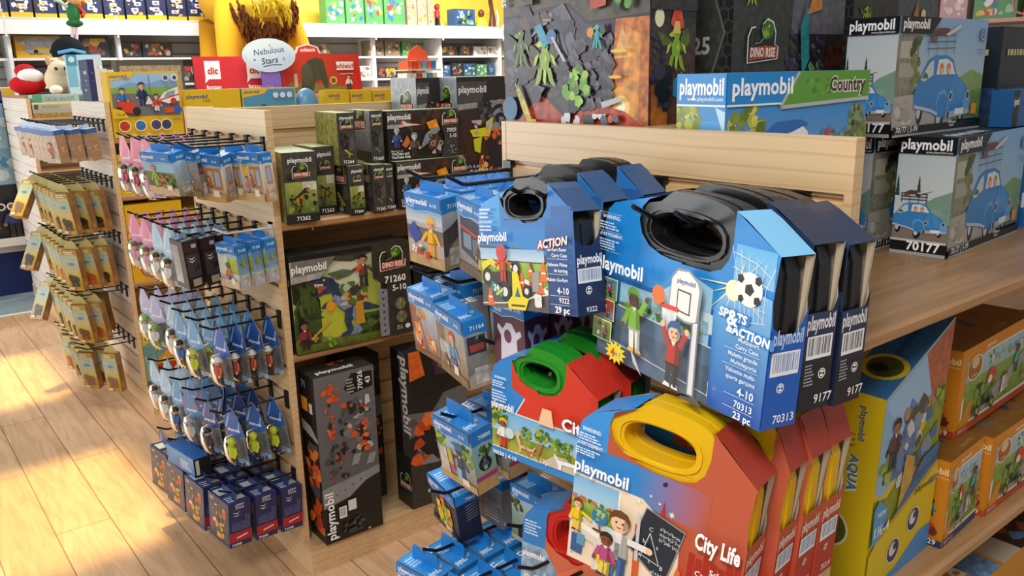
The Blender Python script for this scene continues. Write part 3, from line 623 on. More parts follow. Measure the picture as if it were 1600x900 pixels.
# ---- yellow school case
def art_school(F):
    W, Hh = F.w, F.h; X = lambda s: s/W; Z = lambda z: z/Hh
    F.rect(0, Z(.128), X(.10), Z(.186), '2f86cc'); F.hgrad(X(.10), Z(.128), X(.205), Z(.1845), '2f86cc', 'bb5a40'); F.grad(X(.15), 0, 1, Z(.11), 'b83222', 'bb5a40')
    pass
    F.poly([(0, 0), (X(.175), 0), (X(.17), Z(.10)), (X(.11), Z(.14)), (0, Z(.14))], 'efdcc0')
    F.grad(0, Z(.07), X(.075), Z(.136), 'cfe6ee', '7ab6e0'); F.grad(0, Z(.075), X(.074), Z(.1), '7f9f3a', '9fbf4a', .3); F.scatter(16, 0, Z(.098), X(.073), Z(.106), ('5f8a2a', 'c87848', '3f6a22'), .03, 8); F.rect(X(.074), 0, X(.078), Z(.138), 'f4ead8')
    # skyline
    rd = random.Random(4)
    for k in range(7): x = .185+.0105*k; h = rd.uniform(.03, .06); F.rect(X(x), Z(.055), X(x+.0085), Z(.055+h), 'a8281c')
    for z in (.03, .04, .048, .056): F.line([(X(.18), Z(z)), (1, Z(z-.004))], .0008, 'd86848')
    F.poly([(X(.138), Z(.125)), (X(.146), Z(.125)), (X(.142), Z(.15))], 'b03020')
    for x, z, r in ((.105, .135, .007), (.122, .150, .003), (.136, .144, .003), (.155, .135, .006)):
        for a in (0, PI/4): F.poly([(X(x+r*math.cos(a+q*PI/2)*(1)), Z(z+r*math.sin(a+q*PI/2))) if q % 1 == 0 else (X(x+r*.2*math.cos(a+q*PI/2)), Z(z+r*.2*math.sin(a+q*PI/2))) for q in (0, .5, 1, 1.5, 2, 2.5, 3, 3.5)], 'f6ecd0')
    # blackboard
    F.poly([(X(.108), Z(.0)), (X(.118), Z(.0)), (X(.114), Z(.1)), (X(.104), Z(.1))], 'd85a24'); F.poly([(X(.115), Z(.018)), (X(.172), Z(-.0)), (X(.175), 0), (X(.115), 0)], 'd8602a'); F.poly([(X(.098), Z(.06)), (X(.118), Z(.132)), (X(.178), Z(.118)), (X(.156), Z(.022))], '8a9094'); F.poly([(X(.1), Z(.062)), (X(.119), Z(.130)), (X(.176), Z(.116)), (X(.155), Z(.025))], '1d2a38')
    tri = [(.118, .058), (.128, .096), (.146, .052), (.118, .058)]; F.line([(X(a), Z(b)) for a, b in tri], .0010, 'e6e8e8')
    for s, x, z in (('C', .126, .099), ('A', .113, .054), ('B', .148, .047), ('c', .130, .051), ('a', .139, .076), ('b', .119, .078)): F.text(s, X(x), Z(z), .024, 'dfe4e6', 0)
    for k in range(3): F.text(('a²b+c²bcxa', 'm(a+b)3·2·a', '(c²)ab·(x)')[k], X(.142), Z(.107-.008*k), .02, 'dfe4e6', 0, slope=-.15, maxw=X(.03))
    F.text('a²+b²=c²', X(.135), Z(.037), .022, 'dfe4e6', 0, slope=-.12); F.poly([(X(.107), Z(.120)), (X(.112), Z(.118)), (X(.114), Z(.045)), (X(.109), Z(.045))], 'c8cac6')
    F.poly([(X(.163), 0), (X(.176), 0), (X(.178), Z(.03)), (X(.166), Z(.034))], 'd8d8d4'); F.poly([(X(.166), Z(.034)), (X(.178), Z(.03)), (X(.178), Z(.058)), (X(.172), Z(.062))], 'e06828')
    # desk, globe, people
    F.poly([(X(.006), Z(.06)), (X(.05), Z(.052)), (X(.066), Z(.056)), (X(.02), Z(.068))], 'f2ece0'); F.poly([(X(.006), Z(.06)), (X(.05), Z(.052)), (X(.05), Z(.0)), (X(.044), Z(.0)), (X(.044), Z(.04)), (X(.01), Z(.048)), (X(.01), Z(.012)), (X(.006), Z(.012))], 'd9d2c4'); F.poly([(X(.05), Z(.052)), (X(.066), Z(.056)), (X(.066), Z(.014)), (X(.05), Z(.0))], 'e4ddd0')
    F.rect(X(.007), Z(.015), X(.026), Z(.045), '2f5a94'); F.rect(X(.016), Z(.03), X(.029), Z(.048), '5a94b8')
    F.ell(X(.05), Z(.088), X(.013), None, '2a78b0'); F.scatter(7, X(.041), Z(.08), X(.058), Z(.098), ('5fa03a', '8ab83a', 'b8c05a'), .018, 3); F.line([(X(.05), Z(.075)), (X(.052), Z(.066))], .003, '8a5a30'); F.rect(X(.04), Z(.064), X(.058), Z(.067), '26323a')
    F.fig(X(.014), Z(.050), .20, 'ecc81e', 'ecc81e', 'eec09a', '6a3a1c', arms=(-.3, 1.2)); F.fig(X(.083), Z(.0), .42, 'e6e4e0', '3a6ea8', 'eec4a0', '6a3f22', arms=(-.1, 1.55), shoes='8a4428'); F.poly([(X(.079), Z(.062)), (X(.087), Z(.062)), (X(.087), Z(.035)), (X(.079), Z(.035))], '9aa8a0', .6)
    F.fig(X(.066), -.03 if False else 0, .27, 'b84a80', 'e6cf50', '7a4a2e', '241812', shoes='2a2a60'); F.rect(X(.054), Z(.02), X(.059), Z(.032), 'e8c030')
    F.text('City Life', X(.225), Z(.108), .086, 'ffffff', .035, 'c', maxw=X(.062), out='9a2a1c', ow=.03)
    for k, (a, b) in enumerate((('School', 'Carry Case'), ('Maletin grande', 'Colegio'), ('Valisette école', ''))):
        z = .078-.021*k; F.text(a, X(.25), Z(z), .03, 'ffffff', .012, 'r', maxw=X(.05)); F.text(b or ' ', X(.25), Z(z-.0095), .03, 'ffffff', .012, 'r', maxw=X(.05)); F.line([(X(.2), Z(z-.012)), (X(.252), Z(z-.012))], .0006, 'f0d8d0')
    F.text('4-10', X(.25), Z(.018), .04, 'ffffff', .02, 'r'); F.text('70314', X(.25), Z(.004), .036, 'ffffff', .012, 'r')
    F.logo(X(.005), Z(.150), .066, maxw=X(.086)); F.text('WARNING:', X(.012), Z(.213), .024, 'ffffff', .01, maxw=X(.03)); F.greek(X(.008), Z(.199), X(.046), Z(.211), 3, 'e4f0fa', 1); F.text('AVERTISSEMENT:', X(.006), Z(.191), .02, 'ffffff', .01, maxw=X(.042)); F.greek(X(.004), Z(.177), X(.044), Z(.188), 3, 'e4f0fa', 2)
def art_school_back(F): F.grad(.7, 0, 1, .45, 'b83222', 'bb5a40'); F.rect(0, 0, .7, .5, 'efdcc0'); F.rect(0, .5, .4, .7, '2f86cc')
def side_school(S):
    S.grad(0, .2, 1, .6, 'b03020', 'c05a38'); rd = random.Random(6)
    for k in range(6): S.rect(.02+.16*k, .3, .15+.16*k, .36+rd.uniform(.02, .1), 'a82c1e')
    S.logo(.05, .47, .075, 'f4e8e0', maxw=.88); S.barcode(.06, .29, .9, .425, 9, '5a90c0'); S.recycle(.45, .22, .11, 'f0e0dc', 'b03020'); S.text('70314', .35, .04, .045, 'f4e8e0', .01, maxw=.5)
for k, (M, lb) in enumerate(((pose((.801, .570, .905), 14.4, 5.7, .5), 'red and blue school carry case with a blackboard picture, front of four'),
        (pose((.8730, .570, .905), 8, 5.3, .5), 'second of the four red school carry cases from the front'), (pose((.9285, .570, .906), 5, 4.6, .3), 'third of the four red school carry cases from the front'), (pose((.9840, .572, .907), 3, 4, .2), 'last of the four red school carry cases, nearest the yellow box'))):
    carry_case(lb, M, .26 if k == 0 else .222, .214, .268, .066 if k == 0 else .053, .048, .196, .185, 'bb5a40', 'e3b50d', art_school if k == 0 else art_school_back, ('b03020', side_school), zo=.125, shoulder='a83a2a', left='3a94dc', group='yellow school carry cases')

# ---- green dog case
def art_dogs(F):
    W, Hh = F.w, F.h; X = lambda s: s/W; Z = lambda z: z/Hh
    F.rect(0, 0, 1, Z(.118), 'd63a28'); F.rect(X(.19), Z(.10), 1, Z(.15), 'cf3426'); F.poly([(0, Z(.082)), (X(.05), Z(.082)), (X(.068), Z(.112)), (X(.04), Z(.125)), (X(.04), Z(.168)), (X(.02), Z(.165)), (0, Z(.14))], '2c86d0'); F.line([(X(.05), Z(.082)), (X(.068), Z(.112))], .002, 'f0f0f0')
    F.rect(0, 0, 1, Z(.082), 'e8e8e2'); F.rect(0, 0, 1, Z(.012), '2c86d0'); F.grad(0, Z(.014), 1, Z(.080), 'c8e0ec', '6cb0e0'); F.grad(0, Z(.014), 1, Z(.044), 'b8b03a', '7f9a3c', .3)
    F.tree(.08, .37, .08, 1); F.tree(.02, .35, .09, 2); F.tree(.5, .3, .07, 3); F.tree(.62, .29, .06, 4); F.tree(.35, .28, .05, 5); F.tree(.95, .36, .07, 6); F.tree(.75, .28, .05, 7)
    F.poly([(X(.1), Z(.014)), (X(.2), Z(.014)), (X(.15), Z(.036)), (X(.13), Z(.036))], 'c8c0a8')
    F.fig(X(.026), Z(.016), .28, 'e8e8e4', 'c83a2a', '8a5030', '6a3a20', hat='e8b030'); F.ell(X(.04), Z(.046), X(.009), None, 'bfe0d8')
    def dog(x, z, s, c, f=1):
        P = lambda L: F.poly([(X(x+f*a*s), Z(z+b*s)) for a, b in L], c)
        P([(-.4, .35), (.3, .4), (.35, .65), (.5, .95), (.62, .85), (.5, .5), (.4, .3), (.38, 0), (.28, 0), (.26, .25), (-.25, .22), (-.28, 0), (-.4, 0), (-.42, .2), (-.6, .5), (-.55, .55)]); F.ell(X(x+f*.5*s), Z(z+.9*s), X(.16*s), None, c)
    dog(.073, .02, .034, 'd8b890', -1); dog(.088, .018, .028, 'a87048'); dog(.155, .016, .044, 'f2f2ee'); F.scatter(16, X(.138), Z(.03), X(.17), Z(.05), ('1a1a1a',), .008, 3)
    F.fig(X(.196), Z(.014), .34, 'e8c89a', '5a78a8', 'e8b890', '8a4a2a', arms=(-1.2, .4)); F.line([(X(.176), Z(.05)), (X(.19), Z(.02))], .001, 'c83030')
    F.poly([(X(.10), Z(.082)), (X(.13), Z(.082)), (X(.125), Z(.11)), (X(.108), Z(.11))], 'f2c8a0'); F.text('City Life', X(.145), Z(.086), .10, 'ffffff', .035, 'l', out='7a1c14', ow=.03)
    F.text('70530 | 4-10', X(.006), Z(.003), .035, 'ffffff', .02); F.text('17pc', X(.105), Z(.017), .04, 'f2f2ee', .0)
    F.logo(X(.005), Z(.086), .06, maxw=X(.046)); F.text('WARNING:', X(.012), Z(.136), .024, 'ffffff', .01, maxw=X(.025)); F.greek(X(.008), Z(.122), X(.04), Z(.134), 3, 'd8eafa', 3); F.greek(X(.006), Z(.098), X(.038), Z(.118), 4, 'd8eafa', 4)
def green(label, M): return carry_case(label, M, .205, .146, .190, .060, .042, .148, .127, 'd63a28', '1f8c22', art_dogs, ('c02a20', side_basic('c02a20', '70530')), zo=.09, shoulder='cf3426', left='2c86d0', group='green dog walk carry cases')
green('red carry case with green handle and dog walk picture, front of the second row', pose((.794, .818, 1.014), 11.4, 1.8, -1.1)); green('second red carry case with green handle, behind the dog walk picture one', pose((.868, .822, 1.022), 11.4, 1.4, -1.5))
# ---- red case
def art_red(F):
    W, Hh = F.w, F.h; X = lambda s: s/W; Z = lambda z: z/Hh
    F.poly([(0, Z(.06)), (X(.045), Z(.10)), (X(.045), Z(.165)), (X(.02), Z(.165)), (0, Z(.14))], '2c80c8'); F.poly([(0, 0), (X(.11), 0), (X(.045), Z(.10)), (0, Z(.10))], '8fb0cc', .5); F.scatter(30, 0, 0, X(.08), Z(.05), ('c8a878', '8a6a48', 'd8d8d4', '6a88a0'), .05, 4); F.poly([(X(.11), 0), (1, 0), (1, Z(.12)), (X(.12), Z(.10)), (X(.07), Z(.06))], 'd87050'); F.logo(X(.002), Z(.075), .06, maxw=X(.045)); F.greek(X(.004), Z(.12), X(.035), Z(.15), 5, 'd8eafa', 8)
carry_case('blue and orange carry case with a red handle, low behind the school case', pose((.905, .815, .708), 22, 5, -2), .238, .15, .195, .066, .042, .15, .09, 'd06a48', 'c61f1e', art_red, ('b83a28', side_basic('b83a28', '9100')), zo=.10, shoulder='c8583a', left='2c80c8')
# ================================================================ cartons
def carton(label, M, b, a, h, base, L=None, R=None, T=None, cat='toy box', group=None, name='toy_box', eps=8e-5, top=None, mat='card'):
    """b: length of the face towards the aisle (+x), a: length of the end face (+y), h: height; origin at the near bottom corner"""
    m = MB(); tc = top or base
    for q, c in (([(0,a,0),(b,a,0),(b,0,0),(0,0,0)], base), ([(0,0,h),(b,0,h),(b,a,h),(0,a,h)], tc), ([(0,0,0),(b,0,0),(b,0,h),(0,0,h)], base), ([(b,0,0),(b,a,0),(b,a,h),(b,0,h)], base), ([(b,a,0),(0,a,0),(0,a,h),(b,a,h)], base), ([(0,a,0),(0,0,0),(0,0,h),(0,a,h)], base)): m.face(q, c, mat)
    if L: L(Face(m, (0, a, 0), (0, -1, 0), (0, 0, 1), a, h, eps, mat))
    if R: R(Face(m, (0, 0, 0), (1, 0, 0), (0, 0, 1), b, h, eps, mat))
    if T: T(Face(m, (0, 0, h), (1, 0, 0), (0, 1, 0), b, a, eps, mat))
    return tag(m.build(name, None, M=M), label, cat, group)

# ---- blue vintage car boxes
def beetle_34(F, ox, oy, sx, sy, body='3d86c6'):
    def P(pts, c, al=0): F.poly([(ox+x*sx, oy+y*sy) for x, y in pts], c, al)
    dk = '2a629a'; lt = '6aa8dc'
    for x, y, rx, ry in ((.12, .2, .055, .14), (.47, .14, .075, .17), (.86, .14, .05, .1)):
        F.ell(ox+x*sx, oy+y*sy, rx*sx, ry*sy, '1c1e22', n=20); F.ell(ox+(x-.015)*sx, oy+y*sy, rx*.6*sx, ry*.62*sy, 'c8ccce', n=18)
    P([(.02, .2), (.0, .34), (.06, .46), (.12, .55), (.2, .66), (.32, .70), (.5, .70), (.62, .66), (.7, .52), (.88, .42), (.97, .32), (1, .2), (.95, .12), (.6, .1), (.42, .12), (.3, .16), (.12, .2)], body)
    P([(.42, .12), (.38, .26), (.42, .36), (.52, .38), (.6, .3), (.62, .12)], lt); P([(.42, .12), (.40, .24), (.44, .33), (.52, .34), (.58, .27), (.6, .12)], body)
    P([(.88, .12), (.86, .3), (.92, .36), (1, .28), (1, .14)], lt); P([(.56, .3), (.66, .5), (.8, .46), (.9, .34), (.86, .24), (.62, .22)], '4a92d0'); F.line([(ox+.7*sx, oy+.47*sy), (ox+.74*sx, oy+.24*sy)], .001, dk); P([(.02, .22), (.3, .17), (.42, .13), (.42, .16), (.3, .2), (.02, .25)], 'c0ccd4')
    P([(.34, .52), (.36, .66), (.5, .67), (.6, .63), (.67, .52)], 'dfe6e6'); P([(.08, .48), (.14, .55), (.21, .63), (.28, .66), (.29, .52), (.14, .46)], 'c8d4d4'); P([(.1, .49), (.15, .55), (.2, .52), (.2, .49)], '4a6a5a')
    for x in (.42, .54): F.ell(ox+x*sx, oy+.575*sy, .035*sx, .055*sy, 'd8763a', n=10); F.ell(ox+x*sx, oy+.56*sy, .022*sx, .03*sy, 'e8bc98', n=8)
    for x in (.62, .93): F.ell(ox+x*sx, oy+.31*sy, .035*sx, .05*sy, 'c8d0d4', n=12); F.ell(ox+x*sx, oy+.31*sy, .025*sx, .035*sy, '3a4248', n=10)
    P([(.55, .16), (.98, .18), (1, .13), (.56, .09)], 'aab4ba'); P([(.72, .185), (.88, .19), (.88, .13), (.72, .125)], 'eef0f0'); P([(.58, .16), (.62, .16), (.62, .1), (.58, .1)], '3a4046')
    for y in (.76, .82, .88): F.line([(ox+.14*sx, oy+y*sy), (ox+.62*sx, oy+(y+.01)*sy)], .0016, '3a3e44')
    for x in (.16, .3, .46, .6): F.line([(ox+x*sx, oy+.7*sy), (ox+x*sx, oy+.89*sy)], .0014, '3a3e44')
    P([(.2, .89), (.3, .95), (.48, .95), (.5, .89)], '6a4036'); P([(.42, .89), (.66, .99), (.69, .96), (.48, .88)], 'd8d4c4'); P([(.2, .82), (.28, .82), (.28, .88), (.2, .88)], '7a5040')
def art_beetle_end(F):
    F.grad(0, .13, 1, .86, 'd8dedd', 'c3ced2'); F.poly([(.45, .42), (.7, .50), (1, .56), (1, .40), (.45, .38)], '7fa08e'); F.poly([(.4, .25), (1, .26), (1, .41), (.4, .40)], '86a89a', .2)
    F.poly([(0, .13), (1, .13), (1, .26), (.6, .3), (0, .34)], '8a7a6c'); F.line([(.55, .33), (1, .27)], .003, '6a5040')
    for x in (.04, .42):
        for k in range(4): F.poly([(x-.05+.01*k, .50+.04*k), (x+.05-.01*k, .50+.04*k), (x, .58+.035*k)], '2f4a3a')
    beetle_34(F, -.02, .155, 1.0, .42); F.rect(0, .86, 1, 1, '141416'); F.logo(.05, .897, .085, maxw=.88, rot=.0); F.text('www.playmobil.com', .95, .868, .018, 'e8e8e8', .01, 'r')
    F.rect(0, 0, 1, .13, '131315'); F.rect(0, 0, 1, .03, 'a8aaa8'); F.rect(0, .115, 1, .135, 'c8cac8'); F.text('70177', .90, .045, .075, 'ffffff', .03, 'r')
def art_beetle_front(F):
    F.grad(0, .1, 1, 1, 'bcd0cc', '8fb6dc'); F.poly([(.45, .36), (.62, .44), (.85, .55), (1, .50), (1, .2), (.45, .2)], '86a464', .15); F.poly([(.5, .3), (1, .38), (1, .1), (.5, .1)], '6f8f4a', .2)
    F.rect(0, .3, .22, .85, '8f8e7c', .3); F.rect(.03, .66, .2, .8, 'b8b8a4'); F.rect(.03, .50, .2, .62, 'a8a894'); F.scatter(22, .12, .34, .26, .84, ('5a6a3a', '7a8a4a', '44542f', '8f8858'), .05, 3, .3)
    F.poly([(0, .06), (.7, .06), (.5, .28), (.3, .36), (0, .34)], 'b4aca0'); F.scatter(14, 0, .1, .2, .3, ('c8c4bc', 'a8a298', '8a857c'), .05, 9)
    beetle_34(F, .20, .03, .66, .93)
    F.poly([(0, .86), (.32, .86), (.42, 1), (0, 1)], '17171a'); F.logo(.02, .905, .08, maxw=.33); F.rect(0, 0, 1, .085, '17191c'); F.rect(0, 0, 1, .02, 'a8aaa8'); F.text('70177 | 5-99', .03, .032, .052, 'ffffff', .01); F.text('Volkswagen', .60, .075, .024, 'ffffff', .01); F.text('Beetle', .62, .045, .024, 'ffffff', .01)
    F.ell(.925, .86, .034, None, '2f5a94', n=24); F.ell(.925, .86, .028, None, 'a8c6e0', n=24)
    for pts in (((-.6, .55), (-.2, -.7), (0, .0), (.2, -.7), (.6, .55)), ((-.3, .85), (0, .2), (.3, .85))): F.line([(.925+x*.028, .86+y*.028*F.w/F.h) for x, y in pts], .0024, '2f5a94')
    F.text('Volkswagen', .925, .72, .022, '4a6a8a', 0, 'c'); F.text('Beetle', .925, .69, .022, '4a6a8a', 0, 'c'); F.rect(.86, .14, .93, .24, 'e89a2a')
def top_beetle(T): T.rect(0, 0, 1, 1, '1b1c20'); T.poly([(.1, .05), (.6, .1), (.9, .9), (.2, .8)], '34404c', .5); T.logo(.1, .2, .3)
BD = (.398, .11, .237, '1b1c1f', art_beetle_end, art_beetle_front, top_beetle)
carton('vintage blue car box in front on the right shelf, its end and long side showing', pose((1.677, .742, 1.2455), 4), *BD, group='boxed vintage cars')
carton('vintage blue car box at the back of the right shelf, behind the front one', pose((1.63, .884, 1.2455), 0), .398, .056, .237, *BD[3:], group='boxed vintage cars')
carton('vintage blue car box topmost of its stack, near the picture top', pose((1.597, .836, 1.4835), 0), .374, .104, .226, *BD[3:], group='boxed vintage cars')
def art_redcar(F):
    F.hgrad(0, 0, 1, 1, '1f5f9c', '2a7ab8'); F.rect(0, 0, .10, 1, '16181c'); F.logo(.012, .60, .2, maxw=.085); F.poly([(.16, .55), (.9, .62), (.92, .9), (.2, .82)], '8a4030'); F.text('FORMULA', .3, .66, .14, 'e8d0c0', .02); F.ell(.35, .2, .09, .42, '5a2418'); F.ell(.35, .2, .05, .24, 'a8603a'); F.ell(.35, .2, .02, .1, 'd8a878'); F.ell(.7, .2, .09, .42, '3a2018')
carton('flat blue box with a red car picture, lying on the front vintage car box', pose((1.985, .772, 1.4845), 3), .34, .045, .078, '1f5f9c', None, art_redcar, None)
def art_lambo(F): F.rect(0, 0, 1, 1, '24303a'); F.grad(.05, .05, .95, .7, '4a6a3a', '3a5a8a', .4); F.fig(.5, .2, .3, 'e8a040', '5a6a3a'); F.greek(.15, .86, .85, .92, 1, 'd8c890', 4)
carton('tall dark box with rounded picture, standing right of the topmost vintage car box', pose((2.115, .862, 1.2455), 0), .2, .08, .455, '26303a', art_lambo, art_lambo)
def art_bluepic(F): F.grad(0, 0, 1, 1, '2a6ab8', '4a9ad8'); F.logo(.05, .2, .14); F.scatter(20, .1, .4, .9, .9, ('e87838', 'f0d040', '3a8f3a', 'e8e8e8'), .08, 2)
carton('blue box at the right frame edge beside the front vintage car box', pose((2.14, .70, 1.2455), 0), .3, .12, .235, '2a6ab8', art_bluepic, art_bluepic)

# ---- country box
def hdr(F, y, c='1e88d2'): F.rect(0, y, 1, 1, c); F.line([(0, y), (1, y)], .003, 'f0f4f4')
def art_country_end(F): F.grad(0, 0, 1, .8, '7f9a4a', '4aa0e0'); F.tree(.2, .78, .3, 1, ('8a9a3a', 'b8c04a', '6a8030', 'd8d060'), 40); F.poly([(.8, .86), (1, .84), (1, .66), (.95, .76)], 'bfe0f4'); F.rect(0, 0, 1, .5, '6f8f3a', .3); hdr(F, .865); F.logo(.06, .912, .068, maxw=.90); F.text('www.playmobil.com', .95, .885, .018, 'ffffff', .01, 'r')
def art_country(F):
    F.grad(0, 0, 1, .85, 'a8b0b8', '3f8fd4'); F.grad(0, .55, 1, .7, 'd8b8c0', '8ab0dc'); F.tree(.14, .78, .11, 4, ('8a9a3a', 'b8c04a', '6a8030', 'd8d060'), 30); F.tree(.93, .76, .08, 5, ('6a7a5a', '8a9a6a', '4a5a3a'), 26); F.tree(.02, .72, .04, 7)
    F.scatter(26, .45, .56, .85, .64, ('5a6a4a', '78886a', '8a9a8a'), .03, 4); F.rect(0, 0, 1, .54, '6f8f4a', .35); F.poly([(.24, .5), (.27, .735), (.38, .765), (.52, .76), (.56, .73), (.54, .5)], 'e8eef2'); F.poly([(.24, .73), (.34, .785), (.50, .79), (.56, .77), (.44, .735)], '2f6ab8'); F.poly([(.29, .68), (.31, .735), (.42, .735), (.42, .68)], '3a4a5a'); F.poly([(.22, .4), (.26, .58), (.38, .59), (.38, .4)], '7a9ab0'); F.poly([(.62, .66), (.67, .745), (.71, .66)], '7a7a7a'); F.rect(.69, .66, .72, .74, 'c84038'); F.scatter(20, .70, .68, .98, .76, ('5a6a4a', '78886a', '8a9a8a'), .02, 9)
    hdr(F, .865); F.poly([(.35, .845), (1, .875), (1, 1), (.46, 1)], '5f9a36'); F.scatter(18, .5, .89, .95, .97, ('74aa44', '4f8a2c'), .03, 7, .2); F.line([(.47, 1), (.35, .848), (1, .872)], .006, 'b8bcb8'); F.logo(.03, .908, .070, maxw=.40); F.text('Country', .965, .91, .062, '4a2c22', .035, 'r', out='f4f0e8', ow=.055, maxw=.27)
    F.rect(.9, 0, 1, .76, '7a8a4a', .7); F.rect(.92, .2, .98, .5, 'a84a30', .3)
carton('blue country set box with green banner standing behind the nearest maple end panel', pose((1.085, .835, 1.2455), -6), .35, .108, .368, '3a8fd0', art_country_end, art_country)

# ---- dinosaur boxes
GREYS = ('2c2c2e', '3a3936', '4a4842', '26262c', '55514a')
def facets(F, x0, y0, x1, y1, n, cols, r, seed):
    """printed rock: small faceted blocks, each with a lit and a dark side"""
    rd = random.Random(seed); k = F.w/F.h
    for i in range(n):
        x, y = rd.uniform(x0, x1), rd.uniform(y0, y1); s = r*rd.uniform(.4, 1); c = rd.choice(cols); t = rd.uniform(-.5, .5); F.l += .2
        a = [(x+s*math.cos(t), y+s*k*math.sin(t)), (x+s*.3, y+s*.9*k), (x-s*.6, y+s*.6*k), (x-s*.8, y-s*.1*k), (x-s*.2, y-s*.8*k), (x+s*.6, y-s*.6*k)]
        F.poly(a, c[0], .25, up=False); F.l += .1; F.poly([a[0], a[1], a[2], (x, y)], c[1], .2, up=False); F.poly([a[3], a[4], (x, y)], c[2], .2, up=False)
    F.l += 1
RK = (('332e40', '4e4862', '1c1924'), ('3a3642', '605c6e', '232028'), ('28242f', '3c3650', '141218'), ('3a2c2c', '5a4440', '1e1616'))
RKL = (('403c4a', '5e5a6a', '26242c'), ('34313c', '504c5a', '1e1c24'))
def beast(F, x, y, s, c1, c2, c3):
    """a winged, clawed toy reptile, several body pieces"""
    k = F.w/F.h
    def P(L, c, al=.15): F.poly([(x+u*s, y+v*s*k) for u, v in L], c, al)
    P([(-.9, .2), (-1.2, .75), (-.7, .6), (-.3, .35), (-.2, .1)], c3, .4); P([(.2, .1), (.4, .8), (.75, .95), (.9, .3), (.4, -.1)], c3, .4)
    P([(-.25, -.3), (-.3, .2), (-.1, .45), (.2, .4), (.3, .1), (.2, -.3)], c1); P([(-.1, .35), (-.25, .75), (.05, .9), (.3, .75), (.15, .4)], c1); P([(-.25, .75), (-.5, .6), (-.35, .5), (-.1, .55)], c2)
    for sx in (-1, 1): P([(sx*.1, -.2), (sx*.35, -.25), (sx*.5, -.7), (sx*.62, -.95), (sx*.4, -.85), (sx*.25, -.7)], c1); P([(sx*.3, .3), (sx*.55, .15), (sx*.65, -.2), (sx*.5, -.1)], c2)
    P([(-.05, -.3), (.1, -.3), (.05, -.9), (-.1, -.7)], c2); F.ell(x-.02*s, y+.72*s*k, .06*s, None, 'f0d83a', n=8); P([(.0, .1), (.1, .3), (.18, .05), (.1, -.1)], c2)
def upper(F, a=.475, b=.43): return Face(F.mb, F.P+F.V*(F.h*a)+F.N*3e-5, F.U, F.V, F.w, F.h*b)
def art_rock(F):
    F = upper(F)
    F.rect(0, 0, 1, 1, '2b2730', .3); F.grad(0, .40, 1, .80, '33283a', '463048', .35); F.poly([(0, .78), (.5, .84), (.62, .70), (1, .73), (1, 1), (0, 1)], '51483f', .5); F.line([(0, .78), (.48, .84), (.62, .70), (1, .725)], .004, '1c1a18')
    F.poly([(.14, .77), (.42, .80), (.36, .62), (.2, .62)], '8a4a80', .35); F.poly([(.2, .76), (.38, .79), (.34, .66)], 'b06aa0', .3)
    F.poly([(.76, 0), (1, 0), (1, .71), (.80, .71)], 'c06c1c', .6); F.poly([(.84, .0), (.94, 0), (.95, .6), (.86, .66)], 'd89038', .5); F.poly([(.79, .45), (.84, .67), (.9, .46)], 'e8b060', .4); F.ell(.84, .13, .09, None, 'e09a38', .2); F.ell(.84, .13, .05, None, 'f6cf78'); F.ell(.84, .13, .025, None, 'fff4cc')
    F.poly([(.1, 0), (.98, 0), (.86, .1), (.62, .17), (.45, .13), (.28, .2)], 'b8401f', .6)
    facets(F, .03, .3, .5, .75, 46, RK, .09, 1); facets(F, .5, .14, .78, .62, 50, RKL, .05, 2); facets(F, .36, .1, .6, .28, 22, RK, .05, 6)
    F.poly([(.36, .16), (.5, .02), (.62, .18), (.5, .27)], '1e1c28', .2); F.poly([(.40, .17), (.5, .06), (.5, .25)], '3c3948', .2)
    for q in range(5): F.line([(.2+.03*q, .60+.035*q), (.26+.03*q, .66+.02*q)], .004, '8a8894')
    beast(F, .33, .45, .13, '86b02c', 'b8d04a', '4a4a38'); beast(F, .15, .55, .10, '4f6a30', '7a9a3a', '3a3a34')
    F.poly([(.26, .70), (.31, .72), (.37, .58), (.33, .54)], '2a9ab8', .3); F.ell(.385, .62, .035, None, '3a6a9a'); F.poly([(.38, .62), (.40, .62), (.49, .44), (.47, .44)], 'b8b8c0')
    F.tree(.56, .28, .085, 6, ('6aa02a', '8ac03a', '4a7a22', 'a8d050'), 34); facets(F, .46, .3, .54, .4, 6, RK, .04, 9)
    F.poly([(.1, .3), (.14, .26), (.2, .12), (.24, .0), (.2, 0), (.15, .12)], 'c8b83a', .7); F.ell(.06, .10, .06, None, '1f6a94', .4); F.poly([(.22, .24), (.3, .2), (.34, .26), (.26, .28)], '6a6a78', .4); F.ell(.27, .21, .04, None, '26283a')
    beast(F, .70, .60, .06, '2a98b0', '3ab87a', '3a5a4a'); F.ell(.66, .63, .022, None, 'd88a3a'); F.ell(.84, .50, .05, .013, 'f0c030'); F.ell(.82, .33, .04, .012, 'e8b82a'); F.rect(.2, .0, .27, .025, 'f0d020'); F.poly([(.74, .12), (.86, .17), (.85, .2), (.73, .16)], 'b8b8bc'); F.scatter(14, .45, .0, .85, .08, ('55586a', 'c84a3a', 'd8d8dc', '2a2c38'), .05, 4)
    F.poly([(.66, .78), (.76, .80), (.77, 1), (.66, 1)], 'b8452a', .3); F.text('RISE', .745, .94, .035, 'f4ecd8', .03, 'c', rot=-PI/2); F.tree(.85, .90, .08, 9, ('5a9a2a', '7ac03a', '3a6a1a', '1e3a14'), 34); F.text('25', .02, .93, .05, 'e8e8e8', .03, rot=-PI/2)
    F.rect(.14, .86, .26, .99, '5a4a40', .6); F.scatter(8, .15, .87, .25, .98, ('8a6a50', '3a302a'), .03, 2); F.greek(.52, .88, .62, .98, 3, 'c8c0b0', 2)
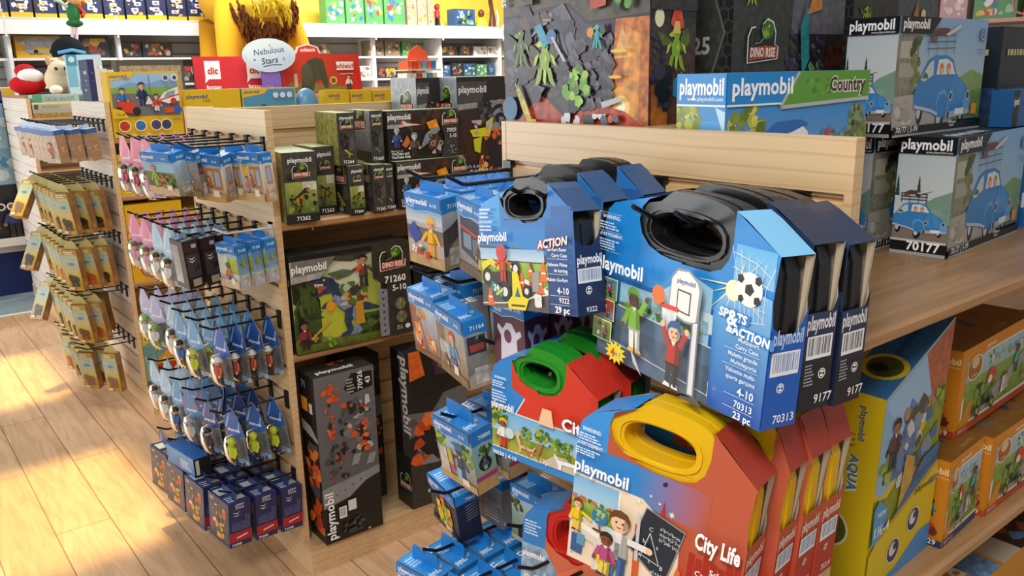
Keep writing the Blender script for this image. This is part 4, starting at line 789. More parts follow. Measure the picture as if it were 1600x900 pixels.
def art_rock_side(F):
    F = upper(F)
    F.grad(0, 0, 1, .7, '6a3a20', '3a3634', .5); F.rect(.62, .0, 1, .3, '1c1c20', .3); F.ell(.2, .70, .1, .06, 'f4e8b8'); F.grad(.05, .0, .4, .3, 'c87828', '7a4820', .3); facets(F, .05, .3, .3, .62, 14, RK, .1, 3); beast(F, .56, .50, .34, '86b02c', 'b8d04a', '5a6a30'); F.poly([(.42, .66), (.52, .80), (.66, .74), (.72, .64), (.55, .62)], 'd84a38', .4); F.poly([(.46, .6), (.52, .68), (.62, .68), (.64, .6)], 'e8c060'); F.poly([(.5, .3), (.7, .36), (.7, .16), (.5, .2)], '2a88b8'); F.scatter(16, .05, .1, .5, .4, ('26242c', '3a3844', '1a1a1e'), .2, 5, .2); F.rect(0, .75, 1, 1, '3c3934', .4)
carton('huge dark dinosaur box with a purple rock cave picture, far left behind the maple panel', pose((1.09, 1.0, 1.2405)), .118, .395, .60, '2b2730', art_rock, art_rock_side, group='large dinosaur boxes on the nearest gondola')
def hexes(F, x0, y0, x1, y1, r):
    k = F.w/F.h; y = y0; i = 0
    while y < y1:
        x = x0 + (r*.87 if i % 2 else 0)
        while x < x1:
            F.ell(x, y, r*.92, None, '5a5a58', n=6, rot=PI/6); F.l -= 1; x += r*1.74
        y += r*1.5*k; i += 1
    F.l += 1; y = y0; i = 0
    while y < y1:
        x = x0 + (r*.87 if i % 2 else 0)
        while x < x1: F.ell(x, y, r*.82, None, '262826', n=6, rot=PI/6); F.l -= 1; x += r*1.74
        y += r*1.5*k; i += 1
    F.l += 1
def art_stone_end(F): F.rect(0, 0, 1, 1, '1d1e1e', .2); hexes(F, .3, .62, 1, .98, .12); F.poly([(0, .56), (.55, .58), (.85, .74), (.62, .86), (0, 1)], '44453f', .4); F.line([(0, .56), (.55, .58), (.85, .74), (.5, .92)], .004, '6a6c66'); F.text('25', .2, .68, .05, 'd8d8d4', .03); F.poly([(0, .42), (.5, .44), (.4, .56), (0, .56)], 'a85a28', .5)
def art_stone(F): F.rect(0, 0, 1, 1, '2a2a2a', .35); hexes(F, .02, .56, .4, .98, .03); F.poly([(0, .4), (.36, .44), (.5, .6), (.56, 1), (0, 1)], '3c3d38', .4); F.grad(.5, .74, 1, 1, '6a6870', '55585e', .3); facets(F, .44, .58, .98, .74, 60, RK, .045, 5); F.poly([(.78, .5), (1, .5), (1, .72), (.84, .70)], '4a281c', .7); beast(F, .14, .86, .07, '86b02c', 'b8d04a', '5a6a30'); beast(F, .62, .68, .04, '2a98b0', '3ab87a', '3a5a4a'); F.ell(.80, .88, .03, None, 'ffe0a0'); F.poly([(.62, .80), (.72, .93), (.76, .82)], 'd88a3a', .3); F.dinologo(.24, .695, .26); F.tree(.70, .62, .05, 4, ('5a9a3a', '3a8a78', '8ab03a'), 14); F.poly([(.56, .76), (.62, .84), (.66, .66), (.6, .6)], '2a8a90', .3); F.rex(.85, .55, .3, '4a3a34', '8a4a2a')
carton('huge stone-grey dinosaur box with honeycomb pattern behind the blue country box', pose((1.31, 1.0, 1.2405)), .37, .115, .60, '262626', art_stone_end, art_stone, group='large dinosaur boxes on the nearest gondola')
carton('second stone-grey dinosaur box, behind the topmost vintage car box', pose((1.73, 1.01, 1.2405)), .37, .115, .56, '262626', art_stone_end, art_stone, group='large dinosaur boxes on the nearest gondola')

def art_trex(F):
    F.rect(0, 0, 1, 1, '38372f', .2); F.grad(.0, .04, .74, .94, '6f7a26', 'cfd3a8', .12); F.ell(.36, .38, .26, .28, 'b9bd3a'); F.ell(.62, .42, .12, .3, 'aab848'); F.ell(.45, .68, .16, .2, 'dcdcc0')
    F.scatter(60, 0, .0, .22, .74, ('2f3a1c', '44552a', '556a30', '1f2818'), .10, 4, .3, 5, 1.6); F.scatter(40, .5, .02, .75, .3, ('2f3a1c', '3f5a28', '556a30'), .07, 6, .3, 5); F.grad(0, 0, .74, .08, '4a5a24', '66782c', .3); F.poly([(.25, .92), (.5, .86), (.74, .96), (.74, 1), (.2, 1)], '4a4a3a', .5)
    for k in range(6): F.line([(.14, .34), (.14+.1*math.cos(.5*k), .34+.12*math.sin(.55*k))], .004, '2a3a1c')
    F.rex(.45, .42, .58, '31415f', '7d8fae'); F.poly([(.38, .55), (.58, .60), (.62, .44), (.5, .40), (.42, .44)], '6a4a3a', .5); F.scatter(26, .36, .42, .62, .66, ('8a5a2a', '4a7a2a', 'b8b8a8', '3a3a3a', 'c89a5a'), .05, 7); F.poly([(.5, .2), (.58, .2), (.57, .44), (.51, .44)], 'c8902a'); F.ell(.30, .44, .04, None, 'e89a2a')
    F.fig(.59, .58, .34, '6a4a3a', '3a3a3a', 'c89070', '2a2018', arms=(-1.2, .8)); F.poly([(.52, .74), (.55, .84), (.58, .78)], 'e8582a'); F.poly([(.28, .78), (.42, .80), (.52, .76), (.46, .72), (.36, .70)], '5a6a4a', .3); F.fig(.07, .04, .30, '8a3038', '3a2a2a', 'a06048', '201810'); F.line([(.12, .14), (.28, .30)], .007, 'c8a82a'); F.fig(.15, .1, .1, 'c8a030', 'c8a030'); F.tree(.27, .09, .05, 3, ('6a9a2a', '8ab83a'), 12)
    F.poly([(0, .80), (.27, .82), (.36, .95), (0, .95)], '77716a', .2); F.logo(.0, .835, .075, 'f0f0ee', maxw=.28); F.poly([(0, .73), (.22, .75), (.27, .815), (0, .795)], 'a8a6a4', .3); F.rect(0, .955, 1, 1, '17171a')
    F.poly([(.70, 0), (1, 0), (1, 1), (.66, 1), (.66, .66), (.78, .56)], '35332e', .25); F.poly([(.70, .02), (.78, .02), (.78, .52), (.70, .54)], '85868c', .2)
    for k in range(7): F.ell(.74, .07+.07*k, .009, None, '26262a', n=8)
    F.dinologo(.84, .80, .23); F.text('71260', .95, .585, .068, 'f4f4f0', .025, 'r'); F.text('5-10', .95, .49, .062, 'f4f4f0', .02, 'r')
    for y, c in ((.34, '8a8a50'), (.2, '6a7a48')): F.ell(.89, y, .055, None, '6a655c', n=6); F.fig(.89, y-.07, .15, c, '8a8a60', 'b88a60', '3a3020')
    F.text('86', .84, .065, .055, 'a8a6a0', 0); F.ell(.94, .09, .024, .026, 'e4e0ea')
def art_dark_end(F): F.rect(0, 0, 1, 1, '2a2926', .3); F.dinologo(.5, .75, .7); F.rex(.5, .35, .8, '4a4a3a', '8a8a4a')
carton('wide dinosaur box with a blue roaring beast on green, on the middle shelf', pose((1.03, 2.432, .7605), -2.2), .42, .12, .323, '35342e', art_dark_end, art_trex, group='dinosaur boxes on the middle gondola', eps=1.2e-4)
def art_darkrobot(F): F.rect(0, 0, 1, 1, '1e1e20', .3); F.scatter(30, .05, .1, .95, .8, ('3a3a3a', 'c8582a', '55555a', '26262a'), .12, 2, .3); F.logo(.05, .87, .07, 'd8d8d8')
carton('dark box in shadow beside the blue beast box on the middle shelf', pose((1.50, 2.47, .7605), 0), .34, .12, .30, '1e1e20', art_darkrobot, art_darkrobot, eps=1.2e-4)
# ---- robot boxes on the base
def art_rob(F):
    F.grad(0, .34, 1, 1, '5c5e62', '6c6e72', .1); F.rect(0, 0, 1, .31, '181819'); F.poly([(0, .22), (.45, .25), (.75, .32), (1, .345), (1, .39), (0, .34)], '8a8c90', .1)
    for k in range(5): F.ell(.1+.14*k, .265+.018*k, .013, None, '2a2a2e', n=8)
    F.poly([(.48, .90), (.62, .98), (.97, .97), (.97, .88), (.6, .86)], '141416'); F.text('70926', .80, .93, .03, 'f0f0f0', .02, 'c', rot=PI/2); F.greek(.53, .87, .68, .96, 5, 'a8a8a8', 3); F.text('43', .93, .92, .03, 'f0f0f0', .02, 'c', rot=PI/2)
    F.scatter(46, .34, .5, .92, .82, ('2c2c30', '3f4046', '1e1e22', '77787c', 'd8582a', 'b8b8ba'), .10, 5, .2, 5); F.scatter(14, .66, .5, .9, .66, ('e0612a', 'f07832', 'b84a20', '222226'), .09, 8); F.poly([(.40, .77), (.68, .84), (.72, .74), (.42, .7)], '55585c', .3); F.scatter(8, .5, .74, .66, .8, ('e0612a', '26262a'), .07, 2)
    F.scatter(16, .08, .84, .42, .95, ('e0612a', 'd0521f'), .07, 11); F.scatter(14, .12, .62, .3, .84, ('e0612a', '2a2a2e', 'd0521f'), .05, 12, k=4, elong=1.6); F.scatter(26, .08, .38, .5, .60, ('2a2a2e', '44464a', '1e1e22', 'b84a30'), .07, 13)
    for k in range(6): F.line([(.52+.02*k, .44), (.58+.02*k, .50)], .0018, 'c8c8cc'); F.line([(.78+.02*k, .42), (.84+.02*k, .48)], .0018, 'c8c8cc')
    F.poly([(.80, .78), (.9, .79), (.88, .84), (.82, .84)], 'c8c8cc')
    F.logo(.16, .025, .052, 'f4f4f4', rot=PI/2, maxw=3); F.rect(.24, .14, .37, .21, 'e0e0de'); F.barcode(.25, .14, .36, .21, 5); F.rect(.40, .17, .54, .235, 'dcdcdc'); F.scatter(16, .28, .03, .68, .12, ('4a4a4a', '3a3a3c'), .07, 4); F.ell(.74, .02, .02, None, 'c8c8c8', n=10)
def art_rob_end(F): F.rect(0, 0, 1, 1, '1c1c1e', .3); F.scatter(36, 0, .05, 1, .6, ('e0582a', 'c8401c', '2a2a2e', '55565a', 'f08a3a'), .3, 3, .2, 5); F.rect(.1, .78, .5, .86, 'f09a30'); F.rect(.6, .78, .8, .84, 'e8e8e0'); F.poly([(0, .72), (.6, .70), (1, .64), (1, .62), (0, .66)], 'a8a8ac'); F.text('71', .2, .92, .04, 'b8b8b8', .02)
def top_rob(T): T.rect(0, 0, 1, 1, '35332f', .2); T.logo(.12, .25, .2, 'f0f0f0', maxw=.8); T.scatter(10, .3, .6, .8, .9, ('d0522a', '26262a'), .1, 3)
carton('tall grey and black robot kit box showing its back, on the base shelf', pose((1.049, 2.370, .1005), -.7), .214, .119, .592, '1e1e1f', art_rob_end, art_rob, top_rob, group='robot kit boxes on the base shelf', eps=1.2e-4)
def art_rob2(F): F.rect(0, 0, 1, 1, '222224', .2); F.poly([(0, .62), (.4, .60), (.6, .70), (1, .72), (1, .58), (.5, .56), (.3, .50), (0, .46)], '6a6c70', .2); F.scatter(40, 0, .25, 1, .6, ('e0612a', 'c8481c', '55565a', '1e1e22', '8a8a90', 'f07832'), .16, 4, .2, 5); F.poly([(0, 0), (1, 0), (1, .24), (0, .28)], '3a3733', .3); F.text('70926', .34, .20, .042, 'e8e8e6', .025, rot=-PI/2); F.poly([(.1, .70), (.6, .72), (1, .92), (1, 1), (.1, 1)], '1a1a1c'); F.poly([(.05, .82), (.3, .84), (.22, 1), (.05, 1)], 'e0682a', .2); F.scatter(16, .4, .82, .9, .93, ('4a2a3a', '3a3a40', '6a6a70'), .1, 7)
def art_rob2_end(F): F.rect(0, 0, 1, 1, '4a4744', .2); F.rect(0, 0, .55, 1, '16161a', .3); F.rect(.55, .5, 1, 1, '5a5752', .2); F.logo(.68, .97, .085, 'f0f0f0', rot=-PI/2); F.rect(0, 0, 1, .34, '2a2826', .2); F.dinologo(.6, .15, .75)
carton('tall black robot kit box turned edge on, right of the grey robot kit', pose((1.398, 2.386, .1005), -1.7), .25, .106, .593, '26262a', art_rob2_end, art_rob2, group='robot kit boxes on the base shelf', eps=1.2e-4)
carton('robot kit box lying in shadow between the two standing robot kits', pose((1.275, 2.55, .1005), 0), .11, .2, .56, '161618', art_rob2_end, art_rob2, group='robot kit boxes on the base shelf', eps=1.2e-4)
# ---- upper shelf of the middle gondola
def art_dino_small(num, c='5c6a22', dark=False):
    def fn(F):
        F.rect(0, 0, 1, 1, '4a4842', .25); F.rect(0, 0, 1, .12, '262624'); F.grad(.03, .13, .97, .58, '55682a', 'a8b05a', .25); F.scatter(26, .05, .14, .95, .4, ('3a4a1c', '6a7a2a', '8a9a3a', '2a2c1c'), .1, hash(num) % 97 if False else int(num) % 97, .2); F.rect(.55, .46, .95, .58, 'd8d8c0', .3)
        F.rex(.45, .36, .62, '3a2c1c', 'c8842a', int(num) % 2 == 0); F.rex(.3, .24, .36, '2f3028', '5a6a3a'); F.logo(.16, .86, .065, 'f0f0ee', maxw=.7); F.dinologo(.52, .71, .52); F.text(num, .5, .035, .055, 'f4f4f2', .02, 'c'); F.scatter(9, .05, .6, .25, .7, ('1e1e1c',), .05, 3, k=4)
    return fn
def art_dino_narrow(num):
    def fn(F):
        F.rect(0, 0, 1, 1, '45433e', .25); F.scatter(26, .1, .3, .6, .62, ('1a1a1a', '26262a'), .12, 5, k=4); F.poly([(.6, .25), (.95, .35), (.9, .6), (.62, .5)], '5a5a58', .3); F.logo(.14, .88, .055, 'f0f0ee', maxw=.75); F.dinologo(.5, .76, .66); F.rex(.55, .22, .5, 'c8b03a' if int(num) % 2 == 0 else '6a7a5a', '8a7a2a'); F.text(num, .5, .04, .06, 'f4f4f2', .02, 'c')
    return fn
def art_greenish(F): F.hgrad(0, 0, 1, 1, '8a8a44', 'a8a45a', .5)
def art_greyend(F): F.grad(0, 0, 1, 1, '55585c', 'a8b0b8', .3); F.dinologo(.6, .78, .55); F.rect(0, 0, 1, .2, '2a2a2c')
def top_greenlit(T): T.rect(0, 0, 1, 1, 'a9b48a', .1); T.line([(0, .5), (1, .45)], .002, '3a4a2a')  # greenish light falling on the box tops, put into their colour
g = 'dinosaur boxes on the middle gondola'
UZ = 1.1885
carton('dinosaur box with three horned beasts at the near end of the upper shelf', pose((1.030, 2.42, UZ), -9), .105, .25, .215, '45433e', art_greenish, art_dino_small('71262'), top_greenlit, group=g, eps=1.5e-4)
carton('dark dinosaur box right behind the three horned beasts box', pose((1.172, 2.50, UZ), -3), .068, .17, .219, '45433e', art_greenish, art_dino_small('71263'), top_greenlit, group=g, eps=1.5e-4)
carton('narrow dinosaur box lowest of the short pile beside the horned beasts box', pose((1.255, 2.43, UZ), -4), .052, .14, .157, '45433e', art_dino_narrow('71264'), art_dino_small('71264'), top_greenlit, group=g, eps=1.5e-4)
carton('narrow dinosaur box with olive end lying atop the short pile', pose((1.236, 2.448, UZ+.158), -6), .060, .20, .165, '45433e', art_greenish, art_dino_narrow('71264'), top_greenlit, group=g, eps=1.5e-4)
carton('narrow dinosaur box on the upper shelf under the pale ended one', pose((1.335, 2.42, UZ), -4), .046, .14, .154, '45433e', art_dino_narrow('71265'), art_dino_narrow('71265'), top_greenlit, group=g, eps=1.5e-4)
carton('slim dinosaur box wedged left of the lower rocket launcher box', pose((1.388, 2.43, UZ), -2), .03, .14, .15, '45433e', art_dino_narrow('71265'), art_dino_narrow('71264'), top_greenlit, group=g, eps=1.5e-4)
carton('narrow dinosaur box with pale grey end left of the upper rocket launcher box', pose((1.365, 2.47, UZ+.158), -6), .046, .21, .166, '45433e', art_greyend, art_dino_narrow('71265'), top_greenlit, group=g, eps=1.5e-4)
def art_rocket(F):
    F.rect(0, 0, 1, 1, '2c2726', .3); F.scatter(20, .3, .6, .8, 1, ('4a2a22', '33302e', '55382a'), .12, 3, .4); F.poly([(0, .66), (.3, .66), (.36, .5), (.3, .98), (0, .98)], '55524e', .2); F.logo(.01, .82, .11, 'f0f0ee', maxw=.32); F.poly([(0, .72), (.25, .72), (.22, .66), (0, .64)], 'a8a8a8', .3); F.poly([(.16, .68), (.22, .80), (.28, .74), (.48, .70), (.28, .68)], 'e8d0c0'); F.ell(.2, .73, .02, None, 'e0582a')
    F.fig(.12, .24, .42, '3a6a9a', '3a5aa0', 'c8c8c0', 'b8b8b8'); F.fig(.36, .05, .5, '6a5a50', '4a3a34', 'd8d8d0', '8a8a88'); F.poly([(.52, .5), (.7, .7), (.74, .58), (.55, .3), (.44, .2)], '8a8c90', .2); F.poly([(.54, .74), (.68, .80), (.72, .64), (.58, .60)], 'f09a1e', .3); F.poly([(.18, .3), (.26, .5), (.3, .36), (.24, .24)], 'd86a3a'); F.scatter(24, .55, .08, .8, .5, ('c8582a', '3a3a3c', 'a8a8a4', '6a3a28'), .06, 5)
    for x in (.62, .74): F.ell(x, .3, .035, None, '9a968e'); F.ell(x, .3, .02, None, '4a4640')
    F.poly([(.74, 0), (1, 0), (1, 1), (.78, 1), (.74, .7), (.8, .4)], '3c3b38', .25); F.dinologo(.88, .78, .22); F.text('70929', .97, .52, .08, 'e8e8e6', .02, 'r', maxw=.14); F.text('5-10', .97, .40, .08, 'e8e8e6', .02, 'r', maxw=.1); F.scatter(14, .82, .06, .98, .34, ('77756e', '55534c', '8a887e'), .03, 8)
    F.text('Match it on', .02, .17, .04, 'd8d8d8', .01); F.text('YouTube and', .02, .11, .05, 'f4f4f4', .03); F.text('YouTube Kids', .02, .04, .05, 'f4f4f4', .03)
carton('wide dark rocket launcher box uppermost on the top shelf', pose((1.428, 2.468, UZ+.158), -6), .262, .10, .162, '2c2a28', None, art_rocket, top_greenlit, group=g, eps=1.5e-4)
carton('wide dark rocket launcher box at the bottom of its pile on the top shelf', pose((1.43, 2.425, UZ), 0), .28, .12, .156, '2c2a28', None, art_rocket, top_greenlit, group=g, eps=1.5e-4)
def art_mech(F):
    F.rect(0, 0, 1, 1, '2d2a2a', .3); F.grad(0, .3, .5, .75, '4a2a1c', '35302e', .3); F.poly([(0, .72), (.4, .74), (.55, .96), (0, .96)], '4c4b4a', .2); F.logo(.03, .87, .055, 'd8d8d8', maxw=.5); F.poly([(0, .73), (.38, .745), (.42, .79), (0, .775)], '9a9a9a', .3)
    for k in range(5): F.ell(.78, .68-.02*k, .22-.03*k, None, ('8a8c90', '26262a')[k % 2], n=26)
    F.scatter(36, .35, .42, .98, .8, ('55565c', '2a2a2e', 'e0682a', '8a8c90', '3a3a40'), .1, 4, .1, 5); F.poly([(.2, .56), (.6, .58), (.56, .50), (.26, .50)], 'd8d81e'); F.poly([(.26, .48), (.42, .5), (.38, .36), (.28, .38)], 'c8d02a'); F.poly([(.5, .62), (.64, .66), (.6, .56), (.5, .58)], 'd8d81e'); F.scatter(8, .2, .52, .6, .64, ('e0683a', 'd88ab0', 'b8b8b8'), .06, 3); F.scatter(14, .3, .2, .6, .34, ('c8642a', '8a4a20', 'e8b060'), .07, 6)
    F.text('Match it on', .03, .24, .03, 'd8d8d8', .01); F.text('YouTube and', .03, .19, .034, 'f4f4f4', .03); F.text('YouTube Kids', .03, .14, .034, 'f4f4f4', .03); F.poly([(.62, .16), (.98, .18), (.98, .24), (.62, .22)], '55504e'); F.text('WARNING', .7, .19, .025, 'e8e8e8', .02)
carton('large dark walking machine box at the far end of the top shelf', pose((1.735, 2.50, UZ), 0), .245, .21, .424, '2d2a2a', art_greyend, art_mech, top_greenlit, group=g, eps=1.8e-4)
carton('second walking machine box, pale end showing left of the large one', pose((1.63, 2.60, UZ), 0), .10, .175, .424, '2d2a2a', art_greyend, art_mech, top_greenlit, group=g, eps=1.8e-4)

# ---- yellow water play box and orange country boxes on the lower right shelf
def aqua():
    m = MB(); b, a, h = .245, .08, .365; hr = .46
    prof = [(0, 0), (b, 0), (b, .185), (b-.01, .19), (b-.01, hr), (0, h)]
    f = lambda u, v, d: (u, d, v)
    m.prism(prof, 0, a, f, 'd9bf1c')
    m.face([(0, -.0004, 0), (b, -.0004, 0), (b, -.0004, .185), (b-.01, -.0004, .19), (b-.01, -.0004, hr), (0, -.0004, h)], 'd9c01e')
    m.face([(-.0, .0, h+.0006), (b-.01, .0, hr+.0006), (b-.01, a, hr+.0006), (0, a, h+.0006)], '2f6a9c')
    T = Face(m, (0, 0, h+.0008), ((b-.01)/math.hypot(b-.01, hr-h), 0, (hr-h)/math.hypot(b-.01, hr-h)), (0, 1, 0), math.hypot(b-.01, hr-h), a, 1.2e-4); T.ell(.3, .5, .14, .5, 'c8b41e'); T.ell(.3, .5, .11, .38, '44532a', .3); T.ell(.28, .6, .05, .2, '1a1a1e'); T.logo(.45, .4, .2, '1f4f80', word='playmobil')
    F = Face(m, (0, -.0004, 0), (1, 0, 0), (0, 0, 1), b, h); F.ymax = 1.26
    F.poly([(0, 1), (.0, .54), (.1, .5), (.3, .56), (.96, 1.26)], '8fb8d8'); F.poly([(0, .98), (.3, 1.05), (.96, 1.255), (.96, 1.0), (.6, .86), (.3, .78)], '9cc4e4'); F.poly([(.55, 1.13), (.96, 1.25), (.96, .9), (.8, .8)], 'b8694a', .3); F.poly([(.0, .5), (.2, .48), (.5, .62), (.96, .96), (.96, .52), (.3, .34), (0, .26)], '8a9a26', .3); F.tree(.2, .66, .16, 2); F.tree(.86, .88, .08, 3); F.poly([(.2, .56), (.4, .94), (.62, .84), (.5, .56)], '5a80b0', .5); F.scatter(30, .3, .5, .9, .95, ('7f90a8', '4a6a9a', 'a88a70', 'c8ccd0', '55502a'), .09, 6)
    F.fig(.2, .62, .26, '5a3a40', '3a3a5a', 'a87858', '2a1a18'); F.poly([(.36, .34), (.56, .42), (.55, .62), (.4, .66)], 'c8a04a', .2)
    F.poly([(0, 0), (1, 0), (1, .50), (.12, .30), (0, .22)], 'd9c01e'); F.poly([(.14, .305), (.96, .515), (1, .495), (.12, .27)], 'bfa61c'); F.poly([(.3, .345), (.96, .515), (.96, .62), (.7, .58)], '35709c'); F.text('playmobil', .55, .47, .05, '1f4f80', .02, slope=.18); F.poly([(0, 0), (1, 0), (1, .16), (.8, .16), (.45, .05), (.1, .02)], '3f8fd0'); F.poly([(.02, .26), (.16, .3), (.22, .42), (.06, .50), (.0, .46)], '4f9ad4'); F.text('1½-4', .04, .31, .05, 'f4f4e8', .03); F.text('NEW', .06, .41, .025, 'f4f4e8', .02)
    F.text('playmobil', .92, .40, .035, '6a5a20', .01, 'r', maxw=.3); F.text('AQUA', .99, .40, .035, '3a80b8', .03, 'r', maxw=.12)
    for x, y in ((.38, .16), (.66, .26)): F.ell(x, y, .10, None, 'e8e4d0'); F.ell(x, y, .09, None, '26325a'); F.ell(x-.01, y+.01, .055, None, 'd8d8dc'); F.ell(x+.02, y+.02, .03, None, '26325a')
    L = Face(m, (-.0001, a, 0), (0, -1, 0), (0, 0, 1), a, h); L.rect(0, 0, 1, 1, 'd9bf1c'); L.text('AQUA', .40, .70, .042, '3a80b8', .04, rot=-PI/2, out='f0ead0', ow=.04); L.text('playmobil', .52, .94, .030, '2a5a94', .02, rot=-PI/2, maxw=3); L.text('1.2.3', .34, .80, .026, 'a83a2a', .02, rot=-PI/2); L.ell(.1, .30, .4, None, '4a5a2a', .3); L.ell(.1, .3, .45, None, 'e8e4c8', n=20); L.ell(.1, .3, .4, None, '55682c', .4); L.ell(0.0, .48, .25, None, '2f7ac0'); L.rect(0, .8, .06, 1, '6ab0dc')
    tag(m.build('toy_box', None, M=pose((1.236, .625, .7355), 2.7, 1.3, 1.0)), 'tall yellow and blue water play box beside the red school cases', 'toy box')
aqua()
def art_orange(pic=1, band='c04a2a'):
    def fn(F):
        F.rect(0, 0, 1, 1, 'd98a1c'); F.poly([(.05, .1), (1, .06), (1, .86), (.4, .86), (.25, .84), (.05, .4)], 'f0ead0'); F.grad(.07, .12, .99, .84, '8fa848', 'a9cbe0', .1); F.grad(.07, .12, .99, .6, '77993a', '86a84a', .25); F.tree(.4, .74, .04, 1, n=14); F.scatter(20, .2, .66, .9, .76, ('8ab0a0', 'c0d0c8', '7a9a80'), .04, 2); F.poly([(.07, .12), (.5, .14), (.98, .5), (.98, .62), (.4, .3)], '9a9a94')
        F.poly([(.0, .02), (.12, .34), (.2, .36), (.16, .1)], 'd98a1c', 0); F.rect(0, 0, 1, .085, band); F.text('70919 3.1', .03, .02, .045, 'f0d8c8', .01); F.logo(.30, .90, .05, 'f4e8c8'); F.ell(.17, .74, .1, .15, 'f0ead0'); F.ell(.17, .74, .09, .135, 'a8622a'); F.ell(.17, .8, .05, .07, 'e8c090'); F.text('my farm', .17, .64, .03, 'f4ecd8', .02, 'c')
        F.scatter(26, .18, .2, .5, .5, ('55803a', '3f6a2a', '7aa04a', '2a2c2a'), .05, 4); F.ell(.42, .52, .06, .1, 'c8442c'); F.ell(.4, .48, .03, .05, 'e8e0d0'); F.fig(.78, .36, .36, '4ab0b0', '3a5a6a', '8a5a3a', '201810'); F.poly([(.56, .2), (.66, .24), (.64, .42), (.58, .42)], 'e8e4dc', .2); F.fig(.62, .2, .26, 'd8d4c8', 'c8c4b8'); F.fig(.9, .2, .2, 'b85a3a', 'd8a080')
        for x in (.22, .42): F.ell(x, .2, .035, None, '26282a'); F.ell(x, .2, .018, None, 'a8b04a')
    return fn
def art_orange_end(num, band):
    def fn(F): F.rect(0, 0, 1, 1, 'd08420'); F.logo(.98, .84, .07, 'f0e0b8', al='r', maxw=.9); F.line([(.1, .80), (1, .80)], .001, 'f0e0b8'); F.ell(.2, .55, .36, None, 'e0c8a0'); F.ell(.2, .55, .3, None, '8a4a22'); F.ell(.2, .6, .16, None, 'd8a878'); F.fig(.75, .34, .2, '3ab0a8', '2a6a8a', '7a4a30', '201810'); F.fig(.4, .1, .18, '2a6ab8', '3a3a3a'); F.scatter(6, .6, .12, .95, .26, ('c83a2a', '7a2a20'), .12, 3); F.rect(0, 0, 1, .08, band); F.text(num, .9, .02, .06, 'f4f0e8', .02, 'r', maxw=.6)
    return fn
def top_orange(T): T.rect(0, 0, 1, 1, '8a5c22', .15); T.scatter(14, .1, .3, .8, .8, ('3a4a5a', '5a4a2a', '6a6a6a'), .06, 4); T.logo(.5, .1, .1, 'b08a4a')
og = 'orange farm boxes on the lower right shelf'
carton('orange farm box with blue base band, first behind the yellow water box', pose((1.496, .612, .7355), 4), .165, .10, .176, 'd08420', art_orange_end('70829', '22386a'), art_orange(2, '22386a'), top_orange, group=og)
carton('orange farm box with red base band, lower box at the right frame edge', pose((1.675, .612, .7355), 1), .36, .10, .170, 'd08420', art_orange_end('70919', 'c04a2a'), art_orange(), top_orange, group=og)
carton('orange farm box lying uppermost, under the right shelf edge', pose((1.60, .655, .9125), 3), .38, .125, .178, 'd08420', art_orange_end('70919', 'b0402a'), art_orange(), top_orange, group=og)
def top_low(T): T.rect(0, 0, .46, 1, 'c98a22'); T.rect(.46, 0, 1, 1, 'b8ac98'); T.rect(.60, .0, .95, .55, '3a2a26', .6); T.scatter(30, .62, .05, .94, .5, ('8a4a30', 'd8b08a', '2a2a2a', '6a3a30', '55709a'), .05, 3); T.logo(.30, .1, .16, 'e8dcc0', rot=PI/2); T.rect(.3, 0, .44, .35, '6a90b8', .5)
carton('big orange box lying flat on the lowest right shelf', pose((1.50, .60, .3005), 0), .62, .32, .29, 'c98a22', None, None, top_low)

# ================================================================ small hanging boxes with a blue header and a hang tab
def peg_box(label, M, b, a, h, L, R, base='8a7a6a', hdrc='1f7fcf', group=None, topc='2a86d2', tabx=.5, tabh=.026, eps=8e-5, name='hanging_toy_box'):
    t = thing(name, label, 'toy box', group, M=M)
    o = carton('x', Matrix.Identity(4), b, a, h, base, L, R, lambda T: topart(T, topc), name='carton', eps=eps)
    del o['label']; del o['category']; o.parent = t; o.matrix_parent_inverse = Matrix.Identity(4); o.matrix_local = Matrix.Identity(4)
    m = MB(); x = b*tabx; c = a*.5; w = a*.33; f = lambda u, v, d: (d, u, v)
    z1 = h+tabh*.8; w = a*.34
    m.prism([(c-w, h-.0005), (c+w, h-.0005), (c+w, h+tabh*.55), (c+w*.9, z1), (c-w*.9, z1), (c-w, h+tabh*.55)], x, x+.0014, f, hdrc)
    p = m.build('hang_tab', t); p.matrix_parent_inverse = Matrix.Identity(4)
    return t
def topart(T, c):
    T.rect(0, 0, 1, 1, c); T.poly([(.06, .55), (.94, .55), (.94, .95), (.06, .95)], '3a96dc'); T.greek(.1, .6, .6, .9, 4, 'c8e0f4', 3); T.text('CE', .62, .64, .2, 'e8f2fa', .02); T.recycle(.7, .28, .16, 'e8f2fa', c); T.logo(.1, .12, .14, 'e8f2fa', maxw=.5)
def wave(F, y0=.80, c='1f7fcf', num='71163', logo=True, age=True):
    F.poly([(0, y0), (.3, y0-.035), (.65, y0+.005), (1, y0-.01), (1, 1), (0, 1)], c); F.line([(0, y0), (.3, y0-.035), (.65, y0+.005), (1, y0-.01)], .0012, 'cfe4f4')
    if logo: F.logo(.06, y0+.075, .075, maxw=.58); F.text(num, .07, y0+.015, .04, 'ffffff', .01)
    if age: F.text('4-10', .80, y0+.07, .05, 'ffffff', .01, 'c', maxw=.2)
def wave_r(F, y0=.80, c='1f7fcf', num='71163'): F.poly([(0, y0-.01), (.5, y0+.01), (1, y0-.02), (1, 1), (0, 1)], c); F.text(num, .9, y0+.05, .06, 'ffffff', .01, 'r', maxw=.7)
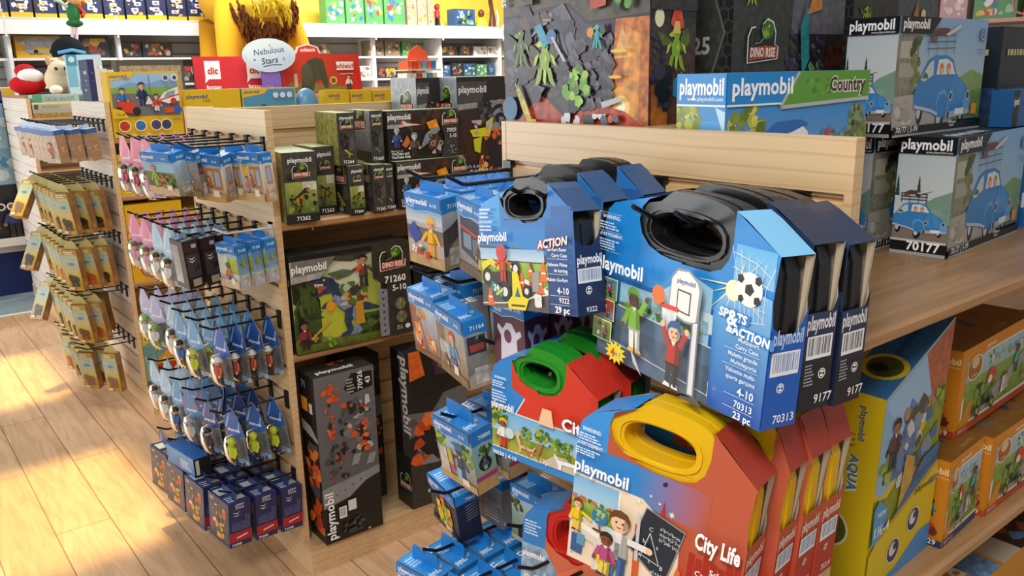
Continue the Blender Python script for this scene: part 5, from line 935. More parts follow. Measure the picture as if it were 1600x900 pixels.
def art_pic(kind, num, hc='1f7fcf'):
    def L(F):
        K = kind
        if K == 'coast': F.grad(0, 0, 1, .85, 'b89a78', 'aebccb'); F.grad(0, .35, 1, .55, '8a7a6e', '5a6068', .2); F.grad(0, .62, 1, .8, 'c8d0d8', '8fb0cc'); F.rect(0, 0, 1, .16, 'b89a70', .2); F.fig(.68, .14, .58, 'ecb41e', 'e8a81c', 'e8a878', '7a4a20', hat='f0c020', arms=(-.7, .5)); F.poly([(.02, .48), (.22, .62), (.42, .42), (.22, .30)], '2a44a0'); F.scatter(14, .1, .16, .5, .3, ('2a5a4a', '1a3a34', 'e8e8e4', 'c83a2a'), .08, 4); F.rect(.5, .12, .62, .22, 'c83028')
        elif K == 'bus': F.grad(0, 0, 1, .85, '8a7a6c', '9ab0c8', .15); F.poly([(.1, .3), (.8, .2), (.9, .75), (.1, .8)], '2a3a5a'); F.rect(.2, .35, .5, .55, '7a90a8'); F.rect(.56, .3, .8, .52, '5a7088'); F.line([(.1, .62), (.9, .56)], .006, 'c83a2a'); F.fig(.85, .12, .5, '5a4a44', 'd8b060', 'c89878', '302018'); F.rect(0, 0, 1, .14, '6a5a50', .3)
        elif K == 'work': F.grad(0, 0, 1, .85, '8a6a4c', 'a8b0b4', .2); F.rect(.0, .45, .3, .75, '8a7868', .4); F.rect(.05, .3, .4, .5, 'b8c0c0', .3); F.fig(.55, .12, .62, '6a9ac0', '4a6ab0', 'e8b488', '9a3a24', hat='c84a34'); F.rect(0, 0, 1, .14, '7a6448', .4); F.scatter(12, .1, .14, .5, .34, ('55504a', 'c8c4b8', '8a7a6a'), .08, 6); F.rect(.52, .1, .68, .24, 'e8dcd4')
        elif K == 'hero': F.grad(0, 0, 1, .85, '7a4a34', 'b8c8dc', .15); F.poly([(0, .3), (.4, .6), (.3, .75), (0, .8)], '8a5a44', .4); F.line([(.3, .78), (.5, .1)], .003, '4a3020'); F.ell(.45, .66, .13, None, 'e8982a', .5); F.scatter(24, .1, .06, .45, .5, ('d84a24', 'f0902a', 'b8301c', 'e8c8b0'), .12, 5); F.scatter(10, .55, .1, .95, .4, ('e87828', 'c8a070', 'f0d0a0'), .09, 7); F.rect(0, 0, 1, .09, '6a4a34', .4); F.poly([(.25, .62), (.32, .8), (.36, .62), (.42, .8), (.44, .6)], 'a8a8a8')
        elif K == 'grad': F.grad(0, 0, 1, .85, '8a7a5a', 'a8cce4', .1); F.tree(.12, .62, .18, 3); F.tree(.85, .55, .2, 5); F.fig(.62, .12, .56, '3a4a6a', '3a7ab0', '6a4028', '201810', hat='3a80b4', arms=(-1.3, .6)); F.poly([(.42, .70), (.66, .74), (.84, .68), (.62, .64)], '2a6aa8'); F.poly([(.04, .1), (.3, .1), (.26, .55), (.1, .5)], 'd8d0c4', .4); F.rect(.36, .2, .44, .46, 'd8386a'); F.rect(.3, .3, .42, .55, 'c8b03a'); F.rect(0, 0, 1, .12, 'c09a62', .1); F.poly([(.5, .08), (.62, .08), (.64, .3), (.52, .3)], '9ab8c8'); F.rect(.62, .05, .8, .16, 'e4dcd0')
        elif K == 'fire': F.grad(0, 0, 1, .85, '35241c', '2a2440'); F.fig(.5, .1, .66, 'e8602a', 'f0a028', 'e8a878', 'd83a2a', arms=(-1.2, 1.2)); F.scatter(40, .25, .05, .8, .6, ('f0d028', 'e8602a', 'd83a2a', 'f0a030', '8ab83a'), .1, 3, elong=1.4); F.rect(0, 0, 1, .1, '1e1a1a'); F.rect(.5, .03, .7, .14, 'd8d4d0'); F.text('AIR', .06, .28, .05, 'd8d0c0', .02)
        elif K == 'garden': F.grad(0, 0, 1, .85, '9ab0a0', '8fc4ec'); F.grad(0, .2, 1, .55, '4a5a2a', '6a7a3a', .4); F.rect(0, 0, 1, .2, 'c8b088', .1); F.fig(.32, .18, .54, '8ab82e', 'a8c04a', 'd8a078', 'b85a2a', hat='d86a2a'); F.scatter(26, .4, .18, .95, .5, ('4f7a2a', '6a9a3a', 'b8562a', '8a6a3a'), .09, 4); F.rect(.68, .14, .84, .26, 'e8e4d0')
        elif K == 'sand': F.grad(0, 0, 1, .85, 'c49a62', 'd8e2ec'); F.poly([(.1, .78), (.3, .82), (.36, .6), (.2, .5), (.08, .58)], 'ecc43a', .2); F.poly([(.38, .3), (.9, .26), (.9, .74), (.4, .72)], 'b88448', .1); F.rect(.46, .36, .62, .66, 'd0b8a8'); F.rect(.68, .34, .84, .66, 'a8b4d0'); F.fig(.26, .16, .36, 'd88a9a', 'c8b0a0', 'e8b490', '8a5a30'); F.fig(.52, .3, .26, 'c8783a', 'b08a5a'); F.rect(0, 0, 1, .18, 'c09858', .15); F.rect(.6, .12, .8, .26, 'e8e4dc')
        elif K == 'boy': F.grad(0, 0, 1, .85, 'd8bfa4', '9acbe8'); F.poly([(0, .3), (.5, .3), (.46, .8), (0, .8)], 'dfe8de'); F.grad(.5, .35, 1, .7, '8aa83a', 'b8c84a', .2); F.fig(.5, .1, .5, 'd87a3a', '3a5a8a', '8a5a3a', '201810', hat='4a7a3a'); F.rect(0, 0, 1, .2, 'd0b898', .2); F.rect(.62, .1, .78, .24, 'ece8e0')
        elif K == 'flag': F.grad(0, 0, 1, .85, '5f8a3a', 'a8c4d8'); F.tree(.8, .38, .22, 4, ('2a3a24', '3a4a2c', '4a5a3a'), 20); F.line([(.5, .1), (.52, .80)], .003, '2a2a2a'); F.poly([(.52, .78), (.95, .76), (.55, .62)], 'b8383a'); F.rect(0, 0, 1, .16, '6a8a3a', .2); F.poly([(.05, .3), (.4, .26), (.42, .5), (.08, .48)], '8a98a0', .4)
        elif K == 'dog': F.grad(0, 0, 1, .85, '7f944a', 'b8ccd8'); F.tree(.15, .7, .2, 3, ('3a4a24', '55682c'), 18); F.fig(.75, .3, .5, '4a3a34', '5a4a40', 'a87858', '201810'); F.poly([(.2, .3), (.7, .34), (.85, .46), (.9, .1), (.8, .1), (.75, .25), (.35, .24), (.3, .06), (.2, .06)], '2a2826'); F.rect(0, 0, 1, .08, 'b8b49a', .2); F.text('21', .3, .03, .05, 'e8e8e0', .01)
        elif K == 'ghost': F.grad(0, 0, 1, .85, '5a2440', '4a2038', .2); F.poly([(.2, .12), (.34, .18), (.46, .1), (.6, .18), (.76, .12), (.74, .5), (.9, .58), (.86, .64), (.72, .6), (.6, .7), (.44, .7), (.3, .6), (.16, .66), (.12, .6), (.24, .5)], 'd8d4e4'); F.ell(.46, .52, .12, .09, '5a3050')
        elif K == 'grey': F.grad(0, 0, 1, .9, '7a7a7c', 'a8a8aa', .1); F.greek(.4, .1, .95, .5, 6, 'd8d8d8', 2); F.ell(.15, .3, .08, None, 'a85a40')
        elif K == 'kids': F.grad(0, 0, 1, .85, 'e8c8a8', 'c8dcec'); F.fig(.3, .1, .5, 'e87838', '3a6ab8'); F.fig(.68, .1, .5, '8ab83a', 'c83a5a', '8a5a3a', '302018')
        wave(F, .80, hc, num)
    def R(F):
        K = kind
        c = {'coast': ('8a7868', 'a8b4c0'), 'bus': ('7a6a60', '8a9aa8'), 'work': ('6a6258', '9aa0a4'), 'hero': ('8a5a40', 'b8c0cc'), 'grad': ('8aa03a', '8fb8d4'), 'fire': ('1c1c30', '2a2a44'), 'garden': ('8a8a5a', 'a8cce8'), 'sand': ('c49a60', 'd4dce8'), 'boy': ('a8a8b8', '4a8ad0'), 'flag': ('5f7a3a', 'a0bccc'), 'dog': ('6a7a3a', 'a0b8c8'), 'ghost': ('4a1f38', '5a2844'), 'grey': ('8a8a8c', '9a9a9c'), 'kids': ('c8a888', 'a8c8e0')}[K]
        F.grad(0, 0, 1, .85, *c, al=.15)
        if K == 'coast': F.poly([(0, .55), (.4, .6), (1, .72), (1, .2), (0, .2)], '4f4a4a', .3); F.poly([(.3, .3), (1, .5), (1, 0), (.0, 0)], '9a8474', .2)
        if K == 'bus' or K == 'work': F.rect(.1, .5, .9, .76, '3a3c44', .3); F.rect(.2, .54, .8, .64, 'a84838'); F.poly([(0, 0), (1, 0), (1, .3), (0, .2)], 'a89c90', .2)
        if K == 'grad': F.tree(.6, .62, .3, 4, ('3a5a24', '4f7a2a', '2a4020'), 24); F.rect(0, 0, 1, .2, 'c09a62', .1); F.rect(0, .2, 1, .27, 'a83a78'); F.ell(.5, .44, .3, None, '1c2a30'); F.fig(.5, .34, .22, '3a6a9a', 'c8c8c8', '8a5a3a')
        if K == 'fire':
            for k in range(6): F.poly([(.4, .72-.06*k), (.95, .78-.06*k), (.95, .755-.06*k), (.4, .695-.06*k)], '6a6a74')
        if K == 'sand': F.rect(.25, .36, .8, .74, 'b88850'); F.rect(.34, .42, .7, .70, '9ab0d0'); F.rect(0, 0, 1, .28, 'c49a60', .1)
        if K == 'boy': F.tree(.5, .58, .3, 6, ('8a9a2a', 'a8b83a', '6a8a2a'), 26); F.rect(0, 0, 1, .30, 'a8b0c4'); F.rect(0, .28, 1, .34, '9ac09a')
        if K == 'ghost': F.poly([(.2, .12), (.34, .18), (.46, .1), (.6, .18), (.76, .12), (.74, .5), (.9, .58), (.86, .64), (.72, .6), (.6, .7), (.44, .7), (.3, .6), (.16, .66), (.12, .6), (.24, .5)], 'b8b4c8'); F.ell(.46, .5, .13, .09, '5a3050')
        if K in ('coast', 'work', 'sand', 'boy', 'garden'): F.rect(.3, .06, .86, .30, 'c8c4bc', .5)
        wave_r(F, .80, hc, num)
    return L, R
def pb(label, P, d, ang, kind, num, group=None, **k):
    L, R = art_pic(kind, num); return peg_box(label, pose(P, *ang), *d, L, R, group=group, **k)
T2 = 'small blue topped boxes hanging on the nearest gondola end'
d0 = (.048, .101, .138)
pb('hanging box with a figure in yellow rain gear, front of the top row', (.84, 1.268, 1.266), d0, (7.9, 4.2, -5.7), 'coast', '71163', T2)
for k in range(3): pb(f'hanging box number {k+2} behind the rain gear box on its hook', (.892+.050*k, 1.272, 1.272), (.044, .101, .138), (2, 1, -2), 'coast', '71163', T2)
pb('hanging box with a dark bus picture, left of the go-kart case', (.839, 1.141, 1.265), (.058, .101, .138), (-9, 6, -3.9), 'bus', '70675', T2)
for k in range(2): pb(f'hanging box {("just behind", "two places behind")[k]} the dark bus box, under the go-kart hooks', (.905+.062*k, 1.145, 1.272), (.058, .101, .138), (-3, 1, -2), 'bus', '70675', T2)
pb('hanging box with a red fighter and a spear, left in the second row', (.84, 1.293, 1.077), (.055, .100, .136), (-2.5, 3.5, -8.1), 'hero', '71170', T2)
for k in range(2): pb(f'hanging box {("just behind", "two places behind")[k]} the red fighter box in the second row', (.90+.06*k, 1.288, 1.09), (.055, .10, .136), (0, 0, -3), 'hero', '71170', T2)
pb('hanging box with a workshop figure in blue, in the second row', (.810, 1.158, 1.071), (.046, .118, .133), (-9.5, 3.6, -7.2), 'work', '71164', T2)
pb('hanging box with a red flag on a lawn, under the go-kart case', (.905, 1.132, 1.085), (.05, .09, .135), (-3, 0, -2), 'flag', '70800', T2)
for k in range(3): pb(f'purple ghost box, {("foremost", "middle", "rearmost")[k]} of three hanging under the go-kart case', (.835+.058*k, 1.028, 1.118+.004*k), (.054, .085, .135), (0, 0, -2), 'ghost', '70900', 'purple ghost boxes')
pb('hanging box with a graduate figure under tan stripes, third row', (.84, 1.184, .842), (.051, .120, .137), (.9, 2.4, -10.1), 'grad', '70880', T2, tabh=.04)
pb('hanging box just behind the graduate figure box', (.915, 1.184, .850), (.051, .120, .135), (2, 1, -4), 'grad', '70880', T2)
pb('hanging box with a flaming fire dancer, fourth row', (.860, 1.282, .688), (.052, .124, .108), (-7.6, 2.2, -7.7), 'fire', '70882', T2, base='1c1c30')
pb('grey sided hanging box just behind the fire dancer box', (.952, 1.262, .692), (.05, .10, .11), (0, 0, 0), 'grey', '70882', T2, base='7a7a7c')
pb('hanging box with a black dog on grass, behind the red case', (.93, 1.095, .715), (.06, .105, .12), (0, 0, 0), 'dog', '70883', T2)
for j, y in enumerate((1.255, 1.125, .995)):
    for k in range(4):
        pb(f'blue topped hanging box, {ORD[k]} from front, {("far", "middle", "near")[j]} hook, lowest row of nearest gondola', (.775+.062*k, y, .520), (.056, .108, .135), ((12, 6, 3, 0)[k], 3, -3), ('sand', 'kids', 'garden')[j], ('70877', '70878', '70879')[j], T2, tabh=.042)
T1 = 'small boxes hanging on the middle gondola end'
ep = dict(eps=1.6e-4)
pb('sand coloured play house hanging box, front of the top near hooks', (.886, 2.495, 1.262), (.040, .114, .143), (30, 5, -12), 'sand', '71100', T1, **ep)
pb('second sand coloured play house hanging box from the front', (.955, 2.487, 1.262), (.040, .114, .143), (24, 2, -9), 'sand', '71100', T1, **ep)
pb('third sand coloured play house hanging box, close to the panel', (.950, 2.355, 1.270), (.036, .114, .143), (12, 0, -5), 'sand', '71100', T1, **ep)
pb('hanging box with a green garden picture in the top row of the middle gondola', (.762, 2.545, 1.288), (.05, .134, .129), (20, 2, -11.7), 'garden', '71101', T1, **ep)
pb('grey blue hanging box between the garden box and the play house boxes', (.826, 2.530, 1.283), (.020, .108, .135), (25, 2, -11), 'work', '71102', T1, **ep)
for k in range(3): pb(f'blue box with a standing boy, {("front", "middle", "back")[k]} one on the white hook', (.866+.045*k, 2.412, 1.010+.004*k), (.037, .099, .134), (13, 1, -4), 'boy', '71105', T1, **ep)
def art_blackL(F): F.rect(0, 0, 1, 1, '2a2628'); F.grad(.05, .1, .6, .9, 'b8bcc4', '8a8c98', .3)
def art_blackR(F): F.rect(0, 0, 1, 1, '1c1a1e'); F.rect(.06, .76, .94, .98, '3a2428'); F.rect(.55, .84, .85, .92, 'b8b4b8'); F.rect(.08, .24, .92, .72, '3c3a40'); F.poly([(.2, .66), (.45, .60), (.7, .66), (.45, .63)], 'd8d8dc'); F.poly([(.2, .60), (.45, .54), (.7, .60), (.45, .57)], 'd8d8dc'); F.scatter(7, .4, .3, .85, .52, ('232228', '1c1a1e'), .12, 2); F.rect(.28, .05, .82, .2, 'a89c84')
for k in range(3): peg_box(f'narrow black hanging box, {("front", "middle", "back")[k]} one of the second row', pose((.762+.056*k, 2.560, 1.0+.003*k), 9, 4, -6), .05, .078, .152, art_blackL, art_blackR, '1c1a1e', '5a6a80', 'narrow black hanging boxes', '2a2a30', **ep)
def art_navyL(F): F.rect(0, 0, 1, 1, '25305a'); F.rect(.08, .06, .92, .84, '4a4a4a', .6); F.scatter(34, .1, .08, .9, .82, ('c8582a', '3a6a5a', 'd8a030', 'e8dcc8', '3a3a4a', 'b83a2a'), .13, 4); F.rect(0, 0, 1, .06, '25305a'); F.text('CITY', .1, .88, .06, 'e8e8f0', .02)
def art_navyR(F): F.rect(0, 0, 1, 1, '242c58'); F.text('CITY', .5, .90, .06, 'd8dcec', .03, 'c', shear=.2); F.text('ACTION', .5, .85, .035, 'd8dcec', .02, 'c', shear=.2); F.rect(.1, .36, .9, .56, '3c4270'); rd = random.Random(4); [F.rect(.12+.1*k, .36, .2+.1*k, .45+rd.uniform(0, .28), '4a4f7c') for k in range(8)]; F.poly([(.16, .80), (.34, .75), (.52, .80), (.34, .77)], 'e4e4ec'); F.poly([(.16, .74), (.34, .69), (.52, .74), (.34, .71)], 'e4e4ec'); F.rect(0, .12, 1, .34, 'a8242c'); F.poly([(.3, .19), (.8, .23), (.8, .26), (.3, .22)], 'e8d8d8'); F.text('71090', .08, .03, .06, 'e8e8f0', .02)
def top_navy(T): T.rect(0, 0, 1, 1, '283264'); T.rect(.1, .55, .55, .9, 'c8d0d8'); T.rect(.5, .15, .92, .35, 'a8a890'); T.greek(.1, .1, .45, .4, 3, 'b8c0d8', 2)
_t0 = topart
def topart(T, c): top_navy(T) if c == 'navy' else _t0(T, c)
for j, (y, n, x0) in enumerate(((2.413, 3, .745), (2.575, 3, .722), (2.745, 3, .712), (2.905, 2, .705))):
    for k in range(n):
        peg_box(f'navy police box, {ORD[k]} from front, {("near", "second", "third", "far")[j]} column, bottom of middle gondola end', pose((x0+.087*k, y, .188-.004*k), 6, 1, 3), .074, .140, .150, art_navyL, art_navyR, '242c58', '2c3870', 'navy police boxes on the lowest hooks', 'navy', **ep)
carton('light blue oblong box with a dark end lying across the navy police boxes', pose((.735, 2.66, .3405), 8, 0, 0), .06, .2, .065, '2a6ab8', lambda F: (F.grad(0, 0, 1, 1, '2f74bc', '5aa0d8', .3), F.greek(.5, .2, .9, .7, 4, 'd8e8f4', 3)), lambda F: (F.rect(0, 0, 1, 1, '1c2228'), F.rect(.1, .1, .3, .9, 'd8d4c0')), None, eps=1.6e-4)
# ================================================================ blister packs with toy figures on the middle gondola end
def toy_figure(mb, o, h, shirt, pants, skin='e8b48a', hair='5a3010', hat=None):
    x, y, z = o
    for s in (-1, 1):
        mb.tube([(x, y+s*.09*h, z+.02*h), (x, y+s*.08*h, z+.38*h)], [.07*h, .06*h], pants, 'plastic', 6); mb.ball((x-.03*h, y+s*.09*h, z+.04*h), (.1*h, .07*h, .045*h), '2a2420', 'plastic', 6, 4)
        mb.tube([(x, y+s*.13*h, z+.64*h), (x-.04*h, y+s*.21*h, z+.5*h), (x-.1*h, y+s*.2*h, z+.4*h)], [.05*h, .045*h, .04*h], shirt, 'plastic', 6); mb.ball((x-.12*h, y+s*.2*h, z+.38*h), .05*h, skin, 'plastic', 6, 4)
    mb.tube([(x, y, z+.34*h), (x, y, z+.5*h), (x, y, z+.68*h)], [.15*h, .13*h, .09*h], shirt, 'plastic', 8)
    mb.ball((x, y, z+.81*h), (.12*h, .13*h, .14*h), skin, 'plastic', 8, 6); mb.ball((x+.015*h, y, z+.84*h), (.135*h, .145*h, .14*h), hat or hair, 'plastic', 8, 4, 0, .5)
    for s in (-1, 1): mb.ball((x-.115*h, y+s*.045*h, z+.83*h), .016*h, '181410', 'plastic', 5, 4)
    if hat: mb.ball((x, y, z+.85*h), (.2*h, .2*h, .03*h), hat, 'plastic', 10, 4)
def pack(hdr, hdr2, figc, card='6e747a', w=.092, hh=.178):
    t = thing('blister_pack', 'pack', 'toy pack')
    m = MB(); f = lambda u, v, d: (d, -u, v)
    out = [(-w/2, -hh), (w/2, -hh), (w/2, -.075), (w*.36, -.03), (w*.12, .012), (-w*.02, .018), (-w*.16, .010), (-w*.40, -.03), (-w/2, -.075)]
    m.prism(out, .0, .0012, f, 'a89a84', 'card', caps=False); m.face([f(u, v, 0) for u, v in out][::1], card, 'card', .5); m.face([f(u, v, .0012) for u, v in out][::-1], 'a89a84', 'raw_card')
    F = Face(m, (0, w/2, -hh), (0, -1, 0), (0, 0, 1), w, hh+.018, 1.6e-4)
    H = hh+.018; P = lambda L: [((u+w/2)/w, (v+hh)/H) for u, v in L]
    F.poly(P([(w/2, -.075), (w*.36, -.03), (w*.12, .012), (-w*.02, .018), (-w*.16, .010), (-w*.40, -.03), (-w/2, -.075), (0, -.092)]), hdr)
    F.poly(P([(-w*.42, -.055), (-w*.1, -.0), (-w*.06, -.0), (-w*.34, -.058)]), hdr2); F.poly(P([(w*.2, -.06), (w*.3, -.03), (w*.34, -.034), (w*.26, -.064)]), hdr2); F.logo(.2, (hh-.066)/H, .05, 'ffffff', maxw=.62)
    F.rect(.0, 0, 1, .08, hdr2); F.greek(.1, .02, .9, .07, 2, '5a6068', 2)
    m.build('card', t)
    m = MB(); rows = []
    for i in range(7):
        a = PI*i/6; v = -.130 + .056*math.cos(a); r = math.sin(a)**.5 if 0 < i < 6 else 0
        rows.append([(-.002-.036*r*math.sin(PI*k/8)**.6, w*.44*r*math.cos(PI*k/8) if r else 0, v) for k in range(9)])
    m.grid(rows, 'ffffff', 'clear', True); m.build('blister', t)
    m = MB(); toy_figure(m, (-.018, 0, -.178), .098, *figc); m.build('toy_figure', t)
    return t
PK = {}
def put_pack(kind, M, label, group):
    sp = {'pink': ('e58ab0', 'f4d8e4', ('e8a8c0', 'f0e0e4', 'f0c8a8', '8a5a30')), 'rose': ('d8507f', 'f0b8cc', ('c84a70', 'e8d8d0', 'e8b890', '3a2018')), 'pale': ('a9cfe8', 'e4eef4', ('e8e4e0', 'd8c8b0', 'e8b890', '4a2a18')),
          'lilac': ('b4b8e0', 'e8e8f4', ('d8e0d4', '8ab04a', 'e8b890', '5a8a3a', '8ac04a')), 'sky': ('5a9ad0', 'bcdcf0', ('3a6ab0', '6a5a50', 'e0a880', '2a1a12')), 'lime': ('6aa8d8', 'd0e4f0', ('c8d02a', '5a5a5c', 'e8b890', '9aa0a4', 'd0d83a')),
          'royal': ('2458b0', '9ac0e8', ('c8583a', '26262c', 'e8b890', 'e4e0d4', 'e8e4d8')), 'navyp': ('2a4a94', '8ab0e0', ('3a3a40', '1e1e22', 'c89878', '201810')), 'redtip': ('4a86c4', 'd83a30', ('b8c0c8', '6a6a70', 'e8b890', '8a8c90', 'a8acb4')), 'limeb': ('2a60b4', '8ac0f0', ('c8d42a', '2a2a2c', 'd8d83a', 'c8d42a'))}[kind]
    if kind not in PK: t = PK[kind] = pack(*sp); t.matrix_world = M; tag(t, label, 'toy pack', group)
    else: t = dup(PK[kind], M=M, label=label, group=group)
    return t
rd = random.Random(12)
KN = {'pink': 'pink card', 'rose': 'rose card', 'pale': 'pale blue card', 'lilac': 'lilac card', 'sky': 'sky blue card', 'lime': 'lime figure', 'royal': 'royal blue card', 'navyp': 'dark blue card', 'redtip': 'red tipped card', 'limeb': 'lime machine'}
PL = [(0, 0, 'rose', 5, .045, 0), (0, 1, 'rose', 5, .045, 0), (0, 2, 'pink', 3, .06, .0),
      (1, 0, 'pink', 5, .046, .0), (1, 1, 'pink', 5, .045, .0), (1, 2, 'pale', 5, .045, .0), (1, 3, 'pale', 5, .042, .0),
      (2, 0, 'lilac', 4, .05, 0), (2, 1, 'lilac', 4, .05, 0), (2, 2, 'pale', 4, .05, .02), (2, 3, 'sky', 5, .045, .0), (2, 4, 'lime', 5, .045, .0), (2, 5, 'royal', 4, .053, .04),
      (3, 0, 'pale', 4, .05, 0), (3, 1, 'pale', 4, .05, 0), (3, 2, 'sky', 4, .05, 0), (3, 3, 'redtip', 5, .045, .0), (3, 4, 'navyp', 4, .05, .02), (3, 5, 'limeb', 3, .068, .05),
      (4, 0, 'navyp', 2, .06, .0)]
for r, i, kd, n, st, x0 in PL:
    yw, pt, rl = rd.uniform(8, 20), rd.uniform(-2, 2), rd.uniform(-8, -3)
    for k in range(n):
        M = pose((.762 + x0 + st*k, G1Y[i], GZ(G1K[r])-.018), yw + rd.uniform(-2, 2), pt + rd.uniform(-1, 1), rl + rd.uniform(-.8, .8))
        put_pack(kd, M, f'{KN[kd]} pack, {ORD[k]} from tip, {ORD[i]} hook from far edge, {ROWN[r]} row, middle gondola', 'blister packs on the middle gondola end')
# a long loose purple-blue plastic bag header hanging between the packs
m = MB(); rows = []
for i in range(9):
    z = -.30*i/8; w = .012 + .026*math.sin(PI*min(1, i/8+.12))
    rows.append([(.006*math.sin(i*1.3)-.012*math.cos(k*PI/4), w*(k-2)/2, z) for k in range(5)])
m.grid(rows, '3c4ea4', 'card', True); m.grid([[(p[0]+.004, p[1], p[2]) for p in r] for r in rows], '3a3f8a', 'card', True)
tag(m.build('folded_blue_wrapper', None, M=pose((.815, 2.537, .885), 10, 0, 0)), 'long crumpled purple blue wrapper hanging between the packs of the third row', 'wrapper')

# ================================================================ animal packs on the far gondola end
def animal_art(seed):
    def fn(F):
        rd2 = random.Random(seed)
        F.grad(0, 0, 1, .35, 'b98a3a', 'c9a63a', .2); F.grad(0, .35, 1, .75, 'd0b844', 'a9c4c4', .1); F.grad(0, .75, 1, 1, 'a9c4b8', 'c8b84a', .2); F.rect(0, .88, 1, 1, 'b89a4a', .3); F.greek(.15, .9, .85, .98, 2, 'f0e8d0', seed)
        c = rd2.choice(('6a4a34', '8a6a50', '4a5a2a', 'b85a30', '3a3a34')); F.ell(.5, .28, .34, .09, c); F.ell(.3, .34, .16, .06, c); 
        for x in (.3, .42, .6, .72): F.rect(x-.05, .1, x+.05, .26, c)
        F.ell(.5, .66, .2, .03, '6a94a8'); F.rect(.1, .03, .4, .09, 'e8dcc0')
    return fn
def animal_end(F): F.rect(0, 0, 1, 1, '9a7040', .25); F.greek(.2, .3, .8, .7, 6, '7a5630', 4); F.rect(.3, .1, .7, .2, 'b08850')
def animal_pack(seed):
    t = thing('animal_pack', 'pack', 'animal pack')
    o = carton('x', Matrix.Identity(4), .038, .082, .205, '9a7444', animal_art(seed), animal_end, None, name='carton', eps=2.5e-4)
    del o['label']; del o['category']; o.parent = t; o.matrix_parent_inverse = Matrix.Identity(4); o.matrix_local = Matrix.Translation((-.019, -.041, -.235))
    m = MB(); f = lambda u, v, d: (d, u, v)
    m.prism([(-.041, -.03), (.041, -.03), (.022, .004), (.010, .012), (-.010, .012), (-.022, .004)], -.001, .001, f, 'c8bc7a'); m.prism([(-.041, -.03), (.041, -.03), (.041, -.031), (-.041, -.031)], -.019, .019, f, 'a8803c')
    m.build('hang_tab', t)
    m = MB(); m.box(-.019, .0412, -.235, .010, .0428, -.03, 'dfe8ec', 'card'); m.build('side_flap', t)
    return t
AP = []
def put_animal(k, M, label):
    if k >= len(AP): t = animal_pack(k*7+3); AP.append(t); t.matrix_world = M; tag(t, label, 'animal pack', 'animal packs on the far gondola end')
    else: dup(AP[k], M=M, label=label, group='animal packs on the far gondola end')
rd = random.Random(5); cnt = 0
AL = []
for r in (1, 2, 3):
    for i in range(7):
        n = (2 if i in (0, 1, 2) else 3) if r < 3 else (1, 2, 2, 2, 3, 2, 2)[i]
        for k in range(n):
            if r == 3 and i == 0 and k == 1: continue
            AL.append((r, i, k, .775+.066*k))
for i, n in ((1, 1), (3, 2), (4, 2), (5, 2), (6, 1)):
    for k in range(n): AL.append((4, i, k, (.79 if i != 6 else .88)+.07*k))
yaws = {(r, i): rd.uniform(30, 42) for r in range(5) for i in range(7)}; rolls = {(r, i): rd.uniform(-10, -3) for r in range(5) for i in range(7)}
for r, i, k, x in AL:
    sw = k == 0 and i == 0 and r < 4
    M = pose((x - (.012 if sw else 0), G0Y[i], GZ(G0K[r])-.020), yaws[r, i] + rd.uniform(-1.5, 1.5), rd.uniform(-2, 2), rd.uniform(26, 34) if sw else rolls[r, i] + rd.uniform(-1, 1))
    put_animal(cnt if cnt < 5 else rd.randrange(5), M, f'animal pack, {ORD[k]} from tip, {ORD[i]} hook from far edge, {ROWN[r]} row, far gondola'); cnt += 1
def brown_box(label, M):
    def L(F): F.rect(0, 0, 1, 1, 'c8b49a', .3); F.fig(.5, .15, .5, 'b85a30', '8a6a4a'); F.rect(0, .86, 1, 1, '3a68b4')
    def R(F): F.rect(0, 0, 1, 1, 'b08a66', .15); F.rect(0, .86, 1, 1, '3a68b4'); F.poly([(.3, .5), (.5, .44), (.7, .5), (.5, .40)], 'f0e4d8'); F.poly([(.35, .4), (.5, .35), (.65, .4), (.5, .32)], 'f0e4d8')
    return peg_box(label, M, .052, .09, .15, L, R, 'b08a66', 'c8d4e4', 'brown boxes on the top row of the far gondola', 'd8dce0', eps=2.5e-4)
for i in range(7): brown_box(f'brown hanging box with blue top band, {ORD[i]} from far edge, top row, far gondola', pose((.775+.012*(i % 2), G0Y[i]-.045, 1.262), 30, 0, -6)) if i < 3 else [brown_box(f'brown hanging box, {ORD[k]} from tip, {ORD[i]} hook from far edge, top row, far gondola', pose((.785+.07*k, G0Y[i]-.045, 1.262), 28, 0, -6)) for k in range(2 if i < 6 else 3)]
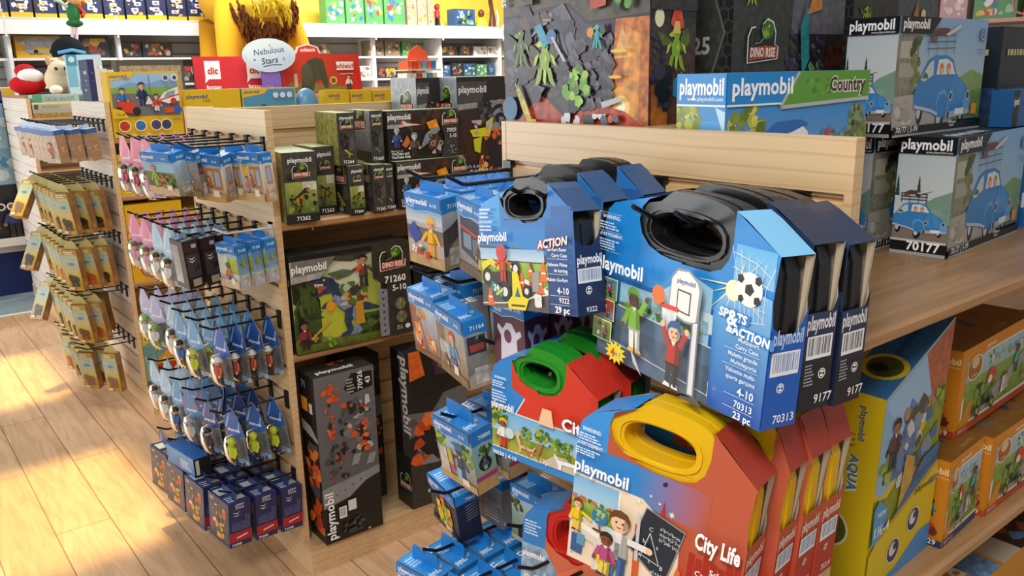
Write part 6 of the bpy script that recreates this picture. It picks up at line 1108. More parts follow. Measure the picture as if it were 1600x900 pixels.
# ================================================================ yellow first-toys boxes on the far gondola
E3 = 3e-4
def art_123(big=False, seed=1):
    def fn(F):
        F.rect(0, 0, 1, 1, 'e3bd1e')
        if big:
            F.grad(.03, .32, .97, .97, 'a8b0b0', '9ac4ec'); F.poly([(.03, .74), (.3, .84), (.5, .8), (.8, .88), (.97, .84), (.97, .66), (.03, .66)], '7fa8d0'); F.rect(.03, .62, .97, .76, '8ab04a'); F.poly([(.03, .32), (.97, .32), (.97, .56), (.5, .66), (.03, .68)], '77777c', .15); F.poly([(.0, .86), (.32, .92), (.4, 1), (0, 1)], 'ecc41e'); F.logo(.03, .91, .045, '2a62b0', maxw=.32); F.text('1.2.3', .22, .875, .03, 'c83a28', .03)
            F.fig(.45, .48, .36, '26386a', '26386a', 'e8b890', '201810', hat='26386a'); F.fig(.17, .46, .3, '2f7ac0', 'c83a2a', 'e8b890', '2a4aa0', hat='2a4aa8'); F.poly([(.05, .44), (.12, .56), (.3, .54), (.38, .42), (.3, .36), (.1, .4)], 'd8442a'); F.ell(.34, .40, .06, None, '2a2a2c'); F.ell(.1, .42, .05, None, '2a2a2c')
            F.poly([(.66, .56), (.76, .68), (.96, .76), (.97, .54), (.8, .5)], 'f0efec'); F.poly([(.74, .6), (.8, .68), (.92, .71), (.9, .62)], '8aa0b0'); F.line([(.68, .56), (.97, .64)], .006, 'd8442a'); F.ell(.88, .54, .045, None, 'c83a2a'); F.poly([(.47, .5), (.53, .62), (.59, .5)], 'e8e0dc'); F.fig(.63, .38, .28, 'd8442a', 'f0f0ec', 'e8b890', '6a3018'); F.rect(.74, .36, .88, .44, 'd8502a'); F.ell(.92, .40, .06, None, '2f62b8')
            F.line([(.55, .6), (.55, .95)], .003, '555a5c'); F.ell(.79, .90, .05, None, 'e8ecec'); F.ell(.92, .90, .05, None, 'e8ecec'); F.ell(.79, .90, .035, None, '7a4a6a'); F.ell(.92, .90, .03, None, '3a4a7a'); F.poly([(0, .3), (.22, .3), (.14, .42), (0, .46)], 'e3bd1e'); F.text('1½-4', .05, .335, .04, '26386a', .02)
            for x, c in ((.14, 'c83a2a'), (.36, '3a78c0'), (.58, '55487a'), (.73, '3a4a6a')): F.ell(x, .18, .085, None, 'f0e8b0'); F.ell(x, .18, .07, None, c, .3)
            F.text('playmobil', .95, .245, .022, '3a4a8a', .02, 'r'); return
        F.logo(.06, .80, .09, '2a50a0', maxw=.5); F.text('1.2.3', .34, .72, .06, '8a5030', .03); rd = random.Random(seed)
        if seed == 1: F.poly([(.0, 0), (.3, .5), (.6, .45), (.9, .5), (1, .2), (1, 0)], 'a8d0e8'); F.poly([(.15, 0), (.3, .6), (.5, .62), (.4, 0)], 'ece0a8'); F.ell(.6, .3, .1, .24, 'e0c04a'); F.ell(.6, .28, .05, .18, '6a4a30')
        elif seed == 2: F.grad(.02, .03, .98, .97, '6f9a4a', '4a9ad8'); F.poly([(0, .78), (.4, .86), (.5, 1), (0, 1)], 'ecc41e'); F.logo(.04, .88, .07, '2a50a0', maxw=.34); F.fig(.38, .2, .4, '3a5ab0', '8a8a90'); F.fig(.85, .1, .2, '2a4a8a', '3a3a3a'); [F.ell(.6+.13*k, .82, .05, None, 'e8ecf0') for k in range(3)]; F.tree(.1, .2, .12, 3)
        elif seed == 3: F.poly([(.05, .1), (.4, .2), (.95, .3), (.95, .7), (.2, .66)], 'e4e4de'); F.poly([(.02, .66), (.98, .68), (.98, .8), (.1, .82)], 'c8302a'); F.rect(.4, .4, .7, .58, '6a9a6a'); F.line([(.55, .4), (.55, .58)], .004, 'e8e8e0'); F.scatter(8, .1, .14, .8, .26, ('d8402a', 'e8b020', '3a78b8'), .06, 3); F.poly([(0, 0), (1, 0), (1, .08), (0, .04)], '9ac4e0')
        elif seed == 4: F.ell(.5, .45, .36, .34, 'c8382a'); F.ell(.5, .45, .33, .31, '9ab8d0'); F.fig(.5, .25, .45, 'e8d8a0', 'c84a3a', 'e8b890', '4a2a18'); F.rect(0, .84, 1, 1, 'e3bd1e')
        elif seed == 5: F.grad(0, 0, 1, .62, '8aa04a', '8fc0d0', .2); F.ell(.6, .34, .32, .3, 'a83a22'); F.poly([(.3, .36), (.9, .36), (.84, .56), (.36, .56)], 'e09a2a'); F.ell(.25, .6, .3, .14, '6a9a9a', .3); F.rect(0, 0, .4, .1, '2f5f94'); F.logo(.08, .85, .07, '2a3a6a', maxw=.6)
        else: F.poly([(.1, .1), (.9, .1), (.9, .6), (.1, .6)], '3f80c8'); F.scatter(10, .15, .15, .85, .55, ('e87838', 'f0f0e8', '2a4a8a', 'c83a2a'), .1, seed)
    return fn
def yb(label, P, b, a, h, art, base='dcb41c', yaw=0): return carton(label, pose(P, yaw), b, a, h, base, lambda F: F.rect(0, 0, 1, 1, base), art, None, group='yellow first toys boxes', eps=E3)
yb('large yellow box with police and racing car picture atop the far gondola', (1.025, 4.325, 1.3625), .325, .12, .305, art_123(True))
yb('yellow box with a green field picture below the large police box', (1.025, 4.34, 1.0885), .16, .14, .195, art_123(False, 4)); yb('second yellow box on the same shelf behind pink packs', (1.22, 4.35, 1.0885), .3, .14, .2, art_123(False, 6))
yb('large yellow box with a white house picture on the far gondola', (1.025, 4.335, .6555), .27, .14, .385, lambda F: (F.rect(0, 0, 1, 1, 'e3b21c'), F.logo(.12, .82, .07, '26386a', maxw=.7), F.poly([(0, .32), (.9, .34), (.9, .66), (.1, .68)], 'dcdcd4'), F.poly([(0, .64), (.98, .66), (.98, .74), (.06, .76)], 'c8302a'), F.rect(.36, .46, .66, .60, '6a9a6a'), F.scatter(8, .1, .36, .8, .42, ('d8402a', 'e8b020'), .06, 3), F.ell(.5, .15, .36, .13, 'c8382a'), F.ell(.5, .15, .33, .115, '9ab8d0'), F.fig(.5, .08, .2, 'e8d8a0', 'c84a3a')))
yb('yellow box with a red lunch pail picture on the base of the far gondola', (1.025, 4.335, .1005), .2, .14, .325, art_123(False, 5)); yb('yellow box behind the packs on the middle shelf of the far gondola', (1.32, 4.345, .6555), .32, .14, .33, art_123(False, 1))
yb('yellow camper picture box along the top of the far gondola', (1.385, 4.40, 1.3625), .295, .12, .212, art_123(False, 1)); yb('light blue picture box right of the yellow camper box', (1.688, 4.40, 1.3625), .30, .12, .212, art_123(False, 2), '4a94cc')
for k in range(3): yb(f'small yellow and blue box, {ORD[k]} right of the clear domed toy', (2.18+.145*k, 4.41, 1.3625), .135, .1, .19-.004*k, art_123(False, 6+k))
t = thing('domed_toy', 'clear blue domed toy box between yellow boxes atop the far gondola', 'toy', None, (2.075, 4.46, 1.3625)); m = MB(); m.box(-.075, -.05, 0, .075, .05, .09, 'dcb41c'); m.build('tray', t)
m = MB(); m.ball((0, 0, .09), (.075, .05, .115), '6aa0c8', 'plastic', 14, 6, 0, .5); m.build('dome', t)
for k in range(4):
    def spine(F, k=k): F.rect(0, 0, 1, 1, ('26386a', 'f0f0ee', 'f2f0ea', 'eceae4')[k]); F.scatter(9, .2, .1, .8, .9, (('a8b8d0', '6a84b0'), ('26386a', '4a6090'), ('d8d4c8', 'c0c4cc'), ('c8ccd4', 'dcd8cc'))[k], .2, k, elong=.3)
    carton(('navy', 'white and navy', 'cream', 'plain white')[k]+' slim upright box beside the large police box', pose((1.112+.033*k, 5.07, 1.3625)), .03, .2, (.38, .385, .33, .325)[k], ('26386a', 'f0f0ee', 'f2f0ea', 'eceae4')[k], spine, spine, None, 'box', 'slim upright boxes behind the police box', eps=E3)
def art_faces(F): F.rect(0, 0, 1, 1, '5a5a50'); F.rect(.04, .1, .96, .92, 'b8a88a', .4); F.scatter(16, .06, .1, .94, .8, ('7a3a34', 'c8b89a', '5a3a30', '8a6a50', 'd8c8a8'), .09, 3); [F.ell(.3+.12*k, .5, .025, None, 'f4f0ec') for k in range(4)]
carton('flat brown character picture box behind the slim upright boxes', pose((1.26, 5.075, 1.3625)), .36, .1, .375, '5a5a50', None, art_faces, None, eps=E3)

# ================================================================ farthest gondola, its displays and plush toys
def art_rav(F): F.grad(0, 0, 1, 1, '9a9484', 'c8c4b0'); F.rect(0, .9, 1, 1, 'e8e48a'); F.rect(0, .55, 1, .9, 'b4b0a0'); F.text('Ravensburger', .2, .66, .14, '8a8678', .02, maxw=.7); F.rect(.04, .58, .12, .86, '4a4a58'); F.rect(0, 0, 1, .3, 'a88a4a', .3)
carton('grey puzzle box on the farthest gondola shelf above the brown hanging boxes', pose((1.03, 6.375, 1.4006)), .29, .14, .10, 'a8a494', None, art_rav, None, 'puzzle box', eps=5e-4)
for k in range(3): carton(('pale green', 'pale teal', 'pale grey')[k]+' flat game box lying on the farthest gondola', pose((1.04+.31*k, 6.38, 1.5012 if k == 0 else 1.4006)), .28, .14, .05 if k == 0 else .14, ('a8c4b8', '9ac0b4', 'b4c0b8')[k], None, lambda F: (F.rect(0, 0, .2, 1, '5aa07a'), F.rect(.25, .2, .9, .7, 'a0b0b0', .4)), None, 'game box', 'flat game boxes', eps=5e-4)
m = MB(); m.box(0, 0, 0, .20, .25, .07, '2a3f80'); m.box(.20, 0, 0, .27, .25, .085, 'e3b43a'); tag(m.build('storage_tray', None, (0, 0, 0)), 'navy and yellow tray at the left frame edge above the game box rack', 'tray').location = (.78, 7.57, 1.5006); D.objects['storage_tray'].scale = (1.25, 1.2, 1.1)
m = MB(); m.box(0, 0, 0, .95, .70, .013, mat='shelf_wood'); tag(m.build('display_board', None, (1.0, 6.58, 1.5296)), 'wooden display board under the plush toys on the farthest gondola', 'board')
# plush toys
t = thing('plush_gnome', 'red and white plush gnome at the left frame edge atop the farthest gondola', 'plush toy', None, (1.125, 7.0, 1.543)); m = MB()
m.ball((0, 0, .073), (.12, .09, .07), 'c8242a', 'fabric', 12, 8); m.build('body', t); m = MB(); m.ball((.02, -.03, .13), (.085, .07, .055), 'f0ece8', 'fabric', 12, 8); m.build('head', t); m = MB(); m.ball((0, .02, .17), (.07, .06, .05), 'c02a2c', 'fabric', 10, 6); m.build('hat', t)
t = thing('plush_animal', 'cream plush animal with black cap sitting left of the pale blue book', 'plush toy', None, (1.30, 6.85, 1.543)); m = MB(); m.ball((0, 0, .103), (.09, .08, .10), 'e6d6b4', 'fabric', 12, 8); m.build('body', t)
m = MB(); m.ball((.01, -.02, .17), (.075, .07, .07), 'e0ccaa', 'fabric', 12, 8); m.build('head', t)
for s in (-1, 1): m = MB(); m.ball((s*.05, -.02, .235), (.02, .015, .035), 'c8a880', 'fabric', 8, 6); m.build('ear', t)
for s in (-1, 1): m = MB(); m.ball((s*.06+.02, -.09, .035), (.045, .06, .035), 'f0e8d8', 'fabric', 10, 6); m.build('foot', t)
for s in (-1, 1): m = MB(); m.ball((s*.03+.01, -.088, .18), .012, '1c1814', 'plastic', 8, 6); m.build('eye', t)
t = thing('plush_penguin', 'dark capped plush toy behind the pale blue book', 'plush toy', None, (1.43, 7.02, 1.543)); m = MB(); m.ball((0, 0, .152), (.11, .09, .15), 'e8e4dc', 'fabric', 12, 8); m.build('body', t); m = MB(); m.ball((0, 0, .30), (.12, .10, .11), '1c2024', 'fabric', 12, 8, 0, .6); m.build('cap', t); m = MB(); m.tube([(-.09, -.08, .29), (0, -.105, .31), (.09, -.08, .29)], .014, '5aa8d8', 'fabric', 6); m.build('cap_band', t)
m = MB(); m.ball((0, 0, .05), (.07, .06, .055), 'c8382e', 'fabric', 10, 8); m.ball((.0, -.04, .05), (.04, .03, .035), 'f0ece8', 'fabric', 8, 6); tag(m.build('plush_ball', None, (1.66, 6.78, 1.543)), 'small red and white plush ball right of the pale blue book', 'plush toy')
def art_paleblue(F):
    F.grad(0, 0, 1, 1, 'b8d8dc', 'a8cce0'); F.rect(0, .72, .3, 1, '4a86b0'); F.ell(.15, .88, .09, None, 'b8d8c8'); F.rect(0, .2, .26, .72, '7ab0c4')
    for y in (.62, .38, .14): F.poly([(.3, y), (.6, y+.05), (1, y+.1), (1, y+.02), (.6, y-.03)], 'd4ead0')
    F.greek(.3, .12, .9, .34, 4, '4a88a8', 3)
carton('pale blue and green upright book box between plush toys', pose((1.33, 6.665, 1.5434)), .23, .05, .27, 'a8ccd8', None, art_paleblue, None, 'book', eps=5e-4)
# nebula sign
t = thing('nebula_sign', 'oval pale sign on a purple starry stem atop the far displays', 'sign', None, (2.685, 6.364, 1.4006)); f = lambda u, v, d: (u, d, v)
def sgtext(F): F.text('Nebulous', .5, .55, .19, '3a4a6a', .005, 'c', maxw=.78, slope=.12); F.text('Stars', .5, .24, .2, '2a3a5a', .01, 'c', slope=.12); F.line([(.36, .14), (.55, .2), (.74, .2)], .006, '3a4a6a'); F.scatter(4, .16, .3, .24, .4, ('4a6080',), .02, 3); F.scatter(4, .76, .36, .86, .46, ('4a6080',), .02, 4); F.ell(.52, .82, .02, None, 'd880a8', n=5)
m = MB(); el = [(.212*math.cos(2*PI*k/32), .395+.125*math.sin(2*PI*k/32)) for k in range(32)]; m.prism(el, -.008, .0, f, 'f2efe4', 'card', 'c4dcdc'); m.build('sign_edge', t)
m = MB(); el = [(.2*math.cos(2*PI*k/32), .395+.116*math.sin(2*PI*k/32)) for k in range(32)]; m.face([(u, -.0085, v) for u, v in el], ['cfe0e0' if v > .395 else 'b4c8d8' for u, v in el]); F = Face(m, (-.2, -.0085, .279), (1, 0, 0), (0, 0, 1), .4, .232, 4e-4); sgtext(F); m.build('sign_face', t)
m = MB(); m.prism([(-.09, 0), (.1, 0), (.085, .12), (.075, .29), (-.075, .29), (-.075, .12)], .0, .006, f, '5a3a9a'); F = Face(m, (-.1, 0, 0), (1, 0, 0), (0, 0, 1), .2, .29, 4e-4); F.poly([(.05, 0), (.98, 0), (.92, .4), (.12, .4)], '43267f', .3); F.poly([(.12, .4), (.92, .4), (.88, 1), (.12, 1)], '7a62b0', .2); F.scatter(9, .15, .05, .85, .6, ('e8d8f4', 'c8a0d8'), .04, 5); m.build('stem', t)
# red display stands
def red_stand(label, P, w, h, draw, depth=.07):
    t = thing('red_display_stand', label, 'display stand', None, P)
    m = MB(); m.box(0, 0, 0, w, .012, h, 'c42a2a'); F = Face(m, (0, 0, 0), (1, 0, 0), (0, 0, 1), w, h, 5e-4); draw(F); m.build('header_board', t)
    for x in (0, w-.012): m = MB(); m.prism([(-depth, 0), (.012, 0), (.012, h), (-.02, h), (-depth, .03)], x, x+.012, lambda u, v, d: (d, u, v), 'c0282a'); m.build('side_board', t)
    m = MB(); m.box(0.012, -depth, 0, w-.012, 0, .02, 'd8d4cc'); m.build('tray', t); return t
def bub(F):
    F.rect(0, 0, 1, 1, 'c8303a')
    for x in (.22, .72): F.rect(x-.09, .58, x+.09, .92, 'f4f0ee'); F.poly([(x-.09, .6), (x-.1, .5), (x-.04, .6)], 'f4f0ee'); F.text('clic', x, .68, .12, 'c8303a', .05, 'c', maxw=.12); F.text('fantasy', x, .40, .07, 'f4e0e0', .03, 'c'); F.rect(x-.16, .0, x+.22, .24, 'd8d4dc')
red_stand('wide red display stand with two white speech bubbles', (2.125, 6.44, 1.4006), .64, .39, bub)
def ele(F):
    F.rect(0, 0, 1, 1, 'c23a26'); F.poly([(.02, .24), (.2, .3), (.4, .26), (.86, .24), (.86, .36), (.1, .46)], '8a7a3a', .3); F.poly([(.24, .32), (.26, .62), (.34, .86), (.44, .92), (.54, .88), (.58, .6), (.60, .34), (.54, .34), (.5, .5), (.42, .46), (.4, .3), (.3, .3)], '4a4a34', .3); F.ell(.32, .62, .07, .2, '55543c', .2); F.rect(.16, .36, .2, .62, 'c8b8a0'); F.ell(.66, .48, .05, None, 'c8b45a'); F.ell(.66, .48, .03, None, '6a5a2a'); F.fig(.86, .3, .3, 'e8e4dc', '5a4a3a'); F.rect(.70, .68, .93, .84, 'f0e4dc'); F.text('schleich', .815, .715, .09, 'b8342a', .03, 'c'); F.line([(.74, .6), (.92, .61)], .004, 'f0d8d0'); F.rect(0, 0, .93, .2, 'c8beb0')
red_stand('wide red display stand with a grey elephant picture', (2.80, 6.44, 1.4006), .68, .41, ele); 
m = MB(); m.prism([(0, 0), (.22, 0), (.2, .05), (.11, .075), (.02, .05)], 0, .008, f, 'f0e6dc'); F = Face(m, (0, 0, 0), (1, 0, 0), (0, 0, 1), .22, .075, 5e-4); F.poly([(.06, 0), (.94, 0), (.86, .6), (.5, .85), (.14, .6)], 'c8402c'); F.text('schleich', .5, .2, .36, 'f4ece4', .03, 'c', maxw=.7); tag(m.build('topper_sign', None, (2.94, 6.455, 1.811)), 'small arched red topper sign on the elephant display stand', 'sign')
def red_step(F): F.rect(0, 0, 1, 1, 'e8dcc8'); F.rect(0, .0, 1, .2, 'c8382c'); F.scatter(12, .02, .05, .98, .3, ('e8d8d0', 'c8382c'), .02, 2)
t = thing('stepped_display', 'low stepped red display tray full of toy animals', 'display stand', None, (2.62, 5.62, 1.3506)); 
# a low table-height plinth carries the trays
for k, (x, w) in enumerate(((0, .56),)):
    m = MB(); m.box(x, 0, 0, x+w, .3, .09, 'c02e2a'); Face_ = Face(m, (x, 0, 0), (1, 0, 0), (0, 0, 1), w, .09, 5e-4); red_step(Face_); m.build('tray', t)
    m = MB(); m.prism([(0, 0), (.3, 0), (.3, .16), (.2, .15), (0, .1)], x+w, x+w+.012, lambda u, v, d: (d, u, v), 'c02e2a'); m.build('end_board', t)
rd = random.Random(9)
def toy_animal(label, P, c, s, group='toy animals in the stepped display'):
    m = MB(); m.ball((0, 0, .045*s), (.035*s, .018*s, .02*s), c, 'plastic', 8, 6); m.ball((-.038*s, 0, .062*s), (.016*s, .012*s, .014*s), c, 'plastic', 7, 5)
    for a in (-1, 1):
        for b in (-1, 1): m.tube([(a*.022*s, b*.009*s, 0), (a*.022*s, b*.009*s, .04*s)], .006*s, c, 'plastic', 5)
    m.tube([(.034*s, 0, .05*s), (.048*s, 0, .035*s)], .003*s, c, 'plastic', 5); return tag(m.build('toy_animal', None, P), label, 'toy animal', group)
for k in range(12): toy_animal(f'tiny toy animal, {("first", "second", "third", "fourth", "fifth", "sixth", "seventh", "eighth", "ninth", "tenth", "eleventh", "twelfth")[k]} from the left in the stepped red display', (2.66+.043*k, 5.70+.05*(k % 3), 1.4415), ('4a4a34', '7a5a34', 'a88a5a', '3a3a34', '8a3a2a')[k % 5], 1.0)
t = thing('display_table', 'low table carrying the stepped red display between gondolas', 'table', None, (2.95, 5.78, 0)); m = MB(); m.box(-.5, -.25, 1.30, .5, .25, 1.35, mat='maple_x'); m.build('table_top', t)
for sx in (-1, 1):
    for sy in (-1, 1): m = MB(); m.box(sx*.46-.025, sy*.21-.025, 0, sx*.46+.025, sy*.21+.025, 1.30, mat='maple'); m.build('leg', t)
def art_eich(F): F.rect(0, 0, 1, 1, 'd8cfae'); F.tree(.2, .55, .2, 3, ('8a7a2a', 'c8b02a', '4a4a1c'), 12); F.text('schleich', .98, .25, .5, 'b8443a', .02, 'r', maxw=.7)
carton('pale carton with red lettering at the front of the low display table', pose((3.0, 5.55, 1.3505)), .42, .06, .085, 'd8cfae', None, art_eich, None, 'box', eps=5e-4)
# ================================================================ big yellow plush with shaggy chest
t = thing('big_plush_animal', 'large yellow plush animal with shaggy brown chest standing above the displays', 'plush toy', None, (3.18, 7.75, 1.512))
m = MB()
for x, lean in ((-.30, -.05), (.36, .05)):
    m.tube([(x+lean, -.12, 0), (x+lean*.8, -.12, .12), (x+lean*.3, -.08, .34), (x*.75, .0, .62), (x*.45, .05, .86)], [.115, .09, .105, .16, .2], 'e0a42a', 'fabric', 14)
    m.ball((x+lean, -.17, .05), (.12, .15, .06), 'e4b04a', 'fabric', 12, 8)
for x in (-.26, .3): m.tube([(x, .58, 0), (x, .58, .3), (x*.8, .56, .62), (x*.5, .52, .8)], [.1, .09, .13, .2], 'd89c28', 'fabric', 12)
m.ball((.02, .35, .86), (.36, .62, .34), 'e0a832', 'fabric', 18, 12); m.build('body', t)
m = MB(); rd = random.Random(7); rows = []
for i in range(11):
    a = PI*i/10; rows.append([((.02+.30*math.sin(a)*math.cos(2*PI*k/20))*(1+.05*rd.random()), -.12+.24*math.sin(a)*math.sin(2*PI*k/20), .74+.32*math.cos(a)+rd.uniform(-.012, .012)) for k in range(20)])
m.grid(rows, cols=['d8b030', 'd8b030', 'd4b42c', 'd0b42c', 'cbb02a', 'c0a028', '9a6a24', '7a4a20', '6a3c1c', '5a3018']); 
for k in range(260):
    a = rd.uniform(PI*.45, PI*.98); b = rd.uniform(PI, 2*PI); p = Vector((.02+.30*math.sin(a)*math.cos(b), -.12+.24*math.sin(a)*math.sin(b), .74+.32*math.cos(a)))
    m.tube([p, p+Vector((rd.uniform(-.015, .015), -.025, -.035)), p+Vector((rd.uniform(-.02, .02), -.025, -.085))], [.016, .012, .002], rd.choice(('6a3c1c', '7a4a22', '5a3018')) if a > PI*.62 or abs(math.cos(b)) > .62 else rd.choice(('d0b02a', 'c8a428')), 'fabric', 5, False)
m.build('chest_fur', t)
m = MB(); m.tube([(.02, -.05, .95), (.02, -.15, 1.2), (.02, -.25, 1.4)], [.24, .2, .18], 'e0a832', 'fabric', 14); m.ball((.02, -.34, 1.5), (.2, .26, .19), 'e0a832', 'fabric', 14, 10)
for s in (-1, 1): m.ball((.02+s*.15, -.22, 1.68), (.05, .03, .09), 'd0962a', 'fabric', 8, 6); m.ball((.02+s*.09, -.55, 1.55), .025, '181410', 'plastic', 8, 6)
m.build('head', t)
t = thing('plush_plinth', 'pale plinth under the large yellow plush animal', 'plinth', None, (3.18, 7.95, 0)); m = MB(); m.box(-.6, -.5, 0, .6, .62, 1.497, mat='grey_panel'); m.build('plinth_block', t); m = MB(); m.box(-.62, -.52, 1.40, .62, -.5, 1.497, mat='white_paint'); m.build('trim_board', t)
# tiered cake-like stand
t = thing('tiered_stand', 'small tiered card stand of toy boxes before the white wall shelves', 'display stand', None, (4.74, 7.5, 1.30))
for k, (z, w, c) in enumerate(((0, .24, 'e8c890'), (.13, .23, 'e0b858'), (.25, .22, 'e8e0cc'), (.37, .2, 'd8603a'))):
    m = MB(); m.box(-w, -.12, z, w, .12, z+.012, 'e8d8b0'); m.build('tier', t)
    m = MB(); [m.box(-w+.02+.062*j*(w/.22), -.10, z+.012, -w+.07+.062*j*(w/.22), .08, z+.095, (c, '3a78b8', 'e8e8e4', c, 'c8402a', c, '55a0c8')[(j+k) % 7]) for j in range(6)]; o = m.build('row_of_boxes', t); o['kind'] = 'stuff'
m = MB(); m.prism([(-.13, .47), (.13, .47), (.1, .56), (.0, .62), (-.1, .56)], -.005, .005, f, 'd85a34'); m.build('topper', t); m = MB(); m.box(-.03, .08, 0, .03, .1, .5, 'd8c8a0'); m.build('spine', t); m = MB(); m.box(-.05, -.05, -1.30, .05, .05, 0, 'b8b4ac', 'matte'); m.box(-.25, -.2, -1.30, .25, .2, -1.28, 'b8b4ac', 'matte'); m.build('post', t)
# hanging elf doll
t = thing('hanging_doll', 'curly haired elf doll in green hanging before the wall shelves', 'doll', None, (1.62, 7.6, 2.18))
m = MB(); m.ball((0, 0, -.02), (.05, .04, .09), '3a7a4a', 'fabric', 10, 8); m.ball((-.0, 0, -.1), (.065, .05, .03), '2f6a3c', 'fabric', 10, 6); m.build('dress', t)
m = MB(); m.ball((.02, -.01, .1), (.06, .055, .065), 'e8b890', 'fabric', 10, 8); m.build('head', t); m = MB(); rd = random.Random(3); [m.ball((.02+rd.uniform(-.08, .08), rd.uniform(-.01, .05), .1+rd.uniform(-.06, .08)), rd.uniform(.02, .035), 'a8702a', 'fabric', 7, 5) for k in range(26)]; m.build('curly_hair', t)
m = MB(); m.tube([(-.04, -.02, .02), (-.09, -.03, .06), (-.13, -.03, .07)], .014, 'b8d0c0', 'fabric', 6); m.build('arm', t); m = MB(); m.tube([(.04, -.02, .02), (.07, -.04, -.02), (.05, -.06, -.05)], .014, 'c83a2a', 'fabric', 6); m.build('arm', t)
for s in (0, 1): m = MB(); m.tube([(-.02+.03*s, 0, -.1), (-.03+.03*s, 0, -.2), (-.05+.03*s, 0, -.29)], .013, 'e8d4dc', 'fabric', 6); m.tube([(-.05+.03*s, 0, -.295), (-.10+.04*s, -.01, -.295), (-.13+.04*s, -.01, -.27)], [.02, .016, .004], '3a6a3c', 'fabric', 6); m.build('leg', t)
m = MB(); m.tube([(.02, 0, .15), (.02, 0, 1.2)], .002, 'd8d8d8', 'plastic', 4); m.build('string', t)
# ================================================================ wall shelving and its stock
XE = [-.52+.905*k for k in range(9)]
def bay():
    t = thing('wall_shelf_bay', 'bay', 'shelving', 'white wall shelf bays'); w = .9035
    m = MB(); m.box(0, .46, 0, w, .5, 2.18, mat='grey_panel'); z = 2.1
    while z > .2: m.box(0, .452, z, w, .46, z+.012, '6a6864', 'matte'); z -= .11
    m.build('back_panel', t)
    m = MB(); m.box(0, .1, 0, .03, .46, 2.045, mat='white_paint'); m.build('upright', t)
    m = MB(); m.box(0, 0, 2.045, w-.012, .02, 2.18, mat='white_paint'); m.build('fascia', t); m = MB(); m.box(w-.012, -.004, 2.02, w, .02, 2.21, mat='white_paint'); m.build('fascia_joint', t)
    for z, d in ((2.185, 0), (1.845, .13), (1.60, .13), (1.30, .1), (1.0, .1), (.5, .1)): m = MB(); m.box(.03 if z < 2.1 else 0, d, z-.02, w, .46, z, mat='white_paint'); m.build('shelf', t)
    return t
b0 = bay()
WORDS = ['first', 'second', 'third', 'fourth', 'fifth', 'sixth', 'seventh', 'eighth', 'ninth']
for k, x in enumerate(XE):
    lb = f'white wall shelf bay, {WORDS[k]} from the left along the yellow back wall'
    if k == 0: b0.location = (x, 8.6, 0); b0['label'] = lb
    else: dup(b0, (x, 8.6, 0), lb)
E6 = 7e-4
PAL = {'nav': ('26325a', ('e8e8ec', 'c8d0dc', 'd8b04a', '4a5a8a')), 'grn': ('5a9a5a', ('f0f0ec', 'a8d8c0', 'e8c840', 'd84a3a', '3a78b8')), 'tan': ('b8a088', ('e8d8c0', 'd87a3a', '6a4a34', 'a8b04a')), 'drk': ('34343a', ('5a5a60', '8a6a50', 'a8a8a4', 'b84a34', 'c8a83a')), 'flo': ('8a7a62', ('c8a8a0', 'a8906a', '6a5a40', 'd8c8b0', '7a3a34')), 'pnk': ('c8a0a8', ('e8d0d4', 'd87a94', '8a6a8a', 'f0e8e4')), 'blu': ('3a5a8a', ('6a9ac8', 'c8d8e4', '8ab83a', '26384a')), 'car': ('d8a41e', ('3a3a3a', '9a9a9c', 'd8b23a', '2a2a2c', 'c8c8c4')), 'wht': ('e4e2de', ('c8c0b8', 'a8a49c', 'd8a89a', '8a7a6a'))}
def stock_art(kind, seed):
    base, cs = PAL[kind]
    def fn(F):
        F.rect(0, 0, 1, 1, base); F.scatter(16, .05, .12, .95, .92, cs, .16, seed, .2)
        if kind == 'nav':
            F.rect(0, 0, 1, .14, 'e0b41e'); rd = random.Random(seed)
            for q in range(4): x, y = rd.uniform(.1, .5), .24+.18*q; F.rect(x, y, x+.36, y+.11, 'e8e8e8'); F.ell(x+.18, y+.05, .1, .03, rd.choice(('c8a83a', '6a6a70', 'b84a3a')))
        if kind == 'car':
            F.rect(.2, .2, .94, .94, 'a8a8aa', .3); F.poly([(.3, .3), (.4, .46), (.6, .5), (.8, .4), (.88, .3)], ('d8a428', 'e0c048', 'c83a2a')[seed % 3]); F.ell(.42, .3, .05, None, '1c1c1e'); F.ell(.76, .3, .05, None, '1c1c1e'); F.rect(0, 0, 1, .16, 'd8a41e')
    return fn
def stock(kind, x, y, z, w, h, label, group, d=.16, seed=0): return carton(label, pose((x, y, z+.0006)), w, d, h, PAL[kind][0], None, stock_art(kind, seed), None, 'boxed toy', group, 'boxed_toy', E6)
n = 0
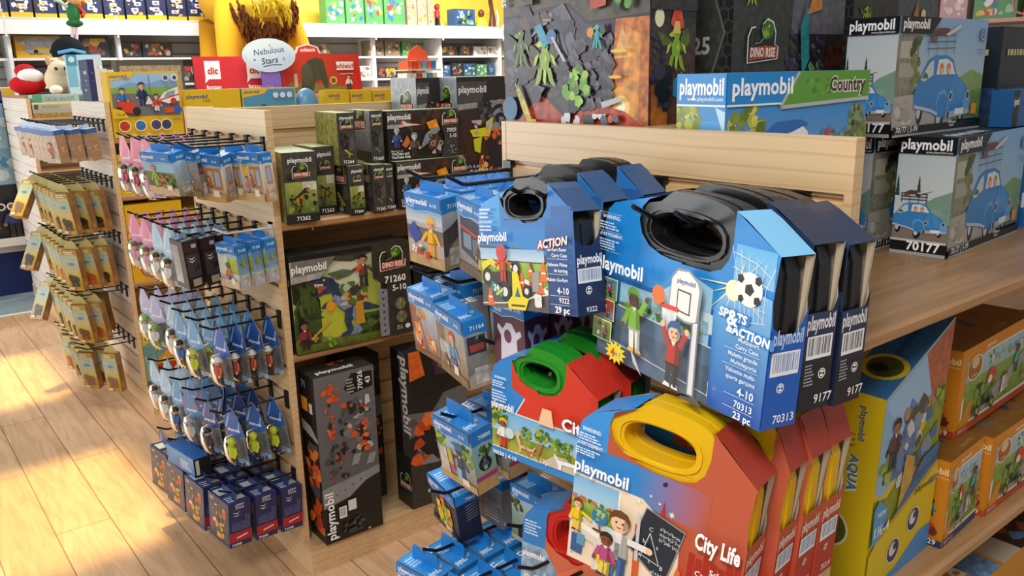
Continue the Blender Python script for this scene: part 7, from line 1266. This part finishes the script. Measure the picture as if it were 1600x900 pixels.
ROW = {2.185: [('nav', .4+.19*k, .172, .27+.03*(k % 3)) for k in range(14)] + [('grn', 4.34+.24*k, .22, .3) for k in range(3)] + [('grn', 5.06, .27, .33), ('tan', 5.36, .13, .3), ('tan', 5.5, .13, .3), ('tan', 5.64, .09, .3), ('blu', 6.02, .3, .2)],
       1.845: [('car', 1.36, .37, .19), ('drk', 1.76, .37, .19), ('drk', 2.24, .18, .14), ('drk', 2.43, .28, .14), ('flo', 3.14, .24, .17), ('flo', 3.40, .26, .17), ('flo', 4.1, .3, .14), ('flo', 4.88, .2, .17), ('flo', 5.1, .2, .17), ('grn', 5.33, .13, .17), ('drk', 5.84, .28, .12), ('drk', 6.14, .2, .12), ('wht', 6.36, .2, .11), ('wht', 6.58, .16, .11), ('tan', 6.80, .26, .19), ('drk', -.3, .5, .17), ('car', .5, .5, .18)],
       1.60: [('car', 1.72, .34, .15), ('drk', 1.36, .28, .16), ('drk', 2.25, .3, .17), ('drk', 2.60, .4, .17), ('nav', 3.14, .4, .15), ('wht', 4.66, .24, .14), ('drk', 4.95, .3, .12), ('blu', 5.84, .16, .14), ('drk', 6.02, .16, .16), ('blu', 6.2, .18, .15), ('grn', 6.4, .16, .14), ('blu', 6.58, .1, .15), ('tan', 6.80, .28, .2)],
       1.30: [('drk', 4.5, .3, .15), ('wht', 4.95, .3, .15), ('pnk', 5.3, .3, .16), ('grn', 5.9, .3, .16), ('pnk', 6.25, .3, .16), ('tan', 1.4, .4, .15), ('wht', 2.3, .4, .15)]}
ZN = {2.185: 'top ledge', 1.845: 'upper shelf', 1.60: 'second shelf', 1.30: 'third shelf'}
CN = {'nav': 'navy', 'grn': 'green', 'tan': 'tan', 'drk': 'dark', 'flo': 'brown floral', 'pnk': 'pink', 'blu': 'blue', 'car': 'yellow windowed car', 'wht': 'white'}
TN = WORDS + ['tenth', 'eleventh', 'twelfth', 'thirteenth', 'fourteenth']
for z, L in ROW.items():
    cn = {}
    for kd, x, w, h in sorted(L, key=lambda q: q[1]):
        cn[kd] = cn.get(kd, 0)+1; n += 1
        stock(kd, x, 8.66 if z > 2 else 8.76, z, w, h, f'{CN[kd]} boxed toy, {TN[cn[kd]-1]} of its colour from the left, {ZN[z]}, back wall', f'boxed toys on the {ZN[z]} of the back wall', seed=n)
t = thing('red_robot_toy', 'red and black standing robot toy on the top ledge of the back wall', 'toy', None, (5.83, 8.75, 2.19)); m = MB(); toy_figure(m, (0, 0, 0), .26, 'c8262c', '2a2a2e', 'c8262c', 'c8262c'); m.build('figure', t)
t = thing('cone_toy', 'lime yellow cone toy on the top ledge of the back wall', 'toy', None, (6.46, 8.72, 2.1855)); m = MB(); m.ball((0, 0, 0), (.085, .085, .12), 'd8e02a', 'plastic', 14, 8, 0, .5); m.build('dome', t); m = MB(); m.ball((0, 0, .16), (.04, .04, .05), '7a3a2a', 'plastic', 10, 8); m.build('knob', t)
t = thing('brown_dragon_toy', 'brown upright dragon toy on the top ledge of the back wall', 'toy', None, (6.64, 8.74, 2.1855)); m = MB(); m.tube([(0, 0, 0), (.01, 0, .1), (.0, 0, .22), (-.02, 0, .32)], [.05, .04, .025, .03], '6a3424', 'plastic', 8); m.ball((-.03, -.01, .34), (.035, .025, .025), '6a3424', 'plastic', 8, 6); m.build('body', t); m = MB(); m.tube([(.08, 0, .02), (.1, 0, .12), (.07, 0, .22)], [.02, .018, .006], 'e8e4d0', 'plastic', 6); m.build('wing', t)
# ================================================================ tall stock fixture at the left frame edge
t = thing('tall_stock_rack', 'tall dark rack of blue game boxes at the left frame edge', 'shelving', None, (.74, 7.55, 0))
m = MB(); m.box(-.5, .04, 0, .42, .4, 1.5, '2a2e38', 'matte'); m.build('carcass', t); m = MB(); m.box(-.5, .0, 0, .40, .04, .34, '26346a', 'matte'); m.box(-.5, -.004, .34, .40, .04, .42, 'e4e0d8', 'matte'); m.build('base_panel', t)
def art_team(F): F.rect(0, 0, 1, 1, '20222c', .3); [F.fig(.15+.22*k, .1+.05*(k % 2), .6, '2a3a7a', '1c1c24', '9a6a4a', '181410') for k in range(5)]; F.rect(.0, 0, 1, .14, 'e4e2dc'); F.text('FOOT', .9, .6, .12, 'e8e8e8', .02, 'r', rot=0)
carton('dark team picture box on the rack at the left frame edge', pose((.30, 7.40, .4205)), .80, .148, .46, '20222c', None, art_team, None, 'boxed toy', eps=E6)
def art_ice(F): F.grad(0, 0, 1, 1, 'a8cce0', '7ab0d4', .15); F.scatter(26, .05, .1, .95, .9, ('d8eaf2', '5a94c0', '2a4a7a', 'a0c4d8'), .12, 4, .2); F.rect(.9, 0, 1, 1, '26406a')
carton('lower pale blue game box on the rack at the left frame edge', pose((.30, 7.42, .8815)), .80, .13, .27, '7ab0d4', None, art_ice, None, 'boxed toy', eps=E6); carton('upper pale blue game box on the rack at the left frame edge', pose((.30, 7.42, 1.1525)), .78, .13, .33, '7ab0d4', None, art_ice, None, 'boxed toy', eps=E6)
# ================================================================ stock along the right wall, seen past the car boxes
t = thing('right_wall_shelf', 'pale shelving against the right wall past the car boxes', 'shelving', None, (7.05, 3.0, 0))
m = MB(); m.box(.5, -2.2, 0, .54, 2.2, 2.6, mat='wall_cream'); m.build('back_board', t)
for z in (.5, 1.0, 1.45, 1.95): m = MB(); m.box(0, -2.2, z-.03, .5, 2.2, z, 'e0b8b0', 'matte'); m.build('shelf', t)
rd = random.Random(21)
for zi, z in enumerate((1.0, 1.45, 1.95)):
    y = 1.3; k = 0
    while y < 4.9 and k < 9:
        w = rd.uniform(.2, .36); kd = rd.choice(('pnk', 'wht', 'blu', 'grn', 'pnk', 'tan')); h = rd.uniform(.22, .38)
        carton(f'{CN[kd]} boxed toy, {WORDS[k]} from the near end, {("low", "middle", "high")[zi]} shelf of the right wall', pose((7.1, y, z+.0006)), .25, w, h, PAL[kd][0], stock_art(kd, k+zi*10), None, None, 'boxed toy', 'boxed toys along the right wall', 'boxed_toy', E6); y += w+.05; k += 1
t = thing('toy_bicycle', 'pink toy pram frame hanging high on the right wall shelf', 'toy', None, (6.85, 2.55, 1.96)); m = MB()
for c in (-.12, .12): m.tube([(0, c+.08*math.cos(2*PI*k/14), .08+.08*math.sin(2*PI*k/14)) for k in range(15)], .009, 'd88a8a', 'plastic', 6, False)
m.build('wheels', t); m = MB(); m.tube([(0, -.12, .08), (0, .02, .22), (0, .12, .08)], .008, 'e0a0a0', 'plastic', 6); m.tube([(0, .02, .22), (0, .14, .36)], .008, 'e0a0a0', 'plastic', 6); m.build('frame', t)
m = MB(); m.tube([(0, 0, 0), (0, .02, .2)], [.02, .02], '2a2420', 'plastic', 8); m.tube([(0, .02, .2), (0, .05, .42)], [.03, .025], 'b83040', 'plastic', 8); tag(m.build('umbrella', None, (6.95, 2.05, 1.452)), 'closed red and black umbrella leaning on the right wall shelf', 'umbrella')
